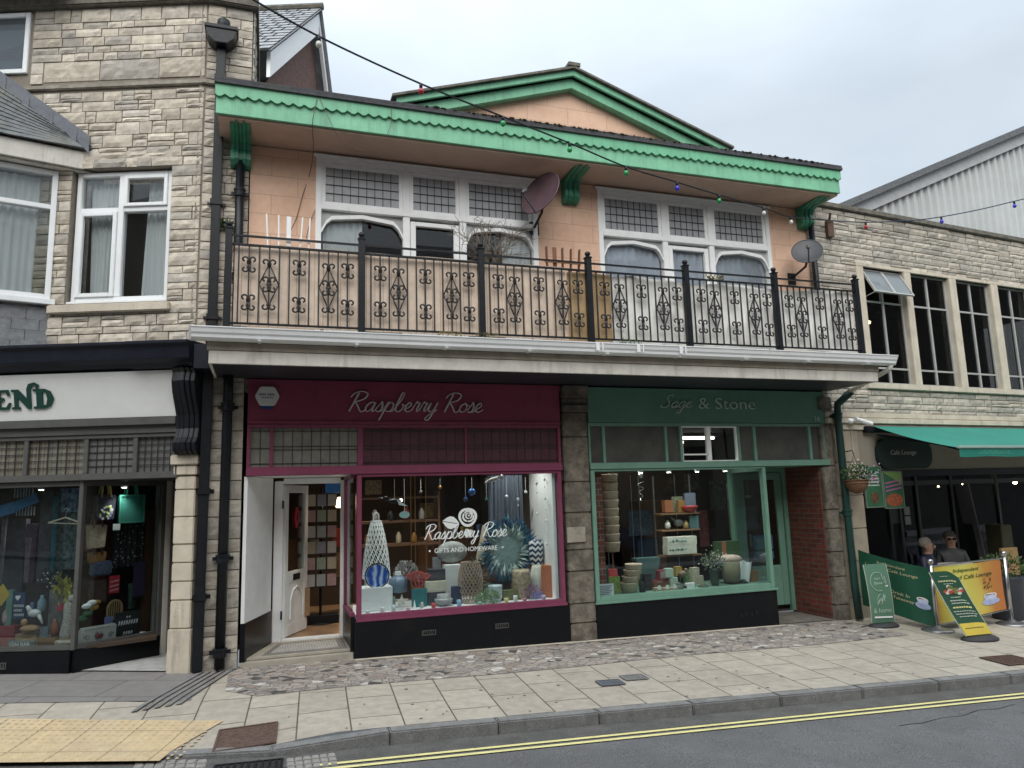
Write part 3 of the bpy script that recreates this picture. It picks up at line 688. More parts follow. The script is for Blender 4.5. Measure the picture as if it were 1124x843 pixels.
# upper window at far left and its eaves
f = MB(FA); rect(f, -3.4, -2.22, 7.08, 7.90, -.03, .06, .06); f.box(-2.85, -2.79, -.02, .05, 7.14, 7.84); ub = f.build('window', K['white'], lb, bevel=.006)
m = MB(FA); m.box(-3.38, -2.25, .0, .006, 7.1, 7.88); m.build('pane', glass('sky_lit_glass', (.3, .34, .36), cloud=.25, ccol=(.3, .34, .37)), ub)
m = MB(FA); m.box(-3.6, -1.72, -.42, -.1, 8.12, 8.16); m.box(-3.6, -1.72, -.46, -.422, 8.1, 8.3); m.bar((-1.75, -.42, 8.14), (-1.35, .6, 8.4), .05, .16); m.build('eaves', K['offwhite'], lb)
m = MB(FA); m.box(-5.6, -3.6, 0, .3, -.1, 8.2); m.build('wall_extension', K['ashlar_dark'], lb)

# ---- left shopfront (frame A)
ls = empty('shopfront', tuple(FA @ Vector((-1.8, 0, -.05))), 'dark grey and navy shopfront with white fascia lettered END, at the far left', 'shopfront')
m = MB(FA); P = [(-.02, 3.27), (-.24, 3.29), (-.27, 3.33), (-.34, 3.37), (-.36, 3.50), (-.40, 3.53), (-.40, 3.56), (.0, 3.60), (.0, 3.27)]
m.prism(P, -5.5, -.58, 'x'); m.prism([(y*1.12-.01, z-.01) for y, z in P], -.575, .12, 'x')
m.m = M0; m.box(-.78, -.56, -.34, .0, 3.25, 3.53)
m.build('cornice', K['navy'], ls, bevel=.004)
m = MB(FA); m.quad((-5.5, -.1, 2.75), (-.14, -.1, 2.75), (-.14, -.2, 3.26), (-5.5, -.2, 3.26)); m.quad((-5.5, -.0, 3.26), (-.14, -.0, 3.26), (-.14, -.0, 2.75), (-5.5, 0, 2.75)); m.quad((-.14, -.1, 2.75), (-.14, 0, 2.75), (-.14, 0, 3.26), (-.14, -.2, 3.26))
fs = m.build('fascia_sign', pm('white_sign_board', (.72, .73, .71), .4, .05, 3, .1, dirt=.45, dcol=(.4, .36, .27), dpos=.58), ls)
# letters E N D, heavy slab serifs
K['signgreen'] = pm('dark_green_letter', (.008, .05, .035), .4, .1, 5, 0)
TL = FA @ Matrix.Translation((0, -.105, 2.75)) @ Matrix.Rotation(rad(11), 4, 'X')
def let(ol): 
    mb = shape(ol, TL, -.008, .01); return mb
E_ = [[(0, 0), (.2, 0), (.23, .075), (.205, .08), (.17, .03), (.11, .03), (.11, .095), (.15, .1), (.15, .135), (.11, .135), (.11, .195), (.17, .195), (.195, .15), (.22, .155), (.205, .225), (.0, .225), (.0, .2), (.035, .195), (.035, .03), (0, .025)]]
N_ = [[(0, 0), (.1, 0), (.1, .025), (.075, .03), (.075, .13), (.185, 0), (.225, 0), (.225, .22), (.25, .262), (.285, .262), (.28, .225), (.31, .225), (.32, .27), (.27, .3), (.2, .285), (.175, .23), (.175, .12), (.08, .225), (0, .225), (0, .2), (.03, .195), (.03, .03), (0, .025)]]
D_ = [[(0, 0), (.13, 0), (.2, .03), (.235, .11), (.2, .195), (.13, .225), (0, .225), (0, .2), (.035, .195), (.035, .03), (0, .025)], [(.11, .035), (.11, .19), (.145, .18), (.16, .11), (.145, .045)]]
def tr(ol, dx, dz): return [[(x+dx, z+dz) for x, z in o] for o in ol]
for ol, dx in ((E_, -2.235), (N_, -2.0), (D_, -1.75)): let(tr(ol, dx, .13)).build('letter', K['signgreen'], fs)
for ol, dx in ((E_, -3.0), (D_, -2.72), (N_, -3.4)): pass
m = MB(FA); m.box(-5.5, -.14, -.12, 0, 2.66, 2.75); m.box(-5.5, -.14, -.07, 0, 2.57, 2.66); rect(m, -5.5, -.13, 2.06, 2.57, -.05, .03, .045, wb=.075, ws=.03)
for x in (-4.0, -3.3, -2.6, -1.875, -1.185, -.62): m.box(x-.025, x+.025, -.045, .025, 2.135, 2.525)
tf_ = m.build('transom_frame', K['greyframe'], ls, bevel=.004)
m = MB(FA); m.box(-5.4, -.6, .0, .01, 2.13, 2.53); m.build('obscured_pane', K['frostpale'], tf_)
m = MB(FA); m.box(-.598, -.15, .0, .01, 2.13, 2.53); m.box(-1.16, -.645, -.008, -.002, 2.135, 2.525); m.build('obscured_pane', K['frost'], tf_)
m = MB(FA)
for a, b in ((-2.575, -1.9), (-1.85, -1.21), (-1.16, -.645), (-.595, -.16), (-3.27, -2.62)): leads(m, a, b, 2.135, 2.525, -.012, 6, 5, .009)
m.build('leading', K['lead_came'], tf_)
# vertical streaky blind behind pane = separate thin strips
m = MB(FA)
for i in range(26): 
    x = -2.55+i*.05+R.uniform(-.01, .01); m.box(x, x+R.uniform(.006, .02), -.0045, -.001, 2.137, 2.523) if not (-1.91 < x < -1.85 or x > -1.22) else None
m.build('blind_slat', pm('brown_blind', (.17, .14, .09), .8), tf_)
# console bracket
m = MB(FA); pr_ = [(-.02, 2.31), (-.12, 2.31), (-.19, 2.36), (-.20, 2.44), (-.15, 2.50), (-.12, 2.6), (-.13, 2.75), (-.2, 2.9), (-.25, 3.0), (-.28, 3.12), (-.26, 3.22), (-.3, 3.265), (-.02, 3.265)]
for (a, b, k) in ((-.13, -.085, .96), (-.083, -.03, 1.05), (-.028, .03, 1.12), (.032, .08, 1.05), (.082, .13, .96)): m.prism([(y*k if y < -.03 else y, z) for y, z in pr_], a, b, 'x')
m.build('console_bracket', K['black'], ls, bevel=.006)
m = MB(FA)
zb = -.1; r_ = random.Random(5); m.box(-.17, .09, -.045, .25, zb, .42)
z = .425
while z < 2.0: h = r_.choice((.2, .3)); m.box(-.155, .075, -.03-r_.uniform(0, .006), .25, z, min(z+h, 2.08)-.005); z += h
m.box(-.2, .11, -.08, .25, 2.2, 2.31); m.box(-.175, .09, -.05, .25, 2.085, 2.197); m.build('pilaster', K['ashlar'], ls, bevel=.01)
# window: flat pane, mullion, angled return to the door
FR = FA @ Matrix.Translation((-1.23, 0, 0)) @ Matrix.Rotation(rad(58.4), 4, 'Z')     # angled return
LR = .965
m = MB(FA); m.box(-5.5, -1.26, .0, .06, .22, .27); m.box(-1.255, -1.205, -.012, .05, .22, 2.06); m.box(-5.5, -1.26, .0, .05, 2.0, 2.055); m.box(-3.6, -3.55, .003, .047, .27, 2.0)
m.m = FR; m.box(.03, LR, .0, .05, .22, .27); m.box(.03, LR, 0, .05, 2.0, 2.055); m.box(LR, LR+.05, -.01, .06, .2, 2.055)
wf = m.build('window_frame', K['greyframe'], ls, bevel=.004)
m = MB(FA); m.box(-5.4, -1.26, .02, .026, .27, 2.0); m.m = FR; m.box(.03, LR, .02, .026, .27, 2.0); m.build('pane', K['gl'], wf)
m = MB(FA); m.box(-5.5, -1.24, -.03, .3, -.12, .215); m.m = FR; m.box(.0, LR+.03, -.03, .2, -.12, .213); sr = m.build('stall_riser', K['granite'], ls, bevel=.004)
m = MB(FA)
rect(m, -2.2, -1.93, .045, .115, -.042, -.03, .008); [m.box(-2.18+i*.03, -2.165+i*.03, -.036, -.03, .053, .107) for i in range(8)]
m.build('air_brick', K['greyframe'], sr)
# lobby: tiled floor, ceiling, door frame and door edge
Pd = FR @ Vector((LR+.05, 0, 0)); m = MB(); 
lob = [FA @ Vector((-1.18, .06, 0)), FA @ Vector((-.16, .0, 0)), FA @ Vector((-.12, 1.3, 0)), FR @ Vector((LR+.5, .3, 0)), FR @ Vector((LR, -.03, 0))]
m.face([m.add((p.x, p.y, gz(p.x, 0)+.02)) for p in lob]); m.build('lobby_floor', brickmat('mosaic_tiles', (.50, .5, .47), (.44, .44, .42), (.2, .2, .19), .03, .03, .003, rot=(0, 0, .5), off=0, bump=.1), ls)
m = MB(); m.face([m.add((p.x, p.y, 2.056)) for p in lob]); m.build('lobby_ceiling', K['dark'], ls)
FD = FR @ Matrix.Translation((LR+.05, 0.02, 0))
m = MB(FD); m.box(.0, .075, -.03, .08, -.05, 2.055); m.box(.075, .9, .3, .33, -.05, 2.05); m.build('door_jamb', K['offwhite'], ls, bevel=.004)
m = MB(FA); m.box(-.2, -.155, .12, .3, -.05, 2.05); dr = m.build('door', pm('dark_red_door', (.09, .012, .015), .4), ls, bevel=.004)
m = MB(FA); m.box(-5.6, .06, 2.4, 2.45, 0, 3.2); m.box(.08, .1, .26, 2.4, 0, 3.2); m.box(-5.6, .1, .31, 2.4, 2.12, 2.15); m.box(-5.6, .1, .31, 2.4, -.06, -.03); m.build('shop_interior', K['dark'], ls)
m = MB(FA); m.box(-5.5, -1.3, .06, .8, .2, .24); m.prism([(-1.3, .06), (-1.2, .08), (-.62, .62), (-.7, .8), (-1.3, .8)], .2, .24, 'z'); m.build('display_floor', pm('dark_timber', (.06, .04, .025), .6), ls)

K['gl_right'] = glass('dark_reflective_glass', (.5, .52, .54), .45)
# ================================================================== RIGHT STONE BUILDING (frame C)
rb = empty('stone_building', (11.5, .8, -.25), 'right-hand grey stone building with tall metal windows over the cafe', 'building')
CW = (.93, 9.4, 3.36, 5.30)
m = MB(FC); stones(m, -.12, 9.5, 2.86, 6.22, [CW], 21, hm=(.075, .13), wm=(.18, .5), relief=.018, pal=PALG); m.build('wall', K['stone'], rb)
m = MB(FC); walled(m, -.12, 9.5, 2.45, 6.22, [CW], .005, .3); m.box(-.13, 9.5, .31, 9, 6.0, 6.2); m.build('wall_core', K['mortar'], rb)
m = MB(FC); m.box(-.14, 9.5, -.06, .34, 6.22, 6.31); m.build('parapet_coping', K['coping'], rb, bevel=.012)
m = MB(FC); m.box(-.12, 9.5, -.05, .0, 2.79, 2.87); m.box(-.12, 9.5, -.08, 0, 2.70, 2.785); m.box(.2, 9.5, -.04, 0, 2.6, 2.695); m.build('string_course', K['ashlar'], rb, bevel=.01)
m = MB(FC); m.box(.85, 9.5, -.06, .12, 3.27, 3.36); m.box(.87, 9.5, -.03, .12, 5.30, 5.36); m.box(.87, 1.03, -.03, .12, 3.36, 5.30)
for a, b in ((1.98, 2.14), (3.12, 3.30), (4.25, 4.45), (5.4, 5.6), (6.55, 6.75), (7.7, 7.9), (8.85, 9.05)): m.box(a, b, -.04, .12, 3.362, 5.298)
m.build('window_surround', K['ashlar'], rb, bevel=.006)
K['steelwin'] = pm('grey_steel_window', (.38, .38, .36), .5, .1, 9, .1)
bays = ((1.03, 1.98), (2.14, 3.12), (3.30, 4.25), (4.45, 5.40), (5.6, 6.55), (6.75, 7.7))
for i, (a, b) in enumerate(bays):
    m = MB(FC); c_ = (a+b)/2; rect(m, a, b, 3.36, 5.30, .05, .09, .03); m.box(c_-.02, c_+.02, .045, .095, 3.39, 5.27)
    for z in (3.63, 4.74): m.box(a+.03, c_-.02, .05, .09, z-.015, z+.015); m.box(c_+.02, b-.03, .05, .09, z-.015, z+.015)
    f = m.build('window', K['steelwin'], rb); m = MB(FC); m.box(a+.02, b-.02, .07, .075, 3.38, 4.74 if i == 0 else 5.28); m.build('pane', K['gl_right'], f)
    if i == 0:
        FV = FC @ Matrix.Translation((0, .04, 5.27)) @ Matrix.Rotation(rad(-28), 4, 'X'); m = MB(FV); rect(m, a+.02, c_, -.5, 0, -.015, .015, .025); rect(m, c_+.005, b-.02, -.5, 0, -.015, .015, .025); v = m.build('open_vent', K['steelwin'], rb)
        m = MB(FV); m.box(a+.04, b-.04, -.003, .003, -.48, -.02); m.build('pane', glass('reflection_tinted_vent_glass', (.6, .65, .65), cloud=.35, ccol=(.4, .44, .46)), v)  # pale diffuse mix puts the vent's reflection into the glass colour
        m = MB(FC); m.bar((a+.05, .05, 4.8), (a+.05, -.2, 4.85), .012); m.build('stay', K['steelwin'], v)
m = MB(FC); m.box(.6, 9.5, 3.5, 3.55, 2.9, 6); m.box(.6, 9.5, .3, 3.5, 2.95, 3.0); m.box(.6, 9.5, .3, 3.5, 5.6, 5.65); m.build('upper_room', K['dark'], rb)
# pillar between the buildings & cafe jamb
m = MB(); z = -.2; r_ = random.Random(9)
for z0, z1, d in ((-.22, .02, .05), (.025, .42, .045), (.425, .78, .03), (.785, 1.12, .03), (1.125, 1.4, .03), (1.405, 2.05, .02), (2.055, 2.9, .02), (2.905, 3.1, .07)): m.box(7.96, 8.2, -d, .3, z0, z1)
m.build('pillar', K['ashlar_dark'], rb, bevel=.012)
m = MB(FC)
for z0, z1 in ((-.25, .1), (.105, .62), (.625, 1.1), (1.105, 1.6), (1.605, 2.1), (2.105, 2.595)): m.box(.02, .53, -.02-R.uniform(0, .004), .3, z0, z1)
m.build('cafe_pier', pm('buff_pier_stone', (.36, .31, .235), .85, .15, 5, .3, 40, dirt=.6, dcol=(.10, .085, .065)), rb, bevel=.01)

# ================================================================== CAFE FRONT (frame C)
cf = empty('shopfront', tuple(FC @ Vector((3.5, .1, -.25))), 'dark open cafe front under the green awning at the right', 'shopfront')
m = MB(FC); m.box(.535, 14, -.012, .12, 1.97, 2.59); m.build('fascia', pm('cream_fascia', (.27, .24, .19), .6, .1, 3, .05), cf)
m = MB(FC); m.box(.54, 14, -.03, .1, 1.87, 1.965); m.build('head_beam', K['navy'], cf)
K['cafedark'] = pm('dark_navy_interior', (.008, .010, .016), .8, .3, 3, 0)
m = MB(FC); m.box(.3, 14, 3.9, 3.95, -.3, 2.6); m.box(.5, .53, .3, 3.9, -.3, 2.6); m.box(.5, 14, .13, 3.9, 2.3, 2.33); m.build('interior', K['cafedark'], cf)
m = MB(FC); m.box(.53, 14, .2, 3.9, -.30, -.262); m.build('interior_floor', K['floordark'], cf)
# timber window screens half a metre inside
m = MB(FC)
for x in (1.75, 2.0, 2.45, 3.35, 4.6, 5.7): m.box(x, x+.06, .55, .62, -.26, 1.9)
m.box(1.81, 2.0, .57, .6, 1.1, 1.9); m.box(2.06, 6, .56, .61, 1.72, 1.8); m.build('screen_frame', pm('charcoal_timber', (.03, .034, .04), .5, .1), cf)
m = MB(FC); m.box(2.07, 3.34, .58, .585, .3, 1.7); m.box(3.42, 4.6, .58, .585, .3, 1.7); m.build('pane', glass('cafe_glass', (.8, .82, .85), .3), cf)
m = MB(FC); m.bar((3.62, .45, 1.72), (3.9, .45, .1), .1, .02); m.build('leaning_board', pm('grey_board', (.16, .16, .165), .6), cf)
m = MB(FC)
for z in (1.14, 1.3): m.box(2.13, 2.26, .56, .575, z-.07, z+.065)
m.build('notice', pm('paper_notice', (.35, .37, .4), .7), cf)

# ================================================================== WAREHOUSE behind right, HOUSE behind left
wh = empty('warehouse', (25, 8.4, -.5), 'pale corrugated metal shed with sloping roof edge rising behind the right-hand stone building', 'building')
def wz(x): return 10.35+(x-17.73)*.442
m = MB(); x = 12.0; k = 0
while x < 34:
    y = 8.0+(.09 if k % 2 else 0); 
    m.add((x, y, -1)); m.add((x, y, wz(x))); m.add((x+.1, y, -1)); m.add((x+.1, y, wz(x+.1))); x += .16; k += 1
for i in range(0, len(m.v)-2, 2): m.face((i, i+1, i+3, i+2))
m.build('corrugated_wall', pm('pale_corrugated_sheet', (.44, .46, .45), .5, .07, .8, .05, dirt=.35, dcol=(.33, .34, .32), streak=True), wh)
m = MB()
m.quad((12, 7.9, wz(12)+.25), (34, 7.9, wz(34)+.25), (34, 7.9, wz(34)-.14), (12, 7.9, wz(12)-.14)); m.quad((12, 7.9, wz(12)-.14), (34, 7.9, wz(34)-.14), (34, 8.1, wz(34)-.14), (12, 8.1, wz(12)-.14))
m.build('verge_trim', pm('grey_trim', (.36, .37, .37), .5), wh)
m = MB(); m.quad((12, 7.7, wz(12)+.26), (34, 7.7, wz(34)+.26), (34, 16, wz(34)+.26), (12, 16, wz(12)+.26)); m.quad((12, 7.7, wz(12)+.26), (34, 7.7, wz(34)+.26), (34, 7.7, wz(34)+.48), (12, 7.7, wz(12)+.48)); m.quad((12, 7.7, wz(12)+.48), (34, 7.7, wz(34)+.48), (34, 16, wz(34)+.48), (12, 16, wz(12)+.48))
m.build('roof', K['slate'], wh)

hh = empty('gabled_house', (-.3, 3.5, -.05), 'slate roofed gable with white bargeboard and brown hung tiles behind the stone parapet', 'building')
tv = Vector((math.cos(rad(20)), -math.sin(rad(20)), 0)); nv = Vector((-math.sin(rad(20)), -math.cos(rad(20)), 0))
AP = Vector((.76, 4.5, 11.25))
def G(n, z, t=0): return AP+nv*n+tv*t+Vector((0, 0, z-11.25))
m = MB(); m.quad(G(.3, 10.62, -.12), G(2.6, 8.0, -.12), G(-.75, 8.0, -.12), G(-.62, 9.9, -.12)); m.face([m.add(G(0, 10.98, -.12)), m.add(G(.3, 10.62, -.121)), m.add(G(-.62, 9.9, -.121))]); m.build('hung_tile_wall', pm('brown_hung_tile', (.14, .075, .06), .85, .35, 14, .8, 22, dirt=.3, dcol=(.2, .15, .13), streak=True), hh)
m = MB(); 
def plank(m, a, b, wd, th, out):
    d = (b-a).normalized(); u = Vector((0, 0, -1))
    p = [a, b, b+u*wd, a+u*wd]; m.quad(*p); q = [v-tv*th for v in p]; m.quad(*q)
    for i in range(4): m.quad(p[i], p[(i+1) % 4], q[(i+1) % 4], q[i])
plank(m, G(0, 11.2, .06), G(2.55, 8.72, .06), .42, .06, 1); plank(m, G(0, 11.2, .06), G(-.72, 9.95, .06), .2, .06, 1); m.build('bargeboard', K['whitepaint'], hh)
m = MB(); course(G(2.7, 8.68, -4.5), G(2.7, 8.68, .12), G(0, 11.32, .12), G(0, 11.32, -4.5), 15); m.quad(G(0, 11.3, .12), G(-.9, 9.8, .12), G(-.9, 9.8, -4.5), G(0, 11.3, -4.5)); m.quad(G(0, 11.3, -4.5), G(2.7, 8.66, -4.5), G(2.7, 8.66, .12), G(0, 11.3, .12))
m.build('slate_roof', pm('pale_roof_slate', (.27, .28, .29), .7, .25, 10, .3), hh)
m = MB(); m.tube([G(0, 11.36, -4.5), G(0, 11.36, .14)], .07, 8); m.build('ridge_tiles', K['coping'], hh)
m = MB(); m.quad(G(-.55, 10.2, -4), G(-.55, 10.2, -.15), G(-.5, 3, -.15), G(-.5, 3, -4)); m.quad(G(2.5, 8.7, -4), G(2.5, 8.7, -.15), G(2.5, 3, -.15), G(2.5, 3, -4)); m.build('wall', K['ashlar_dark'], hh)

# ================================================================== OPPOSITE TERRACE (behind the camera; it shades and is mirrored in the glass)
for i, (x0, x1, h, col, lab) in enumerate(((-46, -5.5, 12.5, (.16, .14, .11), 'stone terrace house across the street, leftmost'), (-5.4, 4.4, 8.2, (.13, .075, .055), 'brick fronted terrace across the street, middle'), (4.5, 15, 8.4, (.19, .175, .15), 'grey rendered terrace across the street, right'), (15.1, 42, 12.5, (.15, .13, .11), 'grey stone terrace across the street, far right'))):
    o = empty('terrace_building', ((x0+x1)/2, -14, -.3), lab, 'building'); m = MB(); wins = []
    n = int((x1-x0)/2.4)
    for k in range(n):
        a = x0+.7+k*(x1-x0-.8)/n; wins.append((a, a+1.1, 4.2, 5.8))
    walled(m, x0, x1, -.4, h, wins+[(x0+.6, x1-.6, .5, 2.6)], -12.8, -12.5); m.box(x0, x1, -18, -12.81, -.4, h); m.build('wall', pm('far_wall_%d' % i, col, .9, .15, 3, 0), o)
    m = MB(); m.prism([(-12.3, h), (-15.2, h+2.2), (-18.2, h)], x0, x1, 'x'); m.build('roof', K['slate'], o)
    
    for a, b, c, d in wins: m = MB(); rect(m, a, b, c, d, -12.62, -12.58, .07); m.build('window', K['whitepaint'], o)
    m = MB(); m.box(x0+.5, x1-.5, -12.62, -12.4, 2.65, 3.2); m.build('fascia', K['navy'], o)
op = sheet(MB(), XS, lambda x: -12.5, lambda x: -10.25+.03*x, lambda x, y: rz(x)+.12, 3); st(op.build('pavement_opposite', K['slabgrey']))
# ================================================================== MIDDLE BUILDING
mb_ = empty('shop_building', (3.8, 1, -.1), 'peach rendered upper storey with jade green eaves and pediment over the two shops', 'building')
peach = brickmat('peach_render', (.76, .505, .36), (.73, .48, .34), (.50, .31, .21), .62, .25, .0045, vec='xz', rough=.8, var=.07, bump=.25, dirt=.5, dcol=(.54, .33, .22), dscale=1.6, scl=(1, 1, 1), smooth=.4)
WL = (.53, 3.50, 3.75, 6.07); WR = (4.43, 7.37, 3.75, 6.07)
m = MB(); walled(m, -.25, 8.2, 3.5, 6.12, [WL, WR], 0, .2); m.build('wall', peach, mb_)
m = MB(); m.box(-.25, 8.2, 3.8, 4, -.1, 6.5); m.box(8.15, 8.2, .2, 3.8, 2.9, 6.5); m.box(-.25, -.2, .2, 3.8, 3.4, 6.3); m.box(-.2, 8.15, .2, 3.8, 3.3, 3.34); m.build('back_wall', K['inwallbrown'], mb_)
# soffit, fascia, scalloped board
m = MB(); m.box(-.6, 8.2, -.6, .2, 6.13, 6.16); m.build('soffit', K['soffit'], mb_)
m = MB(); m.box(-.62, 8.22, -.64, -.602, 6.155, 6.40); m.build('fascia_board', K['green'], mb_, bevel=.004)
m = MB(); x = -.62; n = 0; pts = [(-.63, 6.50)]
pts = [(-.63, 6.505)]
x = -.63
while x < 8.22:
    pts += [(x, 6.372), (x+.03, 6.352), (x+.06, 6.352), (x+.09, 6.372)]
    x += .125
    pts += [(x-.03, 6.385)]
    x += 0
pts = [p for p in pts if p[0] <= 8.23]+[(8.23, 6.372), (8.23, 6.505)]
# as a strip so that the outline stays a clean polygon
def strip(mb, pts, ztop, y0, y1):
    for (a, b) in zip(pts[1:-1], pts[2:-1]):
        if b[0]-a[0] < .001: continue
        mb.quad((a[0], y0, a[1]), (b[0], y0, b[1]), (b[0], y0, ztop), (a[0], y0, ztop)); mb.quad((a[0], y0, a[1]), (b[0], y0, b[1]), (b[0], y1, b[1]), (a[0], y1, a[1]))
strip(m, pts, 6.505, -.672, -.642); m.quad((-.63, -.672, 6.36), (-.63, -.642, 6.36), (-.63, -.642, 6.505), (-.63, -.672, 6.505)); m.quad((8.22, -.672, 6.36), (8.22, -.642, 6.36), (8.22, -.642, 6.505), (8.22, -.672, 6.505))
m.build('scalloped_board', pm('jade_green_upper', (.16, .46, .27), .5, .12, 3, .15, dirt=.4, dcol=(.035, .12, .06), streak=True, dpos=.5), mb_)
m = MB(); m.box(-.64, 8.25, -.70, -.6, 6.505, 6.545); m.prism([(-.70, 6.547), (-.70, 6.575), (.35, 6.92), (4, 7.6), (4.2, 7.6), (4.2, 6.5), (.4, 6.5), (-.55, 6.547)], -.63, 8.24, 'x'); m.build('roof', pm('mossy_felt_roof', (.055, .055, .06), .85, .35, 16, .5, 30, dirt=.5, dcol=(.07, .075, .05)), mb_)
m = MB()
for i in range(240):
    x = R.uniform(1.8, 7.9) if i % 3 else R.uniform(1.9, 4.6); m.ball((x, -.705+R.uniform(-.005, .02), 6.572+R.uniform(-.006, .006)), R.uniform(.006, .018), 1.5, 1, .6, 6)
o = m.build('moss', pm('roof_moss', (.05, .055, .025), .95, .4, 30, .5), mb_); o['kind'] = 'stuff'
# pediment
m = MB(); m.prism([(1.75, 6.6), (6.45, 6.6), (6.3, 6.95), (4.05, 7.56), (1.9, 6.98)], .0, .3)
m.m = M0; m.build('pediment_wall', peach, mb_)
def rake(m, xa, za, xb, zb, y0, y1, w0, w1): m.prism([(xa, za+w0), (xb, zb+w0), (xb, zb+w1), (xa, za+w1)], y0, y1)
XA, ZA, XP, ZP, XB, ZB = 1.52, 6.90, 4.06, 7.72, 6.60, 6.86
m = MB()
rake(m, XA, ZA, XP, ZP, -.2, -.16, -.06, .03); rake(m, XP, ZP, XB, ZB, -.2, -.16, -.06, .03)
rake(m, XA+.15, ZA+.04, XP, ZP, -.12, 0, -.21, -.062); rake(m, XP, ZP, XB-.15, ZB+.05, -.12, 0, -.21, -.062)
m.build('pediment_moulding', K['green'], mb_, bevel=.004)
m = MB(); rake(m, XA-.06, ZA-.02, XP, ZP, -.25, 3.5, .032, .065); rake(m, XP, ZP, XB+.06, ZB-.02, -.25, 3.5, .032, .065); m.box(XP-.09, XP+.09, -.26, -.1, ZP+.06, ZP+.11); m.build('pediment_roof', K['coping'], mb_)
# green scroll brackets under the eaves
for xb in (-.36, 3.99, 8.02):
    m = MB(); prf = [(-.002, 5.78), (-.10, 5.80), (-.15, 5.86), (-.15, 5.93), (-.13, 5.99), (-.16, 6.06), (-.28, 6.10), (-.46, 6.11), (-.54, 6.125), (-.002, 6.125)]
    for (a, b, k) in ((-.115, -.062, 1), (-.06, -.022, 1.1), (-.02, .02, .97), (.022, .06, 1.1), (.062, .115, 1)): m.prism([(y*k if y < -.01 else y, z) for y, z in prf], xb+a, xb+b, 'x')
    m.build('eaves_bracket', K['greendark'], mb_, bevel=.005)
# upper windows
col_spandrel = pm('grey_spandrel', (.38, .39, .385), .6)
FG = pm('leaded_obscured_glass', (.34, .35, .36), .25, .1, 7, .2, 25)
def arch(mb, x0, x1, z1, y0, y1, d=.11, th=.05):
    """tudor-arch head board: strip hanging below z1"""
    n = 16; low = []; hi = []
    for i in range(n+1):
        t = i/n; u = abs(2*t-1); zl = z1-d*u*.55-(max(0, u-.72)/.28)**2*.17; low.append((x0+(x1-x0)*t, zl))
    for i in range(n):
        a, b = low[i], low[i+1]; mb.prism([(a[0], a[1]-th), (b[0], b[1]-th), (b[0], b[1]), (a[0], a[1])], y0, y1)
for (x0, x1, cols, lab) in ((.53, 3.50, ((.60, 1.63), (1.72, 2.39), (2.48, 3.43)), 0), (4.43, 7.37, ((4.50, 5.46), (5.55, 6.25), (6.34, 7.30)), 1)):
    m = MB(); m.box(x0, x0+.07, -.02, .12, 3.76, 6.07); m.box(x1-.07, x1, -.02, .12, 3.76, 6.07); m.box(x0+.07, x1-.07, -.02, .12, 6.0, 6.07); m.box(x0+.07, x1-.07, -.025, .12, 5.375, 5.44)
    for (a, b), (c, d) in zip(cols, cols[1:]): m.box(b, c, -.015, .12, 3.76, 5.375); m.box(b, c, -.015, .12, 5.44, 6.0)
    for a, b in cols: rect(m, a, b, 5.44, 6.0, .0, .06, .05)
    for k in (0, 2): a, b = cols[k]; m.box(a, b, .03, .1, 4.2, 4.28)
    a, b = cols[1]; rect(m, a+.01, b-.01, 3.8, 5.33, .005, .06, .07, wt=.06)
    m.box(x0-.03, x1+.03, -.05, .0, 6.07, 6.1)
    f = m.build('window', K['whitepaint'], mb_, bevel=.005)
    
    for k in (0, 2): m = MB(); arch(m, cols[k][0], cols[k][1], 5.345, -.012, .06); m.build('arched_head', K['whitepaint'], f)
    m = MB(); [m.box(a+.0, b-.0, .065, .07, 5.12, 5.372) for a, b in (cols[0], cols[2])]
    # spandrel above arch
    for a, b in (cols[0], cols[2]):
        m = MB(); n = 16
        for i in range(n):
            t0 = i/n; t1 = (i+1)/n
            def zl(t): u = abs(2*t-1); return 5.345-.11*u*.55-(max(0, u-.72)/.28)**2*.17-.02
            m.quad((a+(b-a)*t0, .03, zl(t0)), (a+(b-a)*t1, .03, zl(t1)), (a+(b-a)*t1, .03, 5.374), (a+(b-a)*t0, .03, 5.374))
        m.build('spandrel', col_spandrel, f)
    
    for a, b in cols: m = MB(); m.box(a+.04, b-.04, .02, .03, 5.48, 5.96); m.build('obscured_pane', FG, f)
    
    for a, b in cols: m = MB(); leads(m, a+.05, b-.05, 5.49, 5.95, .018, 9 if b-a > .8 else 6, 4, .008); m.build('leading', K['lead_came'], f)
    
    for a, b in cols: m = MB(); m.box(a+.0, b-.0, .066, .072, 4.3, 5.372); m.build('pane', K['gldark'], f)
    if lab == 0: cs = ((.62, 1.12, 6), (3.0, 3.42, 6))
    else: cs = ((4.52, 5.45, 9), (5.6, 6.2, 5), (6.36, 7.28, 9))
    for a, b, n in cs: pleats(None, a, b, 3.8, 5.36, .09, n, .012, .06).build('net_curtain', K['curtain'] if lab == 0 else pm('bluish_net', (.68, .72, .82), .9, .1), f, smooth=True)
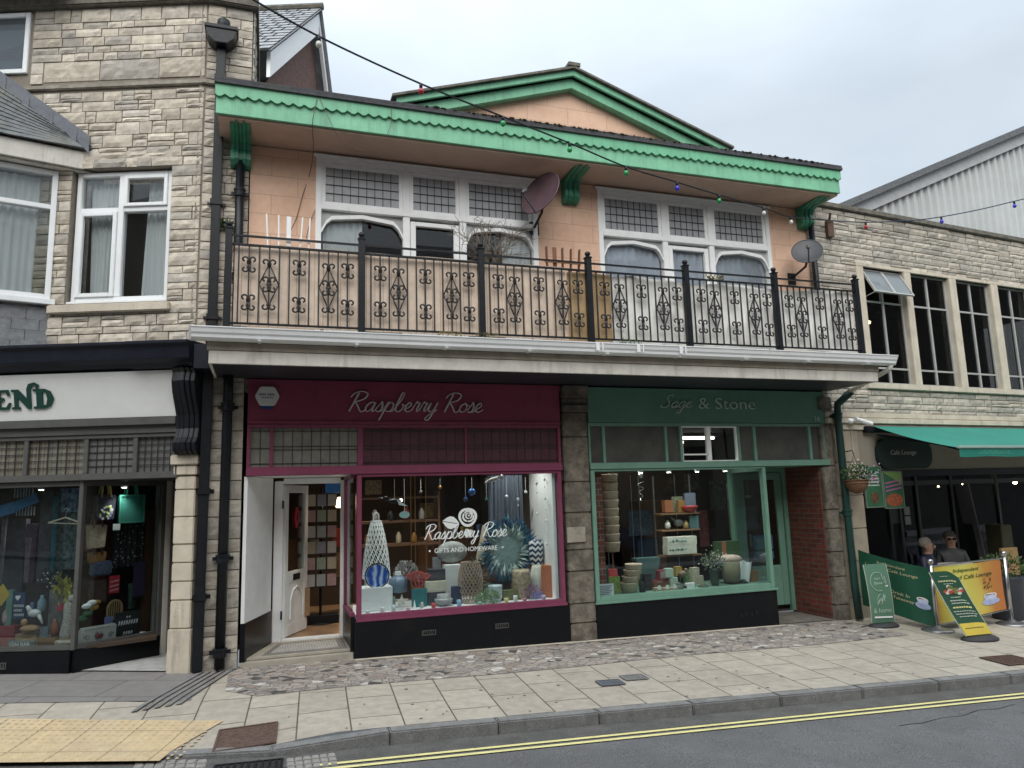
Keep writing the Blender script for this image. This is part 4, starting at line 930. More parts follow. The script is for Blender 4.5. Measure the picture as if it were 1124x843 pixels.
# canopy: soffit, fascia, deck
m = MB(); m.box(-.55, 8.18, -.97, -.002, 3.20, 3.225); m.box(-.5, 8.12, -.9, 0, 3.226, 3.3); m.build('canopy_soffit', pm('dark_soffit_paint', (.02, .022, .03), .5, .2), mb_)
m = MB(); m.box(-.58, 8.2, -1.0, -.972, 3.19, 3.33); m.box(-.58, -.551, -.971, .0, 3.19, 3.33); m.box(8.17, 8.2, -.971, .3, 3.19, 3.33); m.build('canopy_fascia', K['offwhite'], mb_, bevel=.004)
m = MB(); m.box(-.6, 8.22, -1.01, -.96, 3.332, 3.42); m.build('fascia_batten', pm('stained_batten', (.33, .29, .23), .7, .2, 6, .2, dirt=.5, dcol=(.15, .12, .09), streak=True), mb_, bevel=.004)
m = MB(); gp = [(-1.02, 3.42), (-1.10, 3.42), (-1.13, 3.44), (-1.135, 3.47), (-1.15, 3.49), (-1.16, 3.53), (-1.17, 3.54), (-1.17, 3.55), (-1.15, 3.55), (-1.14, 3.50), (-1.11, 3.45), (-1.03, 3.44), (-1.03, 3.54), (-1.02, 3.54)]
m.prism(gp, -.74, 8.42, 'x'); m.prism([(-1.02, 3.42), (-1.10, 3.42), (-1.17, 3.55), (-1.02, 3.55)], -.76, -.741, 'x'); m.prism([(-1.02, 3.42), (-1.10, 3.42), (-1.17, 3.55), (-1.02, 3.55)], 8.42, 8.44, 'x')
g_o = m.build('gutter', K['white'], mb_)
x = -.1
while x < 8.3: m = MB(); m.box(x, x+.03, -1.16, -1.02, 3.412, 3.418); m.build('gutter_bracket', K['white'], g_o); x += 1.0
for x in (3.75, 4.3, 4.9): m = MB(); m.box(x, x+.045, -1.174, -1.168, 3.45, 3.552); m.box(x+.08, x+.095, -1.174, -1.168, 3.45, 3.552); m.build('gutter_union', K['white'], g_o)
m = MB(); m.tube([(8.36, -1.09, 3.42), (8.36, -1.05, 3.36), (8.32, -.6, 3.22), (8.3, -.25, 3.12)], .035, 8); m.build('gutter_outlet', K['offwhite'], g_o, smooth=True)
m = MB(); m.box(-.62, 8.2, -1.005, -.0, 3.423, 3.58); m.build('balcony_deck', pm('mossy_black_deck', (.02, .022, .022), .8, .5, 25, .6, 40, dirt=.5, dcol=(.055, .06, .04)), mb_, bevel=.004)
# ------------------------------------------------------------------ balcony railing
br_ = empty('balcony_railing', (3.8, -.95, 3.58), 'black wrought iron balcony railing with scrollwork across the peach storey', 'railing')
PX = [-.42+1.405*k for k in range(7)]; YR = -.95
prof = [(.038, 3.58), (.038, 4.66)]
for x in PX:
    m = MB(); m.box(x-.036, x+.036, YR-.036, YR+.036, 3.58, 4.67); m.box(x-.044, x+.044, YR-.044, YR+.044, 4.672, 4.69); m.lathe([(.036, 4.69), (.022, 4.70), (.04, 4.73), (.03, 4.755), (.008, 4.765)], (x, YR, 0), 10)
    m.build('post', K['black'], br_, bevel=.004)
for a, b in zip(PX, PX[1:]):
    for (d_, za_, zb_) in ((.013, 4.60, 4.62), (.016, 4.50, 4.52), (.013, 3.63, 3.65)): m = MB(); m.box(a+.037, b-.037, YR-d_, YR+d_, za_, zb_); m.build('rail', K['black'], br_)
mesh_b = None; bal = None; K['iron'] = pm('rust_tinged_black_iron', (.022, .018, .016), .5, .4, 20, .3)
def part_copy(o, dx):
    c = o.copy(); C.objects.link(c); c.parent = o.parent; c.location = o.location+Vector((dx, 0, 0)); return c
def cscroll(x, z, sx, sz, r=.03):
    pts = [(x+sx*.008, z), (x+sx*.014, z+sz*.038)]; cx = x+sx*.040; cz = z+sz*.054
    for i in range(11):
        a = math.pi-i*math.pi*1.45/10; rr = .033*(1-i*.045); pts.append((cx+sx*rr*math.cos(a), cz+sz*rr*math.sin(a)))
    return [(p[0], YR-.012, p[1]) for p in pts]
sp = (PX[1]-PX[0])/13.5
xb = [sp*(i+1)*1.0+.0 for i in range(12)]; X0 = PX[0]
m = MB(); m.box(X0+xb[0]-.008, X0+xb[0]+.008, YR-.008, YR+.008, 3.648, 4.50); bal = m.build('baluster', K['iron'], br_)
m = MB()
for sx in (-1, 1):
    for sz in (-1, 1): m.tube(cscroll(X0+xb[1], 4.29, sx, sz), .0105, 6)
m.box(X0+xb[1]-.014, X0+xb[1]+.014, YR-.016, YR-.006, 4.275, 4.305); sc0 = m.build('double_scroll', K['iron'], br_, smooth=True)
m = MB(); c_ = X0+xb[3]
for sz, zz in ((1, 4.08), (-1, 4.08)):
    for sx in (-1, 1):
        m.tube(cscroll(c_, zz, sx, sz), .0105, 6); m.bar((c_+sx*.006, YR-.01, zz+sz*.22), (c_+sx*sp*.95, YR-.01, zz), .013)
for sx in (-1, 1): m.tube(cscroll(c_, 4.275, sx, 1), .0105, 6); m.tube(cscroll(c_, 3.885, sx, -1), .0105, 6)
m.ball((c_, YR-.014, 4.08), .022, 1.4, .5, 1, 8); di0 = m.build('diamond_scroll', K['iron'], br_, smooth=True)
first = True
for k in range(6):
    off = PX[k]-X0
    for i in range(12):
        if k == 0 and i == 0: continue
        part_copy(bal, off+xb[i]-xb[0])
    for i in (1, 6, 11):
        if not (k == 0 and i == 1): part_copy(sc0, off+xb[i]-xb[1])
        c = part_copy(sc0, off+xb[i]-xb[1]); c.location.z -= .42
    for i in (3, 9):
        if not (k == 0 and i == 3): part_copy(di0, off+xb[i]-xb[3])
# screens tied behind the railing
m = MB()
def cloth(mb, x0, x1, z0, z1, y, n, amp, sag=.01, seed=0):
    nx = n; nz = 10; b = len(mb.v)
    for i in range(nx+1):
        for j in range(nz+1):
            u = i/nx; v = j/nz; x = x0+(x1-x0)*u
            y_ = y+amp*(NO.noise(Vector((x*2.2, v*2.5+x*.8, seed)))+.5*NO.noise(Vector((x*6-v*4, v*5, seed+3))))
            zt = z1-sag*(1-abs(math.sin(x*math.pi/1.405+.6)))+.012*NO.noise(Vector((x*3, 0, seed)))
            mb.add((x, y_, z0+(zt-z0)*v))
    for i in range(nx):
        for j in range(nz): mb.face((b+i*(nz+1)+j, b+(i+1)*(nz+1)+j, b+(i+1)*(nz+1)+j+1, b+i*(nz+1)+j+1))
cloth(m, -.36, 3.50, 3.62, 4.55, YR+.05, 120, .012, .01)
K['screen'] = brickmat('peach_reed_screen', (.78, .63, .50), (.72, .58, .46), (.50, .38, .29), 3.0, .095, .004, vec='xz', rot=(0, rad(90), 0), off=0, var=.12, dirt=.3, dcol=(.42, .33, .2), rough=.75, bump=.3)
tag(m.build('balcony_screen', K['screen']), 'peach coloured reed screen tied inside the left half of the balcony railing', 'screen')
m = MB(); cloth(m, 3.52, 4.12, 3.62, 4.5, YR+.055, 20, .008, .0); tag(m.build('balcony_board', pm('ochre_stained_board', (.48, .33, .17), .7, .2, 3, .2, dirt=.5, dcol=(.42, .25, .08), streak=True)), 'yellowish stained board in the middle of the balcony, between reed screen and white sheet', 'board')
m = MB(); cloth(m, 4.14, 7.98, 3.62, 4.50, YR+.06, 150, .045, .05, 5); tag(m.build('tarpaulin', pm('white_tarpaulin', (.84, .83, .77), .5, .08, 3, .1, dirt=.45, dcol=(.45, .43, .35), dpos=.5), smooth=True), 'creased white tarpaulin tied inside the right half of the balcony railing', 'tarpaulin')

# ================================================================== middle stone pillar
m = MB(); r_ = random.Random(3)
for z0, z1, d in ((-.12, .1, .06), (.105, .34, .05), (.345, .75, .04), (.755, 1.02, .045), (1.025, 1.5, .035), (1.505, 1.9, .04), (1.905, 2.5, .035), (2.505, 2.83, .03), (2.835, 2.93, .10), (2.935, 3.02, .06), (3.025, 3.19, .12)):
    m.box(3.745, 4.105, -d, .4, z0, z1)
m.build('middle_pillar', K['ashlar_dark'], mb_, bevel=.012)
m = MB(); m.box(3.74, 4.0, -.06, -.038, 1.12, 1.32) ; m.build('patch_repair', K['string'], mb_, bevel=.006)

# ================================================================== RASPBERRY SHOPFRONT
rs = empty('shopfront', (1.75, 0, -.07), 'raspberry painted shopfront of the gift shop, with recessed white door', 'shopfront')
m = MB(); m.box(-.21, 3.715, -.03, .1, 2.69, 3.19); m.box(-.22, 3.72, -.055, -.031, 3.11, 3.19); m.box(-.21, 3.715, -.045, -.031, 2.665, 2.70); fb = m.build('fascia_sign', K['rasp'], rs, bevel=.004)
script('Raspberry Rose', None, .93, 2.82, 2.62, -.045, .115, .085, .3).build('lettering', K['silver'], fb)
m = MB(); m.box(-.21, 3.715, -.05, .1, 2.06, 2.16); m.box(-.21, 3.715, -.02, .1, 2.62, 2.664)
for x in (-.21, .045, 1.055, 3.675): m.box(x, x+.04 if x != 1.055 else x+.065, -.02, .08, 2.161, 2.619)
m.box(2.40, 2.425, -.015, .04, 2.161, 2.619)
fr_ = m.build('transom_frame', K['raspframe'], rs, bevel=.004)
m = MB(); m.box(-.17, .045, .02, .03, 2.161, 2.619); m.build('obscured_pane', K['frostpale'], fr_); m = MB(); m.box(.085, 1.055, .02, .03, 2.161, 2.619); m.build('obscured_pane', K['frostpale'], fr_)
m = MB(); m.box(1.12, 2.40, .02, .03, 2.161, 2.619); m.build('obscured_pane', K['frostrasp'], fr_); m = MB(); m.box(2.425, 3.675, .02, .03, 2.161, 2.619); m.build('obscured_pane', K['frostrasp'], fr_)
m = MB()
zs = [2.2, 2.36, 2.40, 2.58]
leads(m, -.17, .045, 2.161, 2.619, .018, 2, 1, .007, zs=[2.2, 2.38, 2.58]); leads(m, .085, 1.055, 2.161, 2.619, .018, 9, 1, .007, zs=zs)
leads(m, 1.12, 2.40, 2.161, 2.619, .018, 11, 1, .007, zs=zs); leads(m, 2.425, 3.675, 2.161, 2.619, .018, 11, 1, .007, zs=zs); m.build('leading', K['lead_came'], fr_)
m = MB(); rect(m, 1.05, 3.70, .36, 2.059, -.03, .05, .055, wb=.06, wt=.035); m.box(1.04, 3.71, -.06, -.031, .34, .375); wf = m.build('window_frame', K['raspframe'], rs, bevel=.005)
m = MB(); m.box(1.105, 3.645, .0, .006, .42, 2.025); pn = m.build('pane', K['gl'], wf)
m = MB(); m.box(1.02, 3.735, -.05, .04, -.2, .34); sr = m.build('stall_riser', K['granite'], rs, bevel=.004)
def airbrick(parent, xc, zc, y, w=.17, h=.06):
    m = MB(); rect(m, xc-w/2, xc+w/2, zc-h/2, zc+h/2, y-.008, y, .008)
    n = 6
    for i in range(n):
        x = xc-w/2+.012+(w-.03)*i/n; m.bar((x, y-.004, zc-h/2+.01), (x+.012, y-.004, zc+h/2-.01), .006)
    m.build('air_brick', K['greyframe'], parent)
airbrick(sr, 1.9, .155, -.051); airbrick(sr, 2.82, .16, -.051)
# recess: angled white side panel, plinth, return window, step, threshold
m = MB(); a = Vector((-.19, .0, 0)); b = Vector((.10, .88, 0)); n_ = (b-a).normalized(); 
def pl(m, a, b, z0, z1, th): 
    d = (b-a).normalized(); nn = Vector((-d.y, d.x, 0)); 
    P = [a, b, b+nn*th, a+nn*th]; m.prism([(p.x, p.y) for p in P], z0, z1, 'z')
pl(m, a, b, .42, 2.055, .04); m.build('side_panel', K['whitepaint'], rs)
m = MB(); pl(m, a+Vector((.012, 0, 0)), b+Vector((.012, 0, 0)), .0, .42, .06); m.build('side_plinth', K['granite'], rs, bevel=.004)
m = MB(); m.prism([(-.22, -.02), (1.015, -.02), (1.07, .95), (.06, .95)], -.12, .0, 'z'); m.prism([(-.2, .06), (1.03, .06), (1.07, .95), (.08, .95)], .0, .03, 'z'); m.build('doorstep', pm('worn_step', (.36, .33, .27), .75, .15, 5, .3, dirt=.4, dcol=(.16, .14, .11)), rs, bevel=.008)
m = MB(); m.prism([(.0, .12), (.96, .12), (.98, .8), (.2, .8)], .031, .036, 'z'); m.build('mosaic_border', brickmat('mosaic_dark', (.10, .09, .085), (.15, .13, .12), (.25, .24, .22), .03, .03, .003, off=0), rs)
m = MB(); m.prism([(.1, .2), (.86, .2), (.88, .7), (.24, .7)], .037, .041, 'z'); m.build('mosaic_panel', brickmat('mosaic_pale', (.40, .39, .36), (.34, .33, .31), (.2, .19, .18), .03, .03, .003, off=0), rs)
m = MB(); m.box(.98, 1.04, .08, .9, .39, .43); m.box(.99, 1.03, .86, .92, .43, 2.055); m.box(.985, 1.035, .05, .9, 2.02, 2.056); rr_ = m.build('return_window_frame', K['raspframe'], rs)
m = MB(); m.box(1.008, 1.014, .051, .86, .43, 2.02); m.build('pane', K['gl'], rr_)
m = MB(); m.box(.985, 1.03, .041, .93, -.1, .388); m.build('return_riser', K['granite'], rs)
m = MB(); m.box(.95, 1.03, .925, .99, .0, 2.02); m.box(.12, .23, .925, .99, .0, 2.02); m.box(.231, .949, .925, .99, 1.98, 2.055); m.box(.231, .949, .92, 1.02, -.02, .055); m.build('door_frame', K['whitepaint'], rs, bevel=.005)
m = MB(); m.box(-.2, 1.05, .0, .95, 2.062, 2.07); m.build('lobby_ceiling', K['whitepaint'], rs)
# open door, hinged on the left, swung inwards
FDo = frame(.245, .99, 64)
door = None
m = MB(FDo); m.box(0, .09, -.02, .02, .06, 1.97); m.box(.62, .71, -.02, .02, .06, 1.97); m.box(.09, .62, -.02, .02, 1.87, 1.97); m.box(.09, .62, -.02, .02, .06, .2); m.box(.09, .62, -.02, .02, .72, .86); m.box(.09, .62, -.01, .01, .2, .72)
m.tube([(.16, -.028, .26), (.16, -.028, .5), (.24, -.028, .62), (.355, -.028, .66), (.47, -.028, .62), (.55, -.028, .5), (.55, -.028, .26)], .012, 6); dr = m.build('door', K['whitepaint'], rs, bevel=.003)
m = MB(FDo); m.box(.095, .615, -.004, .004, .865, 1.865); m.build('pane', K['gl'], dr)
m = MB(FDo); m.box(.25, .45, -.03, -.021, .74, .82); m.build('letter_plate', K['black'], dr)
m = MB(FDo); 
def torus_pts(cx, cz, r, y, n=24): return [(cx+r*math.cos(2*math.pi*i/n), y, cz+r*math.sin(2*math.pi*i/n)) for i in range(n)]
m = MB()
for z in (.35, 1.72): m.box(.214, .236, .905, .93, z-.05, z+.05)
m.build('hinge', K['black'], dr)
# interior
m = MB(); m.box(-.2, 3.72, 5.5, 5.55, 0, 2.75); m.box(3.70, 3.74, .1, 5.5, .0, 2.9); m.box(-.22, -.2, 1.0, 5.5, 0, 2.9); m.build('interior_wall', K['inwall'], rs)
m = MB(); m.box(-.2, 3.7, .11, 5.5, 2.7, 2.72); m.build('interior_ceiling', K['inwall'], rs)
m = MB(); m.box(-.2, 3.7, .93, 5.5, -.05, .05); m.build('interior_floor', K['floorwood'], rs)
m = MB(); m.box(1.05, 3.69, .05, .93, .36, .41); m.box(1.05, 3.69, .9, .93, .05, .36); m.build('display_platform', pm('white_display_shelf', (.8, .82, .82), .4, .03), rs)
m = MB(); m.box(3.60, 3.64, .06, .95, .41, 2.06); m.build('display_side', K['whitepaint'], rs)
# window lettering and rose on the glass
K['vinyl'] = pm('white_vinyl', (.78, .82, .8), .5, .03)
wl = script('Raspberry Rose', None, 1.86, 1.245, 2.92, -.012, .085, .075, .3); wl.build('window_lettering', K['vinyl'], pn)
text('GIFTS AND HOMEWARE', None, (1.99, 2.80, 1.08, 1.135), -.008, .002).build('window_lettering', K['vinyl'], pn)
m = MB(); m.disc_y((1.93, -.008, 1.108), .012, .002, 12); m.disc_y((2.87, -.008, 1.108), .012, .002, 12); m.build('window_dot', K['vinyl'], pn)
def rose(cx, cz, y, s):
    m = MB()
    k = 0
    for (r0, r1, n, ph, sw) in ((.70, 1.0, 3, .5, .95), (.70, .93, 3, 1.55, .40), (.42, .64, 3, 1.4, .95), (.2, .37, 2, .2, .92)):
        for i in range(n):
            a0 = ph+2*math.pi*i/n; w_ = math.pi/n*sw; P = []; Q = []
            for q in range(13):
                t = -1+q/6; rr_ = r1-.10*t*t*r1; P.append((cx+s*(rr_*math.cos(a0+t*w_)+.16*(1-r1)), cz+s*(rr_*.96*math.sin(a0+t*w_)+.2*(1-r1))))
                t = 1-q/6; rr_ = r0+.03-.10*t*t*r0+.12*abs(t)**3*(r1-r0); Q.append((cx+s*(rr_*math.cos(a0+t*w_)+.16*(1-r1)), cz+s*(rr_*.96*math.sin(a0+t*w_)+.2*(1-r1))))
            m.prism(P+Q, y-.001-.0005*(k % 6), y-.0003*(k % 6)); k += 1
    m.disc_y((cx+.12*s, y-.001, cz+.15*s), .1*s, .001, 10); return m
m = rose(2.42, 1.50, -.009, .125)
for (bx, bz, dx, dz, l, wd) in ((2.31, 1.42, -1, .18, .22, .075), (2.40, 1.36, .25, -1, .12, .045)):
    for sg in (-1, 1):
        d = Vector((dx, 0, dz)).normalized(); u = Vector((-d.z, 0, d.x))*sg; P = [Vector((bx, 0, bz))+d*l*t+u*(wd*math.sin(math.pi*t)*1.0+.004) for t in (0, .2, .4, .6, .8, 1)]; Q = [Vector((bx, 0, bz))+d*l*t+u*.004 for t in (1, .8, .6, .4, .2, 0)]
        m.prism([(p.x, p.z) for p in P+Q], -.011, -.010)
m.build('rose_emblem', K['vinyl'], pn)

# ================================================================== SAGE SHOPFRONT
ss = empty('shopfront', (6.1, 0, -.12), 'sage green shopfront, recessed green door at its right', 'shopfront')
m = MB(); m.box(4.125, 8.07, -.03, .1, 2.70, 3.18); m.box(4.12, 8.08, -.045, -.031, 3.15, 3.18); fb = m.build('fascia_sign', K['sage'], ss, bevel=.004)
K['palelet'] = pm('pale_green_letter', (.42, .52, .45), .45, .04)
script('Sage', None, 5.24, 2.915, 5.72, -.042, .085, .1, .4).build('lettering', K['palelet'], fb)
text('& Stone', None, (5.86, 6.82, 2.90, 3.06), -.04, .01, bold=-.012).build('lettering', K['palelet'], fb)
text('26', None, (7.86, 7.97, 2.735, 2.80), -.04, .006).build('house_number', K['palelet'], fb)
m = MB(); m.box(4.12, 8.08, -.05, .1, 2.065, 2.15); m.box(4.12, 8.05, -.02, .1, 2.65, 2.695)
for a, b in ((4.12, 4.15), (4.33, 4.37), (5.29, 5.33), (5.53, 5.57), (6.49, 6.53), (6.76, 6.81), (7.75, 7.80), (8.01, 8.05)): m.box(a, b, -.02, .08, 2.151, 2.649)
fr_ = m.build('transom_frame', K['sageframe'], ss, bevel=.004)
m = MB(); m.box(5.99, 6.03, -.01, .05, 2.151, 2.649); m.box(5.57, 5.99, -.005, .04, 2.24, 2.26); rect(m, 5.57, 5.99, 2.151, 2.649, -.005, .04, .015); rect(m, 6.03, 6.49, 2.151, 2.649, -.005, .04, .015); m.build('opening_light', K['whitepaint'], fr_)
m = MB(); m.box(5.58, 6.48, .02, .026, 2.16, 2.64); m.build('pane', K['gl'], fr_)
K['frostsage'] = pm('obscured_glass_over_green', (.085, .085, .075), .25, .25, 3, .2, 25)

for a, b in ((4.15, 4.33), (4.37, 5.29), (5.33, 5.53), (6.53, 6.76), (6.81, 7.75), (7.80, 8.01)): m = MB(); m.box(a, b, .02, .03, 2.151, 2.649); m.build('obscured_pane', K['frostsage'], fr_)
m = MB(); rect(m, 4.125, 6.92, .34, 2.064, -.03, .05, .06, wb=.07, wt=.03); m.box(4.10, 6.95, -.07, -.031, .315, .345); wf = m.build('window_frame', K['sageframe'], ss, bevel=.005)
m = MB(); m.box(4.185, 6.86, .0, .006, .41, 2.034); m.build('pane', K['gl'], wf)
m = MB(); m.box(4.108, 6.93, -.05, .04, -.25, .314); sr = m.build('stall_riser', K['granite'], ss, bevel=.004)
m = MB(); 
for i in range(4): m.box(6.28+i*.085, 6.33+i*.085, -.056, -.05, -.02+(i % 2)*.02, .03+(i % 2)*.02)
m.build('air_brick', K['black'], sr)
m = MB(); m.box(6.88, 6.93, .06, .8, .34, .40); m.box(6.88, 6.92, .06, .8, 2.0, 2.06); m.box(6.87, 6.93, .8, .86, -.15, 2.06); rw = m.build('return_window_frame', K['sageframe'], ss)
m = MB(); m.box(6.90, 6.906, .06, .8, .40, 2.0); m.build('pane', K['gl'], rw)
m = MB(); m.box(6.885, 6.925, .041, .8, -.2, .339); m.build('return_riser', K['granite'], ss)
m = MB(); m.box(6.931, 7.02, .8, .87, -.15, 2.06); m.box(7.86, 7.93, .8, .87, -.15, 2.06); m.box(7.02, 7.86, .8, .87, 2.0, 2.06); m.build('door_frame', K['sageframe'], ss, bevel=.004)
m = MB(); m.box(7.03, 7.14, .83, .87, -.06, 1.99); m.box(7.74, 7.85, .83, .87, -.06, 1.99); m.box(7.14, 7.74, .83, .87, 1.88, 1.99); m.box(7.14, 7.74, .835, .865, -.06, .55); dr = m.build('door', K['sageframe'], ss, bevel=.004)
m = MB(); m.box(7.14, 7.74, .846, .852, .55, 1.88); m.build('pane', K['gl'], dr)
m = MB(); m.box(7.165, 7.19, .79, .83, .85, 1.05); m.build('handle', K['steel'], dr)
m = MB(); [m.box(7.25+.0, 7.62, .842, .845, z, z+h) for z, h in ((.65, .12), (.8, .22))]; m.build('door_notice', pm('blue_notice', (.03, .08, .14), .6), dr)
text('OPEN', None, (7.2, 7.6, 1.60, 1.72), .84, .002).build('door_lettering', pm('grey_print', (.12, .14, .14), .6), dr) if False else None
m = MB(); m.box(7.93, 7.955, .05, .87, -.2, 2.06); m.build('brick_side_wall', K['redbrick_y'], ss)
m = MB(); m.box(6.93, 7.96, .0, .9, 2.062, 2.064); m.build('lobby_ceiling', K['sageframe'], ss)
m = MB(); m.face([m.add((x, y, gz(x, 0)+.014)) for x, y in ((6.93, -.03), (7.96, -.03), (7.96, .85), (6.93, .85))]); m.build('lobby_floor', pm('grey_lobby_slab', (.13, .115, .10), .8, .3, 6, .3), ss)
m = MB(); m.box(4.15, 8.1, 4.5, 4.55, -.2, 2.75); m.box(8.08, 8.1, .9, 4.5, -.2, 2.75); m.box(4.12, 4.14, .12, 4.5, -.2, 2.75); m.box(4.14, 8.08, .11, 4.5, 2.72, 2.74); m.build('interior_wall', K['dark'], ss)
m = MB(); m.box(4.14, 8.08, .88, 4.5, -.16, -.13); m.build('interior_floor', K['floordark'], ss)
m = MB(); m.box(4.15, 6.87, .05, .85, .30, .39); m.box(4.15, 6.87, .82, .85, -.1, .3); m.build('display_platform', K['sageframe'], ss)
m = MB(); m.box(4.15, 4.33, .07, .3, .39, 2.6); m.build('brick_pier', K['redbrick'], ss)
# ================================================================== PIPES, DISHES, CABLES
def loc(px, py, fr=None, y=0.):
    """pixel -> local (x, z) on the plane y of a frame"""
    fr = fr or M0; inv = fr.inverted(); o = inv @ CAM; d = inv.to_3x3() @ ray(px, py); k = (y-o.y)/d.y; p = o+d*k; return p.x, p.z
def pipe_thing(name, label, path, r, mat, cols=(), square=False, shoe=True, group=None):
    base = Vector(path[-1]); root = empty(name, base, label, 'drainpipe', group)
    m = MB()
    if square:
        for a, b in zip(path, path[1:]): m.bar(a, b, r*2, r*1.6)
    else: m.tube(path, r, 12)
    m.build('pipe', mat, root, smooth=not square, bevel=.008 if square else 0)
    for z in cols:
        m = MB(); a = [p for p in zip(path, path[1:]) if (p[0][2]-z)*(p[1][2]-z) <= 0][0]; t = (z-a[0][2])/(a[1][2]-a[0][2]); c = Vector(a[0]).lerp(Vector(a[1]), t)
        if square: m.box(c.x-r*1.25, c.x+r*1.25, c.y-r*1.05, c.y+r*1.05, z-.035, z+.035); m.box(c.x-r*2, c.x+r*2, c.y+r*.9, c.y+r*1.0, z-.02, z+.02)
        else: m.lathe([(r*1.0, -.05), (r*1.25, -.045), (r*1.25, .02), (r*1.4, .025), (r*1.4, .045), (r, .05)], c, 12); m.box(c.x-r*2.0, c.x+r*2.0, c.y+r*.6, c.y+r*.9, z-.02, z+.02)
        m.build('collar', mat, root, bevel=.004 if square else 0)
    return root
pt = pipe_thing('drainpipe', 'tall square black drainpipe with hopper head on the left stone building', [(-.62, -.08, 7.31), (-.62, -.08, 3.64), (-.64, -.08, 3.5), (-.655, -.08, -.03)], .052, K['black'], (6.9, 5.3, 3.9, 1.9, .75), True)
m = MB(); hb = len(m.v); m.prism([(-.80, 7.48), (-.44, 7.48), (-.47, 7.37), (-.55, 7.30), (-.69, 7.30), (-.77, 7.37)], -.22, -.01); m.box(-.81, -.43, -.235, -.005, 7.482, 7.53); m.lathe([(.075, 7.53), (.08, 7.6), (.075, 7.66), (.03, 7.70)], (-.6, -.1, 0), 12); m.build('hopper_head', K['black'], pt, bevel=.006)
pipe_thing('drainpipe', 'round black drainpipe in the corner left of the peach wall, above the balcony', [(-.36, -.09, 5.92), (-.36, -.09, 3.62)], .05, K['black'], (5.45, 4.4))
pipe_thing('drainpipe', 'thick round black pipe running down beside the raspberry shopfront to the pavement', [(-.42, -.2, 3.22), (-.42, -.12, 3.0), (-.425, -.10, 2.8), (-.43, -.10, -.02)], .055, K['black'], (2.85, 1.15, .15))
pipe_thing('drainpipe', 'short black pipe under the green bracket at the right end of the peach wall', [(8.10, -.1, 5.88), (8.10, -.1, 3.6)], .045, K['black'], (5.5,))
pipe_thing('drainpipe', 'dark green drainpipe between the sage shopfront and the cafe', [(8.33, -.35, 3.15), (8.24, -.14, 2.98), (8.23, -.13, 2.8), (8.24, -.13, .3), (8.25, -.15, -.18)], .055, pm('dark_green_pipe', (.01, .04, .032), .4, .2, 8, .1), (2.8, 1.35))
# stain-free little plants growing on walls and ledges
K['leaf'] = pm('weed_leaf', (.06, .11, .03), .6, .4, 20, 0); K['dryleaf'] = pm('dry_yellow_leaf', (.22, .19, .07), .7, .4, 20, 0)
def weed(p, n, l, spread, mat, label, droop=.0, cat='plant', wd=.25, sx=1.):
    m = MB()
    for i in range(n):
        a = R.uniform(0, 2*math.pi); q = Vector(p)+Vector((R.uniform(-spread, spread)*sx, R.uniform(-spread, spread)*.3-.01, R.uniform(-spread, spread)*.4))
        m.leaf(q, (math.cos(a)*.8, math.sin(a)*.6-.2, R.uniform(.1, 1)-droop), l*R.uniform(.5, 1.2), l*wd)
    o = m.build('weed', mat); return tag(o, label, cat)
weed((-.52, -.06, 5.05), 90, .09, .09, K['leaf'], 'tuft of green weed growing behind the tall black drainpipe', .4)
for i, (x, mt, lab) in enumerate(((2.0, 'dryleaf', 'dry yellowing weed on the balcony edge, below the second railing panel'), (2.42, 'dryleaf', 'small yellow weed at the foot of the third railing post'), (4.3, 'leaf', 'low green weed on the balcony edge under the white sheet'))):
    weed((x, -1.0, 3.60), 70, .045, .07, K[mt], lab, .2, sx=2.2)
weed((5.75, -.8, 4.58), 60, .08, .08, K['dryleaf'], 'dry brown plant poking above the white balcony sheet', 0, sx=1.6)
# bare twiggy plant on the balcony
m = MB(); b0 = Vector((*[at(537, 285, -.6)[i] for i in range(3)],))
def twig(p, d, l, n):
    pts = [p]; 
    for i in range(5): d = (d+Vector((R.uniform(-.35, .35), R.uniform(-.25, .25), R.uniform(-.25, .2)))).normalized(); pts.append(pts[-1]+d*l/5)
    m.tube(pts, [.0035*(1-.12*i) for i in range(6)], 4)
    if n:
        for k in range(3): twig(pts[R.randint(1, 5)], (d+Vector((R.uniform(-1, 1), R.uniform(-.6, .6), R.uniform(-.6, .9)))).normalized(), l*.55, n-1)
for i in range(26): a = R.uniform(-1, 1); twig(b0+Vector((a*.06, 0, -.1)), Vector((a*.9, R.uniform(-.3, .3), 1)).normalized(), R.uniform(.35, .5), 2)
tag(m.build('twig_plant', pm('dry_twig', (.20, .165, .125), .8)), 'bare twiggy potted plant standing on the balcony behind the third railing post', 'plant')
# fan of slats: white and brown folded trellis
def trellis(px, py, n, dx, hz, mat, label, lean):
    p = at(px, py, -.45); root = empty('trellis', p, label, 'trellis')
    for i in range(n):
        x = p.x+i*dx; m = MB(); h = hz*(1 if i < n-1 or n > 4 else .5); l = lean(i); m.bar((x, p.y+.004*i, p.z-.5), (x+l, p.y+.004*i, p.z+h), .05, .016); m.build('slat', mat, root)
    m = MB(); m.bar((p.x-.05, p.y-.02, p.z+.0), (p.x+(n-1)*dx+.05, p.y-.02, p.z-.0), .012, .035); m.build('cross_slat', mat, root)
trellis(296, 262, 5, .105, .29, K['white'], 'white trellis slats standing above the balcony rail by the left window', lambda i: (-.04, -.01, .0, .05, .03)[i])
trellis(601, 287, 5, .105, .20, pm('brown_slat', (.20, .085, .045), .7), 'brown trellis slats standing above the rail between the two upper windows', lambda i: (-.01, -.0, .01, .03, .05)[i])
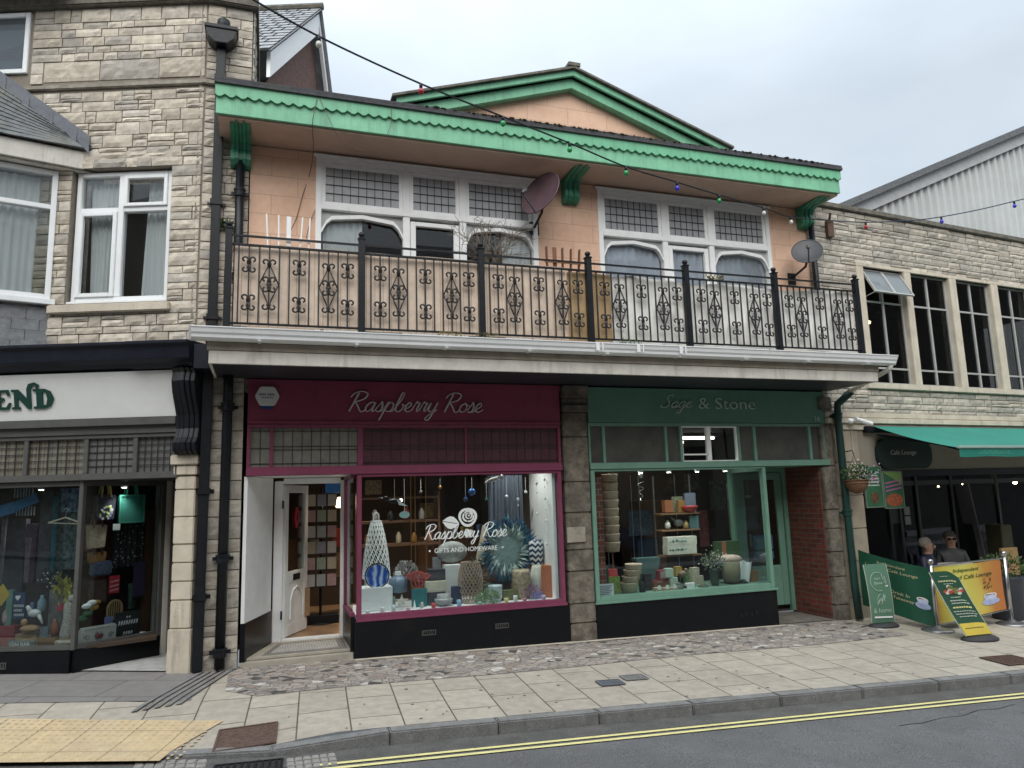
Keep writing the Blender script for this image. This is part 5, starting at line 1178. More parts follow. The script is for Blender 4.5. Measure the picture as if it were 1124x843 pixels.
# satellite dishes
def dish(name, px, py, Y, r, az_, el_, mat, label):
    p = at(px, py, Y); root = empty(name, (p.x, 0, p.z-.3), label, 'satellite dish')
    T = Matrix.Translation(p) @ Matrix.Rotation(rad(az_), 4, 'Z') @ Matrix.Rotation(rad(90-el_), 4, 'X')   # local z = boresight
    m = MB(T); pr1 = [(max(r*i/8, .002), .22*r*(i/8)**2-.02) for i in range(9)]; m.lathe(pr1, (0, 0, 0), 28, 1, 1.12, cap=False); m.lathe([(a, b-.008) for a, b in pr1], (0, 0, 0), 28, 1, 1.12, cap=False); m.tube([(r*math.cos(t*math.pi/14), r*1.12*math.sin(t*math.pi/14), .22*r-.022) for t in range(28)], .008, 6, closed=True)
    m.build('reflector', mat, root, smooth=True)
    m = MB(T); m.bar((0, -r*1.1, .02), (0, -r*.85, r*1.15), .018, .018); m.build('feed_arm', K['greyframe'], root)
    m = MB(T); m.tube([(0, -r*.85, r*1.12), (0, -r*.72, r*1.18)], .022, 10); m.tube([(0, -r*.78, r*1.16), (0, -r*.62, r*1.06)], [.018, .032], 10); m.build('receiver', K['greyframe'], root, smooth=True)
    back = T @ Vector((0, -r*.3, -.05)); m = MB(); m.tube([back, (back.x, back.y+.06, back.z-.12), (back.x+.02, -.01, back.z-.2)], .018, 8); m.box(back.x-.05, back.x+.09, -.015, -.0, back.z-.3, back.z-.12); m.build('wall_bracket', K['black'], root)
dish('satellite_dish', 595, 214, -.42, .30, -58, 22, pm('purple_brown_dish', (.085, .05, .06), .5, .25, 5, .1), 'large dark purplish satellite dish mounted between the upper windows')
dish('satellite_dish', 886, 277, -.42, .22, -38, 30, pm('dark_mesh_dish', (.06, .062, .068), .5, .25, 5, .1), 'smaller grey satellite dish at the right end of the peach wall')
# thin loose wires on the wall and eaves
m = MB()
def wire(pts, r=.004):
    m.tube([Vector((*p,)) for p in cr3(pts)], r, 5)
def cr3(p, k=8):
    P = [Vector(p[0])]+[Vector(q) for q in p]+[Vector(p[-1])]; out = []
    for i in range(1, len(P)-2):
        for j in range(k): t = j/k; out.append(.5*(2*P[i]+(P[i+1]-P[i-1])*t+(2*P[i-1]-5*P[i]+4*P[i+1]-P[i+2])*t*t+(3*P[i]-P[i-1]-3*P[i+1]+P[i+2])*t**3))
    out.append(P[-2]); return out
wire([at(348, 108, -.68), at(343, 135, -.69), at(344, 165, -.4), at(340, 190, -.02), at(332, 215, -.02), at(325, 240, -.02), at(315, 260, -.1)], .005)
wire([at(350, 106, -.68), at(362, 132, -.69), at(372, 150, -.6), at(392, 164, -.62), at(415, 162, -.66), at(428, 140, -.69), at(430, 118, -.69)], .003)
wire([at(346, 230, -.03), at(340, 245, -.02), at(336, 262, -.05)], .004)
tag(m.build('loose_wire', pm('brown_wire', (.12, .07, .05), .6)), 'thin brown loose wires hanging from the eaves by the left upper window', 'wire')
m = MB(); wire([(5.05, -1.19, 3.55), (5.1, -1.18, 3.47)], .003)
# festoon lights across the street
def atc(px, py, Y): return at(px, py, Y)
cab = [(258, -12, -2.6), (350, 40, -2.3), (462, 92, -1.95), (552, 128, -1.65), (625, 157, -1.4), (687, 183, -1.2), (743, 200, -1.0), (789, 214, -.85), (838, 228, -.6), (868, 238, -.42), (912, 242, -.08)]
fl = empty('festoon_lights', at(625, 157, -1.4), 'dark cable of small coloured bulbs slung from upper left across the green eaves', 'string lights')
m = MB(); m.tube(cr3([at(*c) for c in cab]), .011, 6); m.build('cable', K['black'], fl)
bcol = {'red': (.35, .02, .03), 'green': (.02, .28, .08), 'blue': (.04, .04, .5), 'clear': (.55, .56, .5)}
for (px, py, Y), c in zip(cab[1:-1], ('clear', 'red', 'green', 'green', 'green', 'blue', 'green', 'clear', 'clear')):
    p = at(px, py, Y); key = 'bulb_'+c
    if key not in K: K[key] = pm(c+'_bulb_glass', bcol[c], .12, .05, 3, 0)
    m = MB(); m.cm = 0; m.lathe([(.014, .005), (.018, 0), (.018, -.045), (.013, -.05)], p, 10); m.cm = 1; m.lathe([(.013, -.05), (.026, -.065), (.031, -.085), (.027, -.105), (.014, -.118), (.002, -.122)], p, 12)
    o = m.build('bulb', [K['black'], K[key]], fl, smooth=True); o['label'] = c+' bulb'
m = MB(); cb = [at(912, 242, -.08), at(950, 244, .02), at(1000, 242, -.05), at(1033, 238, -.1), at(1075, 230, -.2), at(1113, 221, -.3), at(1150, 212, -.45)]
f2 = empty('festoon_lights', cb[2], 'second thin cable with blue bulbs on the right-hand stone building', 'string lights')
m.tube(cr3(cb), .009, 6); m.build('cable', pm('blue_black_cable', (.015, .03, .07), .5), f2)
for p, c in ((cb[1], 'red'), (cb[3], 'blue'), (cb[5], 'blue')):
    m = MB(); m.cm = 0; m.lathe([(.014, .005), (.018, 0), (.018, -.045), (.013, -.05)], p, 10); m.cm = 1; m.lathe([(.013, -.05), (.026, -.065), (.031, -.085), (.027, -.105), (.014, -.118), (.002, -.122)], p, 12)
    o = m.build('bulb', [K['black'], K['bulb_'+c]], f2, smooth=True); o['label'] = c+' bulb'
m = MB(); p = at(912, 250, -.05); m.box(p.x-.06, p.x+.06, -.05, .02, p.z-.14, p.z+.12); m.bar((p.x, -.02, p.z+.1), (p.x-.05, -.12, p.z+.22), .03); tag(m.build('cable_bracket', K['rust']), 'rusty iron cable bracket on the stone wall right of the green eaves', 'bracket')
# alarm box
ab = empty('alarm_box', (.01, -.03, 2.83), 'white hexagonal alarm box with blue base on the raspberry sign board', 'alarm box')
hx = [(-.135, 2.985), (-.075, 3.10), (.085, 3.10), (.145, 2.985), (.085, 2.87), (-.075, 2.87)]
m = MB(); m.prism([(x+.0, z) for x, z in hx], -.10, -.031); m.build('case', pm('alarm_white', (.62, .64, .64), .4, .03), ab, bevel=.012)
m = MB(); m.prism([(-.075, 2.868), (.085, 2.868), (.065, 2.835), (-.055, 2.835)], -.09, -.031); m.build('strobe', pm('blue_strobe', (.02, .06, .2), .2), ab, bevel=.004)
m = MB(); 
for i in range(9): m.box(-.085+i*.019, -.072+i*.019, -.103, -.101, 2.99, 3.012) if i != 4 else None
for i in range(7): m.box(-.06+i*.019, -.048+i*.019, -.103, -.101, 2.957, 2.972)
m.build('print', pm('grey_blue_print', (.12, .14, .2), .6), ab)
# cctv camera on the cafe wall
x, z = loc(932, 463, FC, -.05); cc = empty('security_camera', FC @ Vector((x, -.1, z)), 'white bullet security camera on the stone above the cafe sign', 'security camera')
m = MB(FC); m.lathe([(.05, -.03), (.06, 0), (.05, .04), (.02, .05)], (x, -.06, z), 12); m.tube([(x, -.08, z), (x+.07, -.16, z+.0)], .018, 8); m.build('mount', K['white'], cc, smooth=True)
m = MB(FC); m.tube([(x+.0, -.17, z+.03), (x+.26, -.24, z-.05)], .036, 12); m.build('camera_body', K['white'], cc, smooth=False)
m = MB(FC); m.tube([(x+.262, -.2405, z-.0505), (x+.27, -.242, z-.053)], .028, 12); m.build('lens', K['black'], cc)
m = MB(FC); m.box(x+.04, x+.065, -.03, -.021, 1.98, z-.03); m.build('conduit', pm('conduit_grey', (.4, .38, .33), .6), cc)

# ================================================================== CAFE: awning, sign, posters, basket, barriers
aw = empty('awning', FC @ Vector((4, -.2, 2.3)), 'faded teal green fabric awning pulled out over the cafe front', 'awning')
AX0, AX1 = .80, 9.3; m = MB(FC); n = 40
K['teal'] = pm('teal_awning_fabric', (.014, .20, .15), .7, .1, 2, .1, dirt=.2, dcol=(.03, .2, .15), streak=False)
for i in range(n+1):
    x = AX0+(AX1-AX0)*i/n
    for j in range(7): t = j/6; m.add((x, -.10-1.32*t, 2.655-.42*t-.035*math.sin(math.pi*t)+.006*math.sin(x*5)*t))
for i in range(n):
    for j in range(6): a = i*7+j; m.face((a, a+7, a+8, a+1))
b = len(m.v)
for i in range(n+1):
    x = AX0+(AX1-AX0)*i/n; w_ = .012*math.sin(x*7)
    m.add((x, -1.44, 2.22)); m.add((x, -1.43+w_, 2.10+.006*math.sin(x*23)))
for i in range(n): a = b+2*i; m.face((a, a+2, a+3, a+1))
m.build('canopy', K['teal'], aw, smooth=True)
m = MB(FC); m.box(AX0-.02, AX1, -1.46, -1.41, 2.215, 2.26); m.build('front_bar', pm('pale_green_bar', (.30, .42, .38), .4), aw, bevel=.01)
m = MB(FC); m.box(AX0-.15, AX1, -.10, -.013, 2.56, 2.66); m.build('cassette', K['black'], aw, bevel=.01)
for xx in (AX0+.05, AX0+3.6): m = MB(FC); m.bar((xx, -.1, 2.52), (xx+.55, -.75, 2.33), .04); m.bar((xx+.55, -.75, 2.33), (xx+.1, -1.4, 2.2), .035); m.build('folding_arm', K['black'], aw)
m = MB(FC)
for i in range(16):
    xx = AX0+.42+i*.045; h = .02+.018*((i*7) % 3); m.bar((xx, -1.452, 2.14), (xx+.012, -1.452, 2.14+h), .006, .003)
m.build('valance_lettering', pm('faint_valance_print', (.10, .3, .24), .7), aw)
cs = empty('cafe_sign', FC @ Vector((1.6, -.03, 1.98)), 'dark rounded sign reading Cafe Lounge under the awning', 'sign')
def rr(x0, x1, z0, z1, r, n=6):
    out = []
    for cx, cz, a0 in ((x1-r, z1-r, 0), (x0+r, z1-r, 90), (x0+r, z0+r, 180), (x1-r, z0+r, 270)):
        for i in range(n+1): a = rad(a0+90*i/n); out.append((cx+r*math.cos(a), cz+r*math.sin(a)))
    return out
xa, za = loc(962, 497, FC, -.05); xb_, zb_ = loc(1022, 497, FC, -.05)
m = MB(FC); m.prism(rr(xa, xb_, 1.99, 2.46, .2), -.07, -.014); m.build('board', pm('black_green_board', (.008, .022, .02), .5), cs, bevel=.006)
x0, _ = loc(978, 497, FC, -.08); x1, _ = loc(1006, 497, FC, -.08)
text('Cafe Lounge', FC, (x0, x1, 2.19, 2.285), -.073, .003, bold=-.005, shear=.15).build('lettering', K['silver'], cs)
def poster(px0, px1, py0, py1, label, paint):
    a, z1 = loc(px0, py0, FC, -.02); b, _ = loc(px1, py0, FC, -.02); _, z0 = loc(px1, py1, FC, -.02); _, z1b = loc(px0, py0, FC, -.02)
    root = empty('poster', FC @ Vector(((a+b)/2, -.04, z0)), label, 'poster'); m = MB(FC); m.box(a, b, -.05, -.03, z0, z1); m.build('board', pm('poster_green', (.03, .13, .06), .5, .2, 8, 0), root)
    m = MB(FC); rect(m, a-.012, b+.012, z0-.012, z1+.012, -.055, -.028, .012); m.build('frame', pm('poster_frame', (.2, .24, .2), .5), root); paint(root, a, b, z0, z1)
def paint1(root, a, b, z0, z1):
    m = MB(FC); 
    for i in range(5): m.box(a+.05, b-.05-.03*(i % 2), -.053, -.0505, z1-.09-i*.05, z1-.07-i*.05)
    m.build('print_line', K['palelet'], root); m = MB(FC); m.disc_y(((a+b)/2, -.052, z0+.14), .09, .003); m.build('picture', pm('food_brown', (.12, .06, .03), .6, .5, 30), root)
def paint2(root, a, b, z0, z1):
    m = MB(FC); m.prism([(a+.01, z1-.01), (b-.01, z1-.01), (b-.01, z1-.2)], -.053, -.0505); m.build('flash', pm('poster_lime', (.22, .36, .10), .6), root)
    m = MB(FC); [m.bar((a+.03, -.0525, z0+.26+i*.06), (b-.03, -.0525, z0+.31+i*.06), .004, .022) for i in range(3)]; m.build('print_line', pm('poster_pink', (.5, .16, .38), .6), root)
    m = MB(FC); m.prism([(a+(b-a)*(.5+.45*math.cos(t*.45)), z0+.12+.10*math.sin(t*.45)) for t in range(14)], -.053, -.0505); m.build('picture', pm('pizza', (.38, .10, .04), .6, .6, 40), root)
poster(946, 964, 513, 556, 'green menu poster behind the hanging basket', paint1)
poster(967, 987, 518, 557, 'poster with pink lettering and a pizza, right of the hanging basket', paint2)
# hanging basket with trailing flowers
hb_ = empty('hanging_basket', FC @ Vector((.32, -.3, 1.62)), 'wicker hanging basket of green foliage and pale flowers on the cafe pier', 'hanging basket')
bx, bz = loc(940, 527, FC, -.3); m = MB(FC); m.lathe([(.03, -.2), (.10, -.17), (.15, -.09), (.165, 0), (.15, 0), (.09, -.15)], (bx, -.3, bz), 16)
for k in range(4): m.tube([(bx+(.168-.02*k*k*.35)*math.cos(t*math.pi/8), -.3+(.168-.02*k*k*.35)*math.sin(t*math.pi/8), bz-.045*k) for t in range(16)], .01, 5, closed=True)
m.build('basket', pm('brown_wicker', (.17, .085, .045), .8, .4, 40, .6), hb_, smooth=True)
m = MB(FC); [m.tube([(bx+.15*math.cos(a), -.3+.15*math.sin(a), bz), (bx, -.3, bz+.38)], .003, 4) for a in (0, 2.1, 4.2)]; m.tube([(bx, 0, bz+.42), (bx, -.28, bz+.44), (bx, -.3, bz+.38)], .008, 6); m.build('bracket', K['black'], hb_)
def foliage(fr, c, rx, rz_, n, ll, name, mat, root, up=.5):
    m = MB(fr)
    for i in range(n):
        v = Vector((R.gauss(0, .5), R.gauss(0, .5), R.gauss(0, .5))); 
        if v.length > 1: v.normalize()
        m.leaf((c[0]+v.x*rx, c[1]+v.y*rx, c[2]+v.z*rz_), (v.x+R.uniform(-.5, .5), v.y+R.uniform(-.5, .5), v.z+up*R.random()), ll*R.uniform(.6, 1.3), ll*.5)
    return m.build(name, mat, root)
foliage(FC, (bx+.02, -.3, bz+.09), .2, .13, 420, .05, 'foliage', K['leaf'], hb_)
def blooms(fr, c, rx, rz_, n, s, mat, root, name='flower'):
    m = MB(fr)
    for i in range(n):
        p = Vector((c[0]+R.gauss(0, .5)*rx, c[1]+R.uniform(-1, .3)*rx*.7, c[2]+R.gauss(0, .5)*rz_))
        for k in range(5): a = k*1.257+R.random(); m.leaf(p, (math.cos(a), -.5, math.sin(a)), s, s*.7, .1)
    return m.build(name, mat, root)
blooms(FC, (bx+.2, -.32, bz+.06), .17, .13, 60, .018, pm('lilac_bloom', (.5, .45, .62), .6), hb_)
blooms(FC, (bx+.28, -.32, bz+.0), .1, .1, 22, .018, pm('pink_bloom', (.6, .2, .4), .6), hb_)
blooms(FC, (bx+.0, -.34, bz+.2), .12, .08, 14, .02, pm('white_bloom', (.7, .7, .68), .6), hb_)
# barrier posts and banners
P1 = Vector((8.66, -1.10)); P2 = Vector((10.0, -1.13)); P0 = Vector((8.40, -.06))
def bpost(p, label, ztop):
    g = gz(p.x, p.y); root = empty('barrier_post', (p.x, p.y, g), label, 'post', 'chrome barrier posts'); m = MB(); m.lathe([(.20, .0), (.20, .012), (.16, .03), (.05, .05), (.035, .07)], (p.x, p.y, g), 28); m.build('base', pm('dull_steel_base', (.3, .3, .3), .35, .1, 9, 0, metal=.8), root, smooth=True)
    m = MB(); m.tube([(p.x, p.y, g+.05), (p.x, p.y, ztop)], .026, 14); m.lathe([(.026, 0), (.04, .004), (.04, .05), (.025, .06)], (p.x, p.y, ztop), 14); m.build('tube', K['steel'], root, smooth=True)
bpost(P1, 'chrome barrier post on a round base between the green and yellow banners', .66)
bpost(P2, 'chrome barrier post on a round base at the right end of the yellow banner', .70)
def ban_frame(a, b): d = (b-a); return frame(a.x, a.y, math.degrees(math.atan2(d.y, d.x))), d.length
def banner(fr, x0, x1, z0a, z0b, z1a, z1b, name, label, mat, amp=.02, seed=1, cat='banner'):
    nx, nz = 30, 14; m = MB(fr)
    def S(u, v):
        zt = z1a+(z1b-z1a)*u-.02*math.sin(math.pi*u); zb = z0a+(z0b-z0a)*u; x = x0+(x1-x0)*u
        y = amp*(NO.noise(Vector((x*2.5, v*1.2, seed)))+.4*math.sin(x*14+v*2))*(1-v*.6)
        return Vector((x, y, zb+(zt-zb)*v))
    for i in range(nx+1):
        for j in range(nz+1): m.add(S(i/nx, j/nz))
    for i in range(nx):
        for j in range(nz): a = i*(nz+1)+j; m.face((a, a+nz+1, a+nz+2, a+1))
    root = empty(name, fr @ Vector(((x0+x1)/2, 0, z0a)), label, cat); m.build('fabric', mat, root, smooth=True); return root, S
def on_surface(mbx, S, x0, x1, sgn=-1, off=.006):
    """press a flat MB given in (u, v) local x,z 0..1 onto the banner surface"""
    return [S(min(max(p.x, 0), 1), min(max(p.z, 0), 1))+Vector((0, off*sgn, 0)) for p in mbx.v]
def btext(body, fr, S, fit, mat, root, name='lettering', shear=.2, sgn=-1, bold=.0):
    t = text(body, None, fit, 0, .0005, bold, shear); m = MB(fr)
    for p in t.v: q = S(p.x, p.z); m.add((q.x, q.y+sgn*(.006)+p.y*.2, q.z))
    for f in t.f: m.face(f)
    return m.build(name, mat, root)
K['cream_l'] = pm('cream_print', (.55, .52, .30), .6, .03); K['greenb'] = pm('deep_green_banner', (.010, .085, .045), .55, .12, 3, .05)
f1, l1 = ban_frame(P0, P1)
b1, S1 = banner(f1, .02, l1-.03, -.0, -.18, .80, .60, 'cafe_banner', 'dark green cafe barrier banner reading Independent Licensed Cafe Lounge, left of the chrome post', K['greenb'], .03, 2)
btext('Independent', f1, S1, (.28, .68, .845, .91), K['cream_l'], b1); btext('Licensed Café Lounge', f1, S1, (.10, .84, .75, .82), K['cream_l'], b1)
btext('Drink In', f1, S1, (.42, .70, .38, .44), K['cream_l'], b1); btext('or Takeaway', f1, S1, (.36, .76, .28, .35), K['cream_l'], b1)
def blob(fr, S, cu, cv, ru, rv, mat, root, name, a0=0, a1=2*math.pi, n=24, off=.006, sgn=-1, z=0):
    m = MB(fr); pts = []
    for i in range(n): a = a0+(a1-a0)*i/(n if a1-a0 > 6.2 else n-1); q = S(min(1, max(0, cu+ru*math.cos(a))), min(1, max(0, cv+rv*math.sin(a)))); pts.append(m.add((q.x, q.y+sgn*(off+z), q.z)))
    m.face(pts); return m.build(name, mat, root)
K['cupblue'] = pm('cup_pale_blue', (.36, .42, .62), .5, .2, 12); K['coffee'] = pm('coffee_brown', (.16, .06, .03), .5)
def cup(fr, S, cu, cv, k, kv, root):
    blob(fr, S, cu, cv-.10*kv, .12*k, .055*kv, K['cupblue'], root, 'saucer'); blob(fr, S, cu, cv-.0*kv, .09*k, .10*kv, pm('cup_white_blue', (.5, .56, .72), .5, .2, 14), root, 'cup', math.pi, 2*math.pi, z=.001)
    blob(fr, S, cu, cv, .09*k, .03*kv, pm('cup_rim', (.7, .66, .6), .5), root, 'cup_rim', z=.002); blob(fr, S, cu, cv, .07*k, .02*kv, K['coffee'], root, 'coffee', z=.003)
cup(f1, S1, .87, .42, .85, 1.1, b1)
f2_, l2 = ban_frame(P1, P2)
def yel():
    m, t, b = newmat('yellow_orange_banner'); l = t.links.new; g = N(t, 'ShaderNodeNewGeometry'); s = N(t, 'ShaderNodeSeparateXYZ'); l(g.outputs['Position'], s.inputs[0]); n = N(t, 'ShaderNodeTexNoise', Scale=2.2, Detail=2.0); l(g.outputs['Position'], n.inputs['Vector'])
    ad = N(t, 'ShaderNodeMath', operation='MULTIPLY_ADD'); l(n.outputs['Fac'], ad.inputs[0]); ad.inputs[1].default_value = .5; l(s.outputs[0], ad.inputs[2]); r = N(t, 'ShaderNodeValToRGB'); mr = N(t, 'ShaderNodeMapRange'); mr.inputs[1].default_value = 8.85; mr.inputs[2].default_value = 10.3; l(ad.outputs[0], mr.inputs[0]); l(mr.outputs[0], r.inputs[0])
    r.color_ramp.elements[0].color = (.42, .17, .05, 1); r.color_ramp.elements[0].position = .02; r.color_ramp.elements[1].color = (.45, .14, .04, 1); r.color_ramp.elements[1].position = .95
    for p, c in ((.14, (.50, .40, .06)), (.4, (.58, .56, .12)), (.62, (.55, .42, .08)), (.78, (.46, .19, .05))): q = r.color_ramp.elements.new(p); q.color = (*c, 1)
    l(r.outputs[0], b.inputs['Base Color']); b.inputs['Roughness'].default_value = .5; return m
b2, S2 = banner(f2_, .05, l2-.08, -.14, -.03, .62, .66, 'cafe_banner', 'yellow and orange cafe barrier banner with coffee cup, right of the chrome post', yel(), .02, 5)
m = MB(f2_); m.tube([(.02, -.0, .625), (l2-.02, 0, .665)], .012, 8); m.build('top_rail', K['steel'], b2); m = MB(f2_); m.tube([(.02, -.0, -.15), (l2-.02, 0, -.04)], .010, 8); m.build('bottom_rail', K['steel'], b2)
K['darkprint'] = pm('dark_green_print', (.03, .06, .02), .6)
btext('Independent', f2_, S2, (.27, .66, .84, .93), K['darkprint'], b2, bold=.01); btext('Licensed Café Lounge', f2_, S2, (.10, .84, .70, .80), K['darkprint'], b2, bold=.01)
cup(f2_, S2, .78, .34, 1.1, 1.25, b2)
btext('BRUNCH', f2_, S2, (.80, .95, .50, .56), K['cream_l'], b2) if False else None
m = MB(f2_)
for i in range(14): u = .73+R.uniform(-.03, .09); v = .47+R.uniform(0, .22); q = S2(u, v); m.bar((q.x-.012, q.y-.009, q.z-.01), (q.x+.012, q.y-.009, q.z+.012), .003, .012)
m.build('coffee_beans', K['coffee'], b2)
m = MB(f2_); k_ = 0
m.build if False else None
# flag-shaped pavement signs on flat oval bases
def swoosh(cx, cy, ang, w_, h, lean, name, label, mat, cut='r'):
    g = gz(cx, cy); fr = frame(cx, cy, ang); root = empty(name, (cx, cy, g), label, 'pavement sign')
    m = MB(fr); m.lathe([(.02, 0), (w_*.62, 0), (w_*.62, .02), (w_*.5, .045), (.03, .05)], (0, 0, g), 28, 1.0, .62); m.build('base', pm('black_rubber_base', (.03, .03, .033), .7), root, smooth=True)
    def S(u, v):      # u 0..1 across, v 0..1 up ; slight backwards curve
        top = 1.0 if cut is None else 1-.13*max(0, (u-.62)/.38)**2
        vv = v*top; x = -w_/2+w_*u+lean[0]*vv; y = lean[1]*vv+lean[2]*math.sin(math.pi*vv*.9); return Vector((x, y, g+.055+h*vv))
    m = MB(fr); nx, nz = 16, 20
    for sgn in (0, .006):
        b = len(m.v)
        for i in range(nx+1):
            for j in range(nz+1): q = S(i/nx, j/nz); m.add((q.x, q.y+sgn, q.z))
        for i in range(nx):
            for j in range(nz): a = b+i*(nz+1)+j; m.face((a, a+nz+1, a+nz+2, a+1))
    m.build('panel', mat, root, smooth=True)
    m = MB(fr); q0 = [S(0, j/20) for j in range(21)]; q1 = [S(1, j/20) for j in range(21)]; m.tube([q+Vector((-.004, .003, 0)) for q in q0], .006, 6); m.tube([q+Vector((.004, .003, 0)) for q in q1], .006, 6); m.build('edge_trim', pm('pale_trim', (.4, .42, .38), .5), root)
    return root, fr, S
def stext(txt, fr, S, u0, u1, v0, xh, mat, root, wt=.09, shear=.35):
    t = script(txt, None, u0, v0, u1, 0, xh, wt, shear); m = MB(fr)
    for p in t.v: q = S(min(1, max(0, p.x)), min(1, max(0, p.z))); m.add((q.x, q.y-.006+p.y*.12, q.z))
    for f in t.f: m.face(f)
    return m.build('lettering', mat, root)
r1, fr1, SS1 = swoosh(8.22, -.62, -4, .37, .80, (-.06, .0, -.03), 'pavement_sign', 'sage green flag sign reading Gift & Home on a round base beside the stone pier', pm('sage_panel', (.10, .21, .14), .5, .05), cut=None)
K['mintlet'] = pm('mint_print', (.5, .62, .52), .5)
def arc(fr, S, cu, cv, ru, rv, a0, a1, mat, root, w=.012, name='ring'):
    m = MB(fr); n = 26; pts = []
    for i in range(n+1): a = a0+(a1-a0)*i/n; q = S(min(1, max(0, cu+ru*math.cos(a))), min(1, max(0, cv+rv*math.sin(a)))); pts.append((q.x, q.y-.008, q.z))
    m.tube(pts, w/4, 5); return m.build(name, mat, root)
arc(fr1, SS1, .48, .70, .34, .16, -.6, 5.0, K['mintlet'], r1)
btext('Sage &', fr1, SS1, (.32, .62, .73, .77), K['mintlet'], r1, shear=0); btext('Stone', fr1, SS1, (.30, .66, .655, .70), K['mintlet'], r1, shear=0)
m = MB(fr1)
for i in range(7):
    q = SS1(.78-.03*i*.4, .60+.03*i); 
    for sg in (-1, 1): m.leaf((q.x, q.y-.010, q.z), (sg*.7+.2, -.02, .8), .045, .018, 0)
m.build('leaf_sprig', K['mintlet'], r1)
stext('Gift', fr1, SS1, .30, .66, .37, .055, K['mintlet'], r1); btext('& home', fr1, SS1, (.12, .90, .17, .25), K['mintlet'], r1, shear=0, bold=-.01)
m = MB(fr1); q0 = SS1(.12, .1); q1 = SS1(.92, .085); m.bar((q0.x, q0.y-.008, q0.z), (q1.x, q1.y-.008, q1.z), .002, .022); m.build('print_line', K['white'], r1)
r2, fr2, SS2 = swoosh(8.66, -1.72, -3, .42, .78, (-.20, .26, .03), 'pavement_sign', 'leaning dark green menu board with yellow foot in front of the cafe banners', pm('menu_green', (.012, .06, .03), .5, .05))
def quadon(fr, S, u0, u1, v0, v1, mat, root, name, off=.006):
    m = MB(fr); n = 8; b = 0
    for i in range(n+1):
        for v in (v0, v1): q = S(u0+(u1-u0)*i/n, v); m.add((q.x, q.y-off, q.z))
    for i in range(n): m.face((2*i, 2*i+2, 2*i+3, 2*i+1))
    return m.build(name, mat, root)
quadon(fr2, SS2, .01, .99, .01, .19, pm('menu_yellow', (.55, .42, .06), .5, .1), r2, 'yellow_band')
for (u0, u1, v, h, c) in ((.30, .62, .92, .008, 'g'), (.14, .80, .845, .03, 'c'), (.3, .66, .80, .012, 'g'), (.3, .66, .585, .016, 'g'), (.2, .8, .535, .02, 'w'), (.2, .84, .495, .02, 'w'), (.16, .86, .43, .03, 'y'), (.10, .9, .37, .016, 'w'), (.12, .9, .33, .016, 'w'), (.2, .84, .29, .016, 'w')):
    m = MB(fr2); mat = {'g': K['mintlet'], 'c': K['cream_l'], 'w': pm('menu_white_print', (.55, .58, .52), .6), 'y': K['yellow']}[c]; u = u0; k = 0
    while u < u1:                        # broken rows stand for small unreadable print
        wl_ = R.uniform(.05, .11); a = SS2(u, v); b = SS2(min(u+wl_, u1), v); m.bar((a.x, a.y-.008, a.z), (b.x, b.y-.008, b.z), .002, h*.62); u += wl_+.022
    m.build('print_line', mat, r2)
m = MB(fr2)
pics = []
for i in range(26):
    q = SS2(R.uniform(.16, .86), R.uniform(.64, .76)); c_ = i % 3; m.cm = c_; m.prism([(q.x+.035*math.cos(t*.8), q.z+.022*math.sin(t*.8)) for t in range(8)], q.y-.009-.0004*i, q.y-.0085-.0004*i)
m.build('food_picture', [pm('food_white', (.6, .58, .52), .5), pm('food_red', (.45, .07, .05), .5), pm('food_green', (.12, .22, .06), .5)], r2)
m = MB(fr2); u = .14
while u < .84: a = SS2(u, .115); b = SS2(u+.05, .115); m.bar((a.x, a.y-.008, a.z), (b.x, b.y-.008, b.z), .002, .012); u += .07
m.build('print_line', K['darkprint'], r2)
# planter at the right edge
px_, pz_ = 10.33, None; pg = gz(10.33, -.9); pl_ = empty('planter', (10.33, -.85, pg), 'tall dark planter of pink flowers at the right edge of the cafe front', 'planter')
m = MB(); m.lathe([(.19, 0), (.2, .02), (.25, .58), (.25, .62), (.22, .62), (.21, .54)], (10.36, -.80, pg), 24); m.build('pot', pm('charcoal_pot', (.035, .04, .05), .6), pl_, smooth=True)
foliage(None, (10.36, -.8, pg+.74), .3, .16, 420, .06, 'foliage', K['leaf'], pl_); blooms(None, (10.30, -.85, pg+.8), .2, .1, 26, .02, pm('salmon_bloom', (.62, .22, .2), .6), pl_)
# cafe lamps (lit), chairs, table and two seated customers
def lamp(px, py, Y, label, r=.04, e=30):
    p = at(px, py, Y); root = empty('pendant_lamp', p, label, 'lamp'); m = MB(); m.ball(p, r, n=10); m.build('bulb', emit('warm_bulb', (1, .82, .5), e), root, smooth=True); m = MB(); m.tube([p+Vector((0, 0, r)), p+Vector((0, 0, .35))], .006, 6); m.lathe([(.02, 0), (.02, .05)], p+Vector((0, 0, r*.9)), 8); m.build('flex', K['black'], root)
lamp(1058, 530, 1.5, 'lit warm bulb hanging inside the cafe, left one'); lamp(1114, 529, 1.5, 'lit warm bulb hanging inside the cafe near the right edge'); lamp(1030, 534, 2.6, 'small faint bulb deep inside the cafe', .02, 10)
for i, (px, py) in enumerate(((988, 462), (1003, 455), (1010, 0))): pass
for (bay, zz) in ((1.2, 4.6), (2.45, 4.75), (3.5, 4.75), (5.0, 4.72)):
    P = FC @ Vector((bay+.1, 1.2, zz)); root = empty('wall_lamp', P, 'warm lit lamp in the upper room, behind the %s tall window from the left' % {1.2: 'first', 2.45: 'second', 3.5: 'third', 5.0: 'fourth'}[bay], 'lamp'); m = MB(); m.ball(P, .035, n=10); m.build('bulb', emit('amber_bulb', (1, .7, .35), 14), root, smooth=True); m = MB(); m.tube([P+Vector((0, 0, .03)), P+Vector((0, 0, .6))], .006, 6); m.build('flex', K['black'], root)
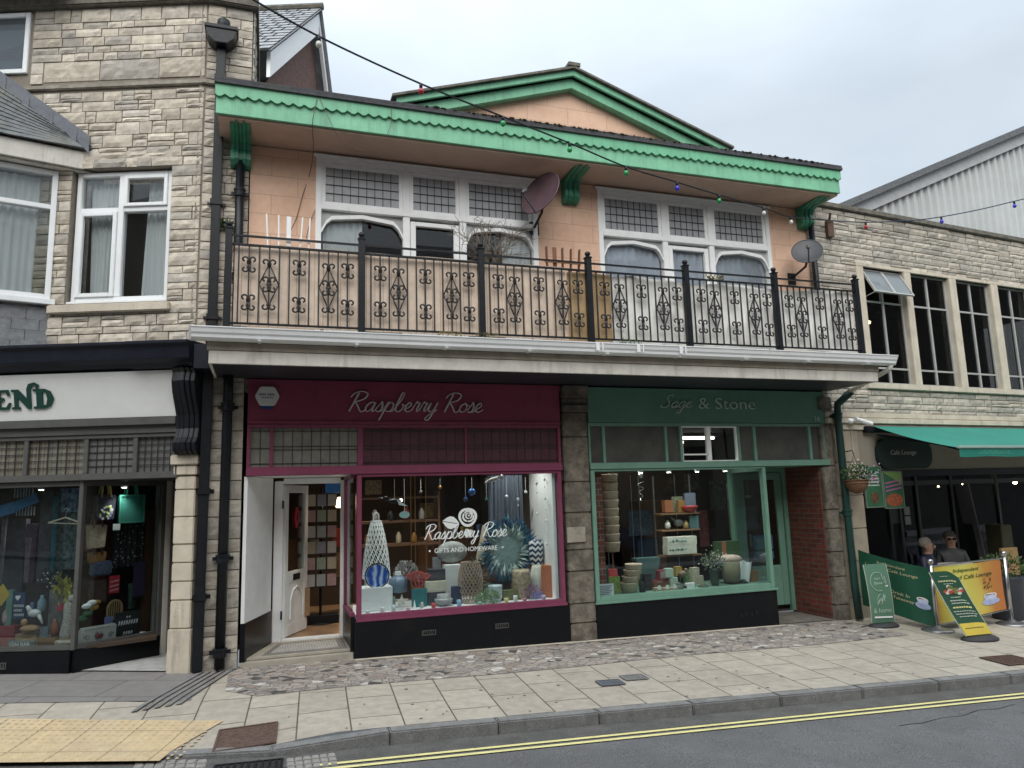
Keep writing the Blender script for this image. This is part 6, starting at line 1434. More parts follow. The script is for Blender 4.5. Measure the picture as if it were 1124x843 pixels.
K['skin'] = pm('skin', (.45, .27, .20), .55, .08, 20, .05)
def person(px, py, Y, facing, hair, label, clothes, hairm, glasses=False, mark=None):
    hd = at(px, py, Y); g = gz(hd.x, 0)-.0; h = hd.z-g; F = frame(hd.x, hd.y, facing)      # local -y is forward
    root = empty('person', (hd.x, hd.y, g), label, 'person')
    z = lambda q: g+q*h
    V = [(0, .02, z(.40)), (0, .04, z(.60)), (0, .03, z(.78)), (0, .0, z(.875)), (0, -.01, z(.92)), (0, -.015, z(1.0)), (0, -.012, z(1.08))]
    rr_ = [.155, .15, .165, .07, .06, .088, .075]; E_ = [(0, 1), (1, 2), (2, 3), (3, 4), (4, 5), (5, 6)]
    for s_ in (-1, 1):
        b = len(V); V += [(s_*.17, .03, z(.80)), (s_*.22, .0, z(.62)), (s_*.19, -.2, z(.56)), (s_*.12, -.34, z(.60)), (s_*.1, -.4, z(.61))]; rr_ += [.07, .055, .045, .032, .036]; E_ += [(2, b), (b, b+1), (b+1, b+2), (b+2, b+3), (b+3, b+4)]
        b = len(V); V += [(s_*.1, -.05, z(.38)), (s_*.13, -.42, z(.38)), (s_*.13, -.42, z(.10)), (s_*.13, -.40, z(.03)), (s_*.13, -.56, z(.02))]; rr_ += [.09, .07, .05, .04, .035]; E_ += [(0, b), (b, b+1), (b+1, b+2), (b+2, b+3), (b+3, b+4)]
    me = bpy.data.meshes.new('body'); o0 = origin[root.name]; me.from_pydata([(F @ Vector(v))-o0 for v in V], E_, []); 
    ob = bpy.data.objects.new('body', me); C.objects.link(ob); ob.parent = root; origin[ob.name] = o0
    ob.modifiers.new('skin', 'SKIN').use_smooth_shade = True
    for i, r in enumerate(rr_): me.skin_vertices[0].data[i].radius = (r, r)
    me.skin_vertices[0].data[0].use_root = True
    s2 = ob.modifiers.new('sub', 'SUBSURF'); s2.levels = 2; s2.render_levels = 2
    # clothes colour below the neck, skin above
    mt, t, b = newmat('clothed_body'); l = t.links.new; gg = N(t, 'ShaderNodeNewGeometry'); sp_ = N(t, 'ShaderNodeSeparateXYZ'); l(gg.outputs['Position'], sp_.inputs[0]); mr = N(t, 'ShaderNodeMath', operation='GREATER_THAN'); mr.inputs[1].default_value = z(.885); l(sp_.outputs[2], mr.inputs[0]); mi = N(t, 'ShaderNodeMixRGB'); mi.inputs[1].default_value = (*clothes, 1); mi.inputs[2].default_value = (.42, .25, .18, 1); l(mr.outputs[0], mi.inputs[0]); l(mi.outputs[0], b.inputs['Base Color']); me.materials.append(mt)
    m = MB(F); 
    m.ball((0, .034, z(1.06)), .098, 1.02, 1.0, .95, 16); hv = [(i, v.copy()) for i, v in enumerate(m.v)]; m.v = [v+Vector((R.uniform(-.008, .008), R.uniform(-.008, .008), R.uniform(-.01, .01))) for i, v in hv]; m.build('hair', hairm, root, smooth=True)
    m = MB(F); m.ball((0, -.105, z(1.0)), .017, .8, 1.2, 1.6, 8); m.build('nose', K['skin'], root, smooth=True)
    m = MB(F); [m.ball((s_*.035, -.092, z(1.025)), .012, 1, .6, .7, 8) for s_ in (-1, 1)]; m.build('eyes', K['black'], root, smooth=True)
    m = MB(F); m.ball((0, -.098, z(.955)), .022, 1, .3, .25, 8); m.build('mouth', pm('lip', (.35, .12, .1), .5), root, smooth=True)
    m = MB(F); [m.ball((s_*.092, .0, z(1.0)), .02, .5, .8, 1.4, 8) for s_ in (-1, 1)]; m.build('ears', K['skin'], root, smooth=True)
    m = MB(F)
    for s_ in (-1, 1):
        for k in range(5): m.tube([(s_*(.085+.012*k), -.42, z(.615)), (s_*(.08+.012*k), -.47-.006*(2-abs(k-2)), z(.61)), (s_*(.078+.012*k), -.49, z(.59))] if k < 4 else [(s_*.075, -.39, z(.62)), (s_*.055, -.43, z(.63)), (s_*.05, -.455, z(.625))], .0085, 6)
    m.build('fingers', K['skin'], root, smooth=True)
    if glasses: m = MB(F); [m.ball((s_*.036, -.1, z(1.025)), .03, 1, .3, .75, 10) for s_ in (-1, 1)]; m.bar((-.09, -.09, z(1.03)), (.09, -.09, z(1.03)), .006); m.build('sunglasses', K['black'], root, smooth=True)
    # chair
    ch = empty('cafe_chair', (hd.x, hd.y, g), 'dark cafe chair under '+label.split(',')[0], 'chair'); m = MB(F); m.box(-.2, .2, -.22, .2, z(.29), z(.315)); m.build('seat', K['black'], ch); m = MB(F); m.box(-.2, .2, .21, .24, z(.5), z(.72)); m.build('backrest', K['black'], ch)
    for sx in (-1, 1):
        for sy in (-1, 1): m = MB(F); m.bar((sx*.18, sy*.19+.02, z(.29 if sy < 0 else .72)), (sx*.19, sy*.2+.02, g), .022); m.build('leg', K['steel'], ch)
person(1018, 600, .3, 25, None, 'customer with short white hair in a navy top, seated behind the banners', (.02, .022, .05), pm('white_hair', (.30, .27, .23), .9, .2, 60, .5))
person(1043, 593, .35, -35, None, 'customer in sunglasses and a grey patterned top, seated right of the white-haired one', (.07, .07, .075), pm('grey_brown_hair', (.09, .075, .06), .9, .2, 60, .5), True)
tp = at(1052, 612, -.25); tg = gz(tp.x, 0); ct = empty('cafe_table', (tp.x, tp.y, tg), 'small round cafe table with pale top behind the yellow banner', 'table'); m = MB(); m.lathe([(.28, 0), (.3, .01), (.3, .03), (.28, .035)], (tp.x, tp.y, tg+.70), 24); m.build('tabletop', K['offwhite'], ct); m = MB(); m.tube([(tp.x, tp.y, tg+.7), (tp.x, tp.y, tg)], .03, 10); m.build('pedestal', K['steel'], ct); m = MB(); m.lathe([(.22, 0), (.05, .03)], (tp.x, tp.y, tg), 20); m.build('base', K['black'], ct)
m = MB(); p = at(1105, 640, -.45); m.box(p.x-.02, p.x+.32, p.y, p.y+.04, gz(p.x, 0), .72); q = m.build('wooden_screen', pm('ochre_wood', (.30, .2, .08), .6, .3, 8)); tag(q, 'ochre wooden screen behind the right end of the yellow banner', 'screen')
m = MB(); p = at(1104, 575, .5); m.box(p.x-.13, p.x+.13, p.y, p.y+.3, gz(p.x, 0), 1.0); tag(m.build('menu_stand', pm('olive_stand', (.07, .07, .045), .7), bevel=.01), 'olive box-shaped stand inside the cafe near the right edge', 'stand')
# ================================================================== SHOP WINDOW DISPLAYS
def col(name, c, rough=.6, var=.1, sc=12, **k):
    if name not in K: K[name] = pm(name, c, rough, var, sc, k.pop('bump', .05), **k)
    return K[name]
def T(o, label, cat, group=None): return tag(o, label, cat, group)
def bx(name, label, cat, px0, px1, py0, py1, y, d, mat, fr=None, z0=None, bev=.004, extra=None):
    """box standing with its front on the plane y, size read where it stands"""
    xa, z1 = loc((px0+px1)/2, py0, fr, y); _, zb = loc((px0+px1)/2, py1, fr, y); a, _ = loc(px0, (py0+py1)/2, fr, y); b, _ = loc(px1, (py0+py1)/2, fr, y)
    if z0 is None: z0 = zb
    m = MB(fr); m.box(a, b, y, y+d, z0, z1); o = m.build(name, mat, bevel=bev); T(o, label, cat); return o, (a, b, z0, z1)
def vase(name, label, cat, px, py0, py1, y, prof, mat, fr=None, z0=None, n=20, sy=1, smooth=True):
    """prof: (radius in px at py, 0 foot .. 1 top)"""
    x, zb = loc(px, py1, fr, y); _, zt = loc(px, py0, fr, y); z0 = zb if z0 is None else z0; x2, _ = loc(px+10, py1, fr, y); k = (x2-x)/10
    m = MB(fr); m.lathe([(max(.002, r*k), (zt-z0)*t) for r, t in prof], (x, y, z0), n, 1, sy); o = m.build(name, mat, smooth=smooth); T(o, label, cat); return o, (x, z0, zt, k)
def net(name, label, cat, px, py0, py1, y, r0, r1, rm, mat, n=18, rows=7, z0=None, th=.006, handle=False):
    x, zb = loc(px, py1, None, y); _, zt = loc(px, py0, None, y); z0 = zb if z0 is None else z0; x2, _ = loc(px+10, py1, None, y); k = (x2-x)/10; h = zt-z0
    def rad_(t): return k*(r0*(1-t)**2+2*rm*t*(1-t)+r1*t*t)
    m = MB()
    for s_ in (-1, 1):
        for i in range(n):
            a0 = 2*math.pi*i/n; m.tube([(x+rad_(t/12)*math.cos(a0+s_*t/12*rows*math.pi/n*1.6), y+rad_(t/12)*math.sin(a0+s_*t/12*rows*math.pi/n*1.6), z0+h*t/12) for t in range(13)], th, 4)
    for t in (0, 1): m.tube([(x+rad_(t)*math.cos(a*math.pi/10), y+rad_(t)*math.sin(a*math.pi/10), z0+h*t) for a in range(20)], th*1.4, 5, closed=True)
    if handle: m.tube([(x-.035, y, z0+h), (x-.03, y, z0+h+.09), (x, y, z0+h+.115), (x+.03, y, z0+h+.09), (x+.035, y, z0+h)], .007, 5)
    return T(m.build(name, mat), label, cat)
ZR = .41
White = col('display_white', (.78, .8, .8), .45, .03); Cream = col('display_cream', (.58, .5, .38)); Navy = col('display_navy', (.02, .035, .08)); Teal = col('display_teal', (.02, .16, .18))
# lit spotlights in the display ceilings
def spot(x, y, z, label, e=9, colr=(1, .95, .88), ang=110):
    root = empty('spotlight', (x, y, z), label, 'lamp'); m = MB(); m.lathe([(.03, -.05), (.04, -.045), (.04, .03), (.02, .035)], (x, y, z), 12); m.build('housing', White, root); m = MB(); m.lathe([(.0005, -.053), (.026, -.054), (.026, -.051)], (x, y, z), 12); m.build('lamp_face', emit('spot_face', (1, .95, .85), 12), root)
    ld = bpy.data.lights.new('spotlight', 'SPOT'); lo = bpy.data.objects.new('spotlight_lamp', ld); C.objects.link(lo); lo.parent = root; lo.location = (0, 0, -.07); ld.energy = e; ld.spot_size = rad(ang); ld.spot_blend = .8; ld.color = colr; ld.shadow_soft_size = .04
for i, x in enumerate((1.45, 2.3, 3.15)): spot(x, .42, 2.66, 'small lit spotlight above the raspberry shop window, %s of three' % ('left', 'middle', 'right')[i], 34)
for i, x in enumerate((4.7, 5.5, 6.3)): spot(x, .42, 2.66, 'small lit spotlight above the sage shop window, %s of three' % ('left', 'middle', 'right')[i], 28)
spot(1.0, 2.2, 2.6, 'lit ceiling spotlight inside the raspberry shop near the door', 60, (1, .85, .65)); spot(2.6, 2.6, 2.6, 'lit ceiling spotlight deep inside the raspberry shop', 22, (1, .85, .65))
# --- raspberry window, front row then back
net('macrame_lantern', 'tall white macrame lantern with loop handle at the left of the raspberry window', 'lantern', 413, 572, 634, .62, 15, 5.5, 14, White, 16, 7, handle=True, th=.0055)
bx('white_crate', 'white slatted box in the lower left corner of the raspberry window', 'box', 396, 431, 645, 674, .22, .3, White, z0=ZR)
m = MB(); a, z = loc(404, 646, None, .33); b, _ = loc(431, 646, None, .33)
bx('white_riser', 'white riser block behind the slatted box, under the blue glass plate', 'box', 402, 430, 634, 671, .53, .2, White, z0=ZR)
x, z = loc(414, 632, None, .28); x2, _ = loc(427, 632, None, .28); r = (x2-x)
bl = empty('glass_plate', (x, .28, z-r), 'round blue swirled glass plate on a dark stand, left of the raspberry window', 'plate'); m = MB(); m.disc_y((x, .28, z), r*.92, .012, 28)
def swirl():
    mt, t, b_ = newmat('blue_swirl_glass'); g = N(t, 'ShaderNodeNewGeometry'); w_ = N(t, 'ShaderNodeTexWave', Scale=3.0, Distortion=9.0, Detail=3.0); t.links.new(g.outputs['Position'], w_.inputs['Vector']); r_ = N(t, 'ShaderNodeValToRGB'); t.links.new(w_.outputs['Fac'], r_.inputs[0]); t.links.new(r_.outputs[0], b_.inputs['Base Color']); r_.color_ramp.elements[0].color = (.01, .06, .35, 1); r_.color_ramp.elements[1].color = (.5, .6, .75, 1); q = r_.color_ramp.elements.new(.45); q.color = (.05, .16, .6, 1); b_.inputs['Roughness'].default_value = .15; return mt
m.build('plate', swirl(), bl); m = MB(); m.tube([(x+r*math.cos(t*.262), .28, z+r*math.sin(t*.262)) for t in range(24)], .008, 6, closed=True); m.box(x-.06, x+.06, .25, .31, z-r-.012, z-r+.01); m.build('stand', K['black'], bl)
o, q = vase('diffuser_bottle', 'squat blue grey glass bottle with white cap beside the glass plate', 'bottle', 437, 624, 650, .46, [(9, 0), (10, .05), (10, .55), (5, .68), (3, .72)], col('bluegrey_glass', (.14, .2, .28), .2), n=4)
x, z0, zt, k = q; m = MB(); m.lathe([(3.4*k, 0), (3.4*k, .045)], (x, .46, z0+(zt-z0)*.72), 12); m.build("cap", White, o)
# shell / artichoke ornament
m = MB(); x, z = loc(446, 634, None, .62)
for ring in range(6):
    for i in range(14): a = 2*math.pi*(i+.5*(ring % 2))/14; rr0 = .14*math.cos(ring*.24); m.leaf((x+rr0*math.cos(a), .62+rr0*math.sin(a), z-.02+ring*.035), (math.cos(a)*.5, math.sin(a)*.5, 1), .07, .05, .15)
T(m.build('leaf_ornament', col('grey_ceramic', (.30, .29, .28))), 'grey ceramic artichoke-like ornament behind the red coral', 'ornament')
m = MB(); x, z = loc(458, 649, None, .45); x0_, z0_ = x, z
def coral(p, d, l, r, n):
    q = p+d*l; m.tube([p, p.lerp(q, .5)+Vector((R.uniform(-.008, .008), 0, 0)), q], [r, r*.85, r*.7], 6)
    if n:
        for k in range(3): coral(q, (d+Vector((R.uniform(-.9, .9), R.uniform(-.4, .4), R.uniform(-.1, .6)))).normalized(), l*.72, r*.75, n-1)
for a in (-.7, -.2, .2, .6, 1.0): coral(Vector((x+a*.02, .45, z)), Vector((a, R.uniform(-.2, .2), 1)).normalized(), .10, .015, 3)
T(m.build('coral_ornament', col('coral_red', (.42, .08, .06), .7)), 'branching coral red ornament in the raspberry window', 'ornament')
m = MB(); m.lathe([(.05, 0), (.06, .01), (.05, .03), (.02, z0_-ZR)], (x0_, .45, ZR), 12); T(m.build('coral_stand', Cream), 'small cream pedestal below the red coral ornament', 'stand')
m = MB(); x, z = loc(441, 660, None, .2)
for a in range(5): d = Vector((math.cos(a*1.2566+.3), 0, math.sin(a*1.2566+.3))); n_ = Vector((-d.z, 0, d.x)); c0 = Vector((x, .2, z)); P = [c0+n_*.03, c0+d*.085, c0-n_*.03]; m.prism([(p.x, p.z) for p in P], .19+.001*a, .21+.001*a)
T(m.build('starfish', col('starfish_white', (.55, .53, .48), .8, .4, 60, bump=.6)), 'rough white starfish ornament beside the slatted box', 'ornament')
bx('sea_picture', 'small navy and teal framed picture with a bright spot, low in the raspberry window', 'picture', 452, 469, 646, 669, .30, .025, Teal, z0=ZR)
m = MB(); x, z = loc(455, 668, None, .18); m.lathe([(.02, 0), (.018, .02), (.001, .11)], (x, .18, ZR), 10); T(m.build('white_cone_tree', White), 'tiny white cone tree in front of the navy picture', 'ornament')
m = MB(); x, z = loc(463, 660, None, .2); m.ball((x, .2, ZR+.045), .03, n=12); m.lathe([(.02, 0), (.01, .02)], (x, .2, ZR), 8); T(m.build('silver_ball', K['steel'], smooth=True), 'small silver ball ornament in front of the navy picture', 'ornament')
bx('grey_gift_box', 'dark grey gift box under the pale boxes in the middle of the raspberry window', 'box', 470, 489, 650, 668, .34, .2, col('box_grey', (.05, .055, .07)), z0=ZR)
o, q = bx('cream_gift_box', 'cream gift box stacked on the dark grey one', 'box', 467, 490, 638, 650, .36, .2, col('box_cream', (.62, .58, .46)))
bx('charcoal_gift_box', 'charcoal box on top of the cream gift box', 'box', 471, 489, 625, 638, .40, .16, col('box_charcoal', (.045, .045, .055)))
bx('white_plinth', 'tall white plinth left of the wicker lantern', 'plinth', 489, 507, 620, 668, .48, .18, White, z0=ZR)
vase('candle_bowl', 'grey bowl with a white candle at the foot of the white plinth', 'candle', 487, 652, 664, .24, [(4, 0), (9, .3), (10, .6), (8, .62), (7, .7), (7, 1), (1, 1)], col('bowl_grey', (.3, .31, .32), .4), z0=ZR)
bx('navy_candle_box', 'navy boxed candle beside the wicker lantern', 'box', 497, 507, 644, 666, .3, .1, Navy, z0=ZR)
net('wicker_lantern', 'tall natural wicker lattice lantern in the middle of the raspberry window', 'lantern', 517, 617, 664, .34, 10, 9.5, 16.5, col('wicker_grey', (.36, .28, .22), .8), 20, 8, z0=ZR, th=.0055)
m = MB(); x, z = loc(496, 606, None, .62); m.ball((x, .62, z), .19, 1.1, .4, .75, 16); T(m.build('round_cushion', col('silver_velvet', (.24, .25, .24), .45, .25, 14, bump=.4), smooth=True), 'grey velvet cushion on the white plinth behind the window lettering', 'cushion')
m = MB(); x, z = loc(529, 600, None, .72); m.prism([(x-.10, z-.22), (x+.02, z+.28), (x+.09, z+.26), (x+.04, z-.24)], .72, .74); T(m.build('cream_drape', Cream), 'cream hanging drape left of the blue feather wreath', 'drape')
# feather wreath
m = MB(); x, z = loc(557, 603, None, .6)
for i in range(760):
    a = R.uniform(0, 2*math.pi); r0 = R.uniform(.17, .33); dd = Vector((math.cos(a+R.uniform(.1, .5)), R.uniform(-.35, .05), math.sin(a+R.uniform(.1, .5)))); m.cm = 0 if r0 < .225 else (1 if R.random() < .55 else 2)
    m.leaf((x+r0*math.cos(a)*.9, .6-R.uniform(0, .06), z+r0*math.sin(a)), dd, R.uniform(.11, .19), .026, .15)
T(m.build('feather_wreath', [col('feather_pale', (.36, .46, .44)), col('feather_teal', (.05, .17, .23)), col('feather_blue', (.03, .09, .2))]), 'large round blue green feather wreath in the raspberry window', 'wreath')
m = MB(); m.disc_y((x, .61, z), .23, .02, 24); T(m.build('wreath_backing', col('wreath_centre', (.26, .36, .35), .8, .3, 20)), 'pale round centre board of the feather wreath', 'board')
# dried dark flowers
fl_ = empty('dried_flowers', at(524, 655, .42), 'dark dried leaf arrangement right of the wicker lantern', 'flowers'); x, z = loc(524, 622, None, .42); foliage(None, (x, .42, z), .10, .12, 120, .05, 'foliage', col('dark_leaf', (.02, .045, .035)), fl_); foliage(None, (x+.02, .42, z-.15), .08, .14, 90, .06, 'dried_stems', col('straw_leaf', (.24, .19, .10)), fl_)
# zigzag vase
def zig():
    mt, t, b_ = newmat('zigzag_glaze'); g = N(t, 'ShaderNodeNewGeometry'); s = N(t, 'ShaderNodeSeparateXYZ'); t.links.new(g.outputs['Position'], s.inputs[0])
    p1 = N(t, 'ShaderNodeMath', operation='PINGPONG'); p1.inputs[1].default_value = .035; t.links.new(s.outputs[0], p1.inputs[0]); ad = N(t, 'ShaderNodeMath', operation='ADD'); t.links.new(p1.outputs[0], ad.inputs[0]); t.links.new(s.outputs[2], ad.inputs[1])
    f = N(t, 'ShaderNodeMath', operation='FRACT'); mu = N(t, 'ShaderNodeMath', operation='MULTIPLY'); mu.inputs[1].default_value = 14; t.links.new(ad.outputs[0], mu.inputs[0]); t.links.new(mu.outputs[0], f.inputs[0]); gt = N(t, 'ShaderNodeMath', operation='GREATER_THAN'); gt.inputs[1].default_value = .5; t.links.new(f.outputs[0], gt.inputs[0])
    mi = N(t, 'ShaderNodeMixRGB'); mi.inputs[1].default_value = (.02, .04, .1, 1); mi.inputs[2].default_value = (.72, .74, .74, 1); t.links.new(gt.outputs[0], mi.inputs[0]); t.links.new(mi.outputs[0], b_.inputs['Base Color']); b_.inputs['Roughness'].default_value = .3; return mt
vase('white_textured_vase', 'tall white textured vase under the zigzag vase, right of the wreath', 'vase', 592, 620, 664, .45, [(7, 0), (9, .1), (9.5, .6), (7, .9), (6, 1)], col('rough_white', (.55, .56, .5), .8, .2, 30, bump=.6), z0=ZR)
vase('zigzag_vase', 'slim vase with navy and white zigzag bands at the right of the wreath', 'vase', 589, 592, 621, .5, [(5, 0), (7, .1), (7.5, .6), (7.5, .9), (6.5, 1)], zig())
vase('patterned_pot', 'tall brown pot with a straw pattern right of the wreath', 'pot', 573, 625, 664, .36, [(8, 0), (9.5, .1), (10, .5), (9.5, .9), (8.5, 1), (7.5, .98)], col('mottled_pot', (.30, .24, .16), .6, .7, 24), z0=ZR)
vase('small_white_pot', 'small white and blue patterned pot below the wreath', 'pot', 544, 642, 664, .26, [(5.5, 0), (7, .2), (7.5, .9), (7.5, 1)], col('bluewhite_glaze', (.5, .58, .62), .3, .5, 50), z0=ZR)
o, q = bx('moss_planter', 'green moss filled planter box low in the raspberry window', 'planter', 552, 572, 648, 664, .26, .12, col('moss_green', (.14, .15, .07), .9, .5, 50, bump=.8), z0=ZR)
fo = empty('glass_grass', at(532, 662, .2), 'clump of pale green glass blades at the foot of the wicker lantern', 'ornament'); x, z = loc(535, 655, None, .2); foliage(None, (x, .2, ZR+.06), .13, .07, 110, .075, 'blades', col('glass_green', (.26, .38, .22), .25), fo, 1.2)
fo = empty('lavender_bunch', at(584, 662, .22), 'bunch of mauve and purple dried flowers low at the right of the raspberry window', 'flowers'); x, z = loc(584, 652, None, .22); foliage(None, (x, .22, ZR+.08), .12, .09, 150, .04, 'petals', col('mauve', (.34, .2, .34)), fo, .8)
vase('terracotta_vase', 'tall terracotta square vase in the right corner of the raspberry window', 'vase', 604, 620, 661, .3, [(9, 0), (9, 1), (8, 1)], col('terracotta', (.42, .14, .07), .7), z0=ZR, n=4, smooth=False)
# hanging things
def hang(name, label, px, py, y, r, mat, ball=True, ztop=2.0, sz=1.):
    x, z = loc(px, py, None, y); root = empty(name, (x, y, z), label, 'ornament'); m = MB(); (m.ball((x, y, z), r, sz=sz, n=12) if ball else m.disc_y((x, y, z), r*1.5, .01, 20, r)); m.build('body', mat, root, smooth=ball); m = MB(); m.tube([(x, y, z+r*.9), (x, y, ztop)], .0022, 4); m.build('thread', White, root)
hang('hanging_glass_disc', 'pale turquoise glass disc hanging at the upper left of the raspberry window', 444, 565, .35, .045, col('pale_turq', (.40, .62, .60), .2), False)
hang('hanging_glass_ball', 'blue glass ball hanging at the upper middle of the raspberry window', 518, 540, .4, .05, col('cobalt', (.03, .10, .28), .1))
hang('hanging_glass_ball', 'smaller dark blue glass ball hanging just left of the other', 511, 548, .3, .032, col('cobalt_dark', (.02, .05, .14), .1))
m = MB(); x, z = loc(540, 527, None, .35); 
for i in range(9): m.ball((x-.09+.022*i, .35, z-.03+.008*i), .028*math.sin(.4+i*.28), 1.1, .4, 1, 8)
m.prism([(x+.09, z+.03), (x+.15, z+.09), (x+.15, z+.0)], .345, .355); T(m.build('hanging_fish', col('driftwood', (.45, .45, .42)), smooth=True), 'white driftwood fish hanging at the top of the raspberry window', 'ornament')
rb1 = empty('hanging_bird', at(433, 548, .35), 'small black and white bird ornament hanging upper left in the raspberry window', 'ornament'); x, z = loc(433, 550, None, .35); m = MB(); m.ball((x, .35, z), .06, 1.5, .6, .55, 12); m.ball((x-.11, .35, z+.04), .03, 1.2, .8, .9, 10); m.build('body', K['black'], rb1, smooth=True); m = MB(); m.prism([(x+.02, z+.02), (x+.16, z-.07), (x+.05, z-.05)], .30, .31); m.prism([(x-.15, z+.055), (x-.20, z+.05), (x-.15, z+.035)], .345, .355); m.build('wing', White, rb1); m = MB(); m.tube([(x, .35, z+.02), (x, .35, 2.0)], .002, 4); m.build('thread', White, rb1)
for (px, zs_, lab) in ((599, (1.95, 1.85, 1.7, 1.55, 1.4, 1.25, 1.1), 'string of small white glass charms hanging at the right edge of the raspberry window'), (590, (1.9, 1.78, 1.5), 'short string of three charms hanging beside the right edge string'), (569, (1.7, 1.62), 'single white teardrop charm hanging in the raspberry window')):
    m = MB(); x, _ = loc(px, 560, None, .25)
    for i, z in enumerate(zs_): m.ball((x, .25, z), .012 if i % 2 else .02, 1, .6, 1.2, 8)
    m.tube([(x, .25, 2.02), (x, .25, zs_[-1])], .002, 4); T(m.build('charm_string', White), lab, 'ornament')
pf = pleats(None, 2.92, 3.42, 1.30, 2.03, .74, 9, .02); T(pf.build('sheer_curtain', glass('sheer_blue', (.6, .65, .7), .2, .4, .35, (.28, .33, .42)), smooth=True), 'pale blue sheer curtain at the right of the raspberry window', 'curtain')
# shelf, brass rods, doorway rack, background goods
sh = empty('wooden_shelf', (1.9, 1.5, .05), 'dark wooden shelf unit inside the raspberry shop behind the left of the window', 'shelf')
for i, z in enumerate((1.1, 1.42, 1.75)):
    m = MB(); m.box(1.25, 2.35, 1.35, 1.65, z, z+.03); m.build('shelf_board', col('walnut', (.15, .07, .035), .5), sh)
m = MB(); [m.box(x, x+.03, 1.35, 1.65, .05, 1.85) for x in (1.22, 2.35)]; m.build('side', K['walnut'], sh)
names = ('amber jar', 'white pot', 'copper tin', 'dark bottle', 'cream candle', 'red tin'); cols_ = ((.35, .16, .04), (.55, .53, .48), (.4, .15, .08), (.04, .05, .05), (.55, .45, .3), (.35, .05, .04))
for i in range(9):
    z = (1.13, 1.45)[i % 2]; x = 1.36+i*.11; m = MB(); m.lathe([(.03, 0), (.04, .02), (.04, .09+.02*(i % 3)), (.02, .12+.02*(i % 3)), (.02, .14+.02*(i % 3))], (x, 1.45, z), 10); T(m.build('jar', col('jar_%d' % (i % 6), cols_[i % 6], .3), smooth=True), 'small pot or jar standing on the dark wooden shelf inside the raspberry shop', 'jar', 'pots on the dark wooden shelf')
m = MB(); [m.tube([(x, 1.2, .4), (x, 1.2, 2.1)], .007, 6) for x in (1.93, 1.99, 2.14)]; T(m.build('brass_rack', col('brass', (.35, .22, .08), .3, metal=.8)), 'thin brass rods of a display rack behind the window lettering', 'rack')
cr_ = empty('card_rack', (.78, 1.9, .05), 'tall wire rack of greeting cards just inside the white door', 'rack'); m = MB(); m.tube([(.78, 2.0, .05), (.78, 2.0, 1.95)], .02, 8); m.lathe([(.2, 0), (.02, .04)], (.78, 2.0, .05), 16); [m.box(.56, 1.0, 1.86, 1.9, z, z+.008) for z in (.55, .78, 1.0, 1.22, 1.44, 1.66)]; m.build('frame', K['black'], cr_)
cc_ = ((.5, .5, .48), (.35, .4, .42), (.45, .3, .3), (.3, .38, .3), (.5, .45, .35), (.28, .3, .36)); 
for j, z in enumerate((.56, .79, 1.01, 1.23, 1.45, 1.67)):
    for i in range(3): m = MB(); m.box(.57+i*.145, .69+i*.145, 1.862, 1.868, z+.012, z+.175); m.build('card', col('card_%d' % ((i+j*2) % 6), cc_[(i+j*2) % 6]), cr_)
x, z = loc(436, 548, None, 2.2)
bx('blue_canopy_toy', 'bright blue hanging toy above the card rack inside the door', 'toy', 357, 378, 529, 541, 2.2, .2, col('toy_blue', (.01, .12, .4)))
lp = at(373, 552, 2.4); wl_ = empty('wall_lamp', lp, 'lit warm lamp glowing inside the raspberry shop doorway', 'lamp'); m = MB(); m.lathe([(.05, -.07), (.06, -.06), (.035, .08), (.02, .085)], lp, 12); m.build('lamp_shade', emit('warm_lamp', (1, .74, .42), 5), wl_, smooth=True); m = MB(); m.tube([lp+Vector((0, 0, .08)), lp+Vector((0, .0, .5))], .008, 6); m.build('stem', K['black'], wl_)
lp = at(440, 549, 1.9); wl_ = empty('wall_lamp', lp, 'small lit white lamp seen through the left of the raspberry window', 'lamp'); m = MB(); m.ball(lp, .025, n=10); m.build('bulb', emit('white_lamp', (1, .95, .85), 5), wl_, smooth=True); m = MB(); m.tube([lp+Vector((0, 0, .02)), lp+Vector((0, .0, .4))], .006, 6); m.build('stem', K['black'], wl_)
for i, (px, py, c, h) in enumerate(((371, 590, (.45, .06, .05), 20), (374, 620, (.42, .3, .18), 26), (345, 600, (.3, .32, .28), 16))): bx('hanging_gift', ('red wrapped gift hanging behind the card rack', 'tan paper bag hanging behind the card rack', 'grey green gift hanging left of the card rack')[i], 'gift', px-5, px+5, py-h/2, py+h/2, 2.6, .1, col('gift_%d' % i, c))
bx('cardboard_parcel', 'brown parcel leaning beside the open white door', 'parcel', 333, 340, 645, 676, 1.55, .1, col('kraft', (.32, .2, .1)), bev=.004)
bx('black_tub', 'low black tub on the shop floor inside the door', 'tub', 338, 372, 676, 690, 1.9, .3, K['black'])
hr = MB(FDo)
for k in range(5):
    a0 = k*1.256; hr.tube([(.355+.06*math.cos(a0+t*.45)*(.5+t*.06), -.012, 1.55+.14*math.sin(a0+t*.45)*(.5+t*.06)) for t in range(9)], .012, 5)
T(hr.build('door_wreath', col('wreath_red', (.40, .02, .04)), smooth=True), 'red looped wreath on the glass of the open white door', 'wreath')
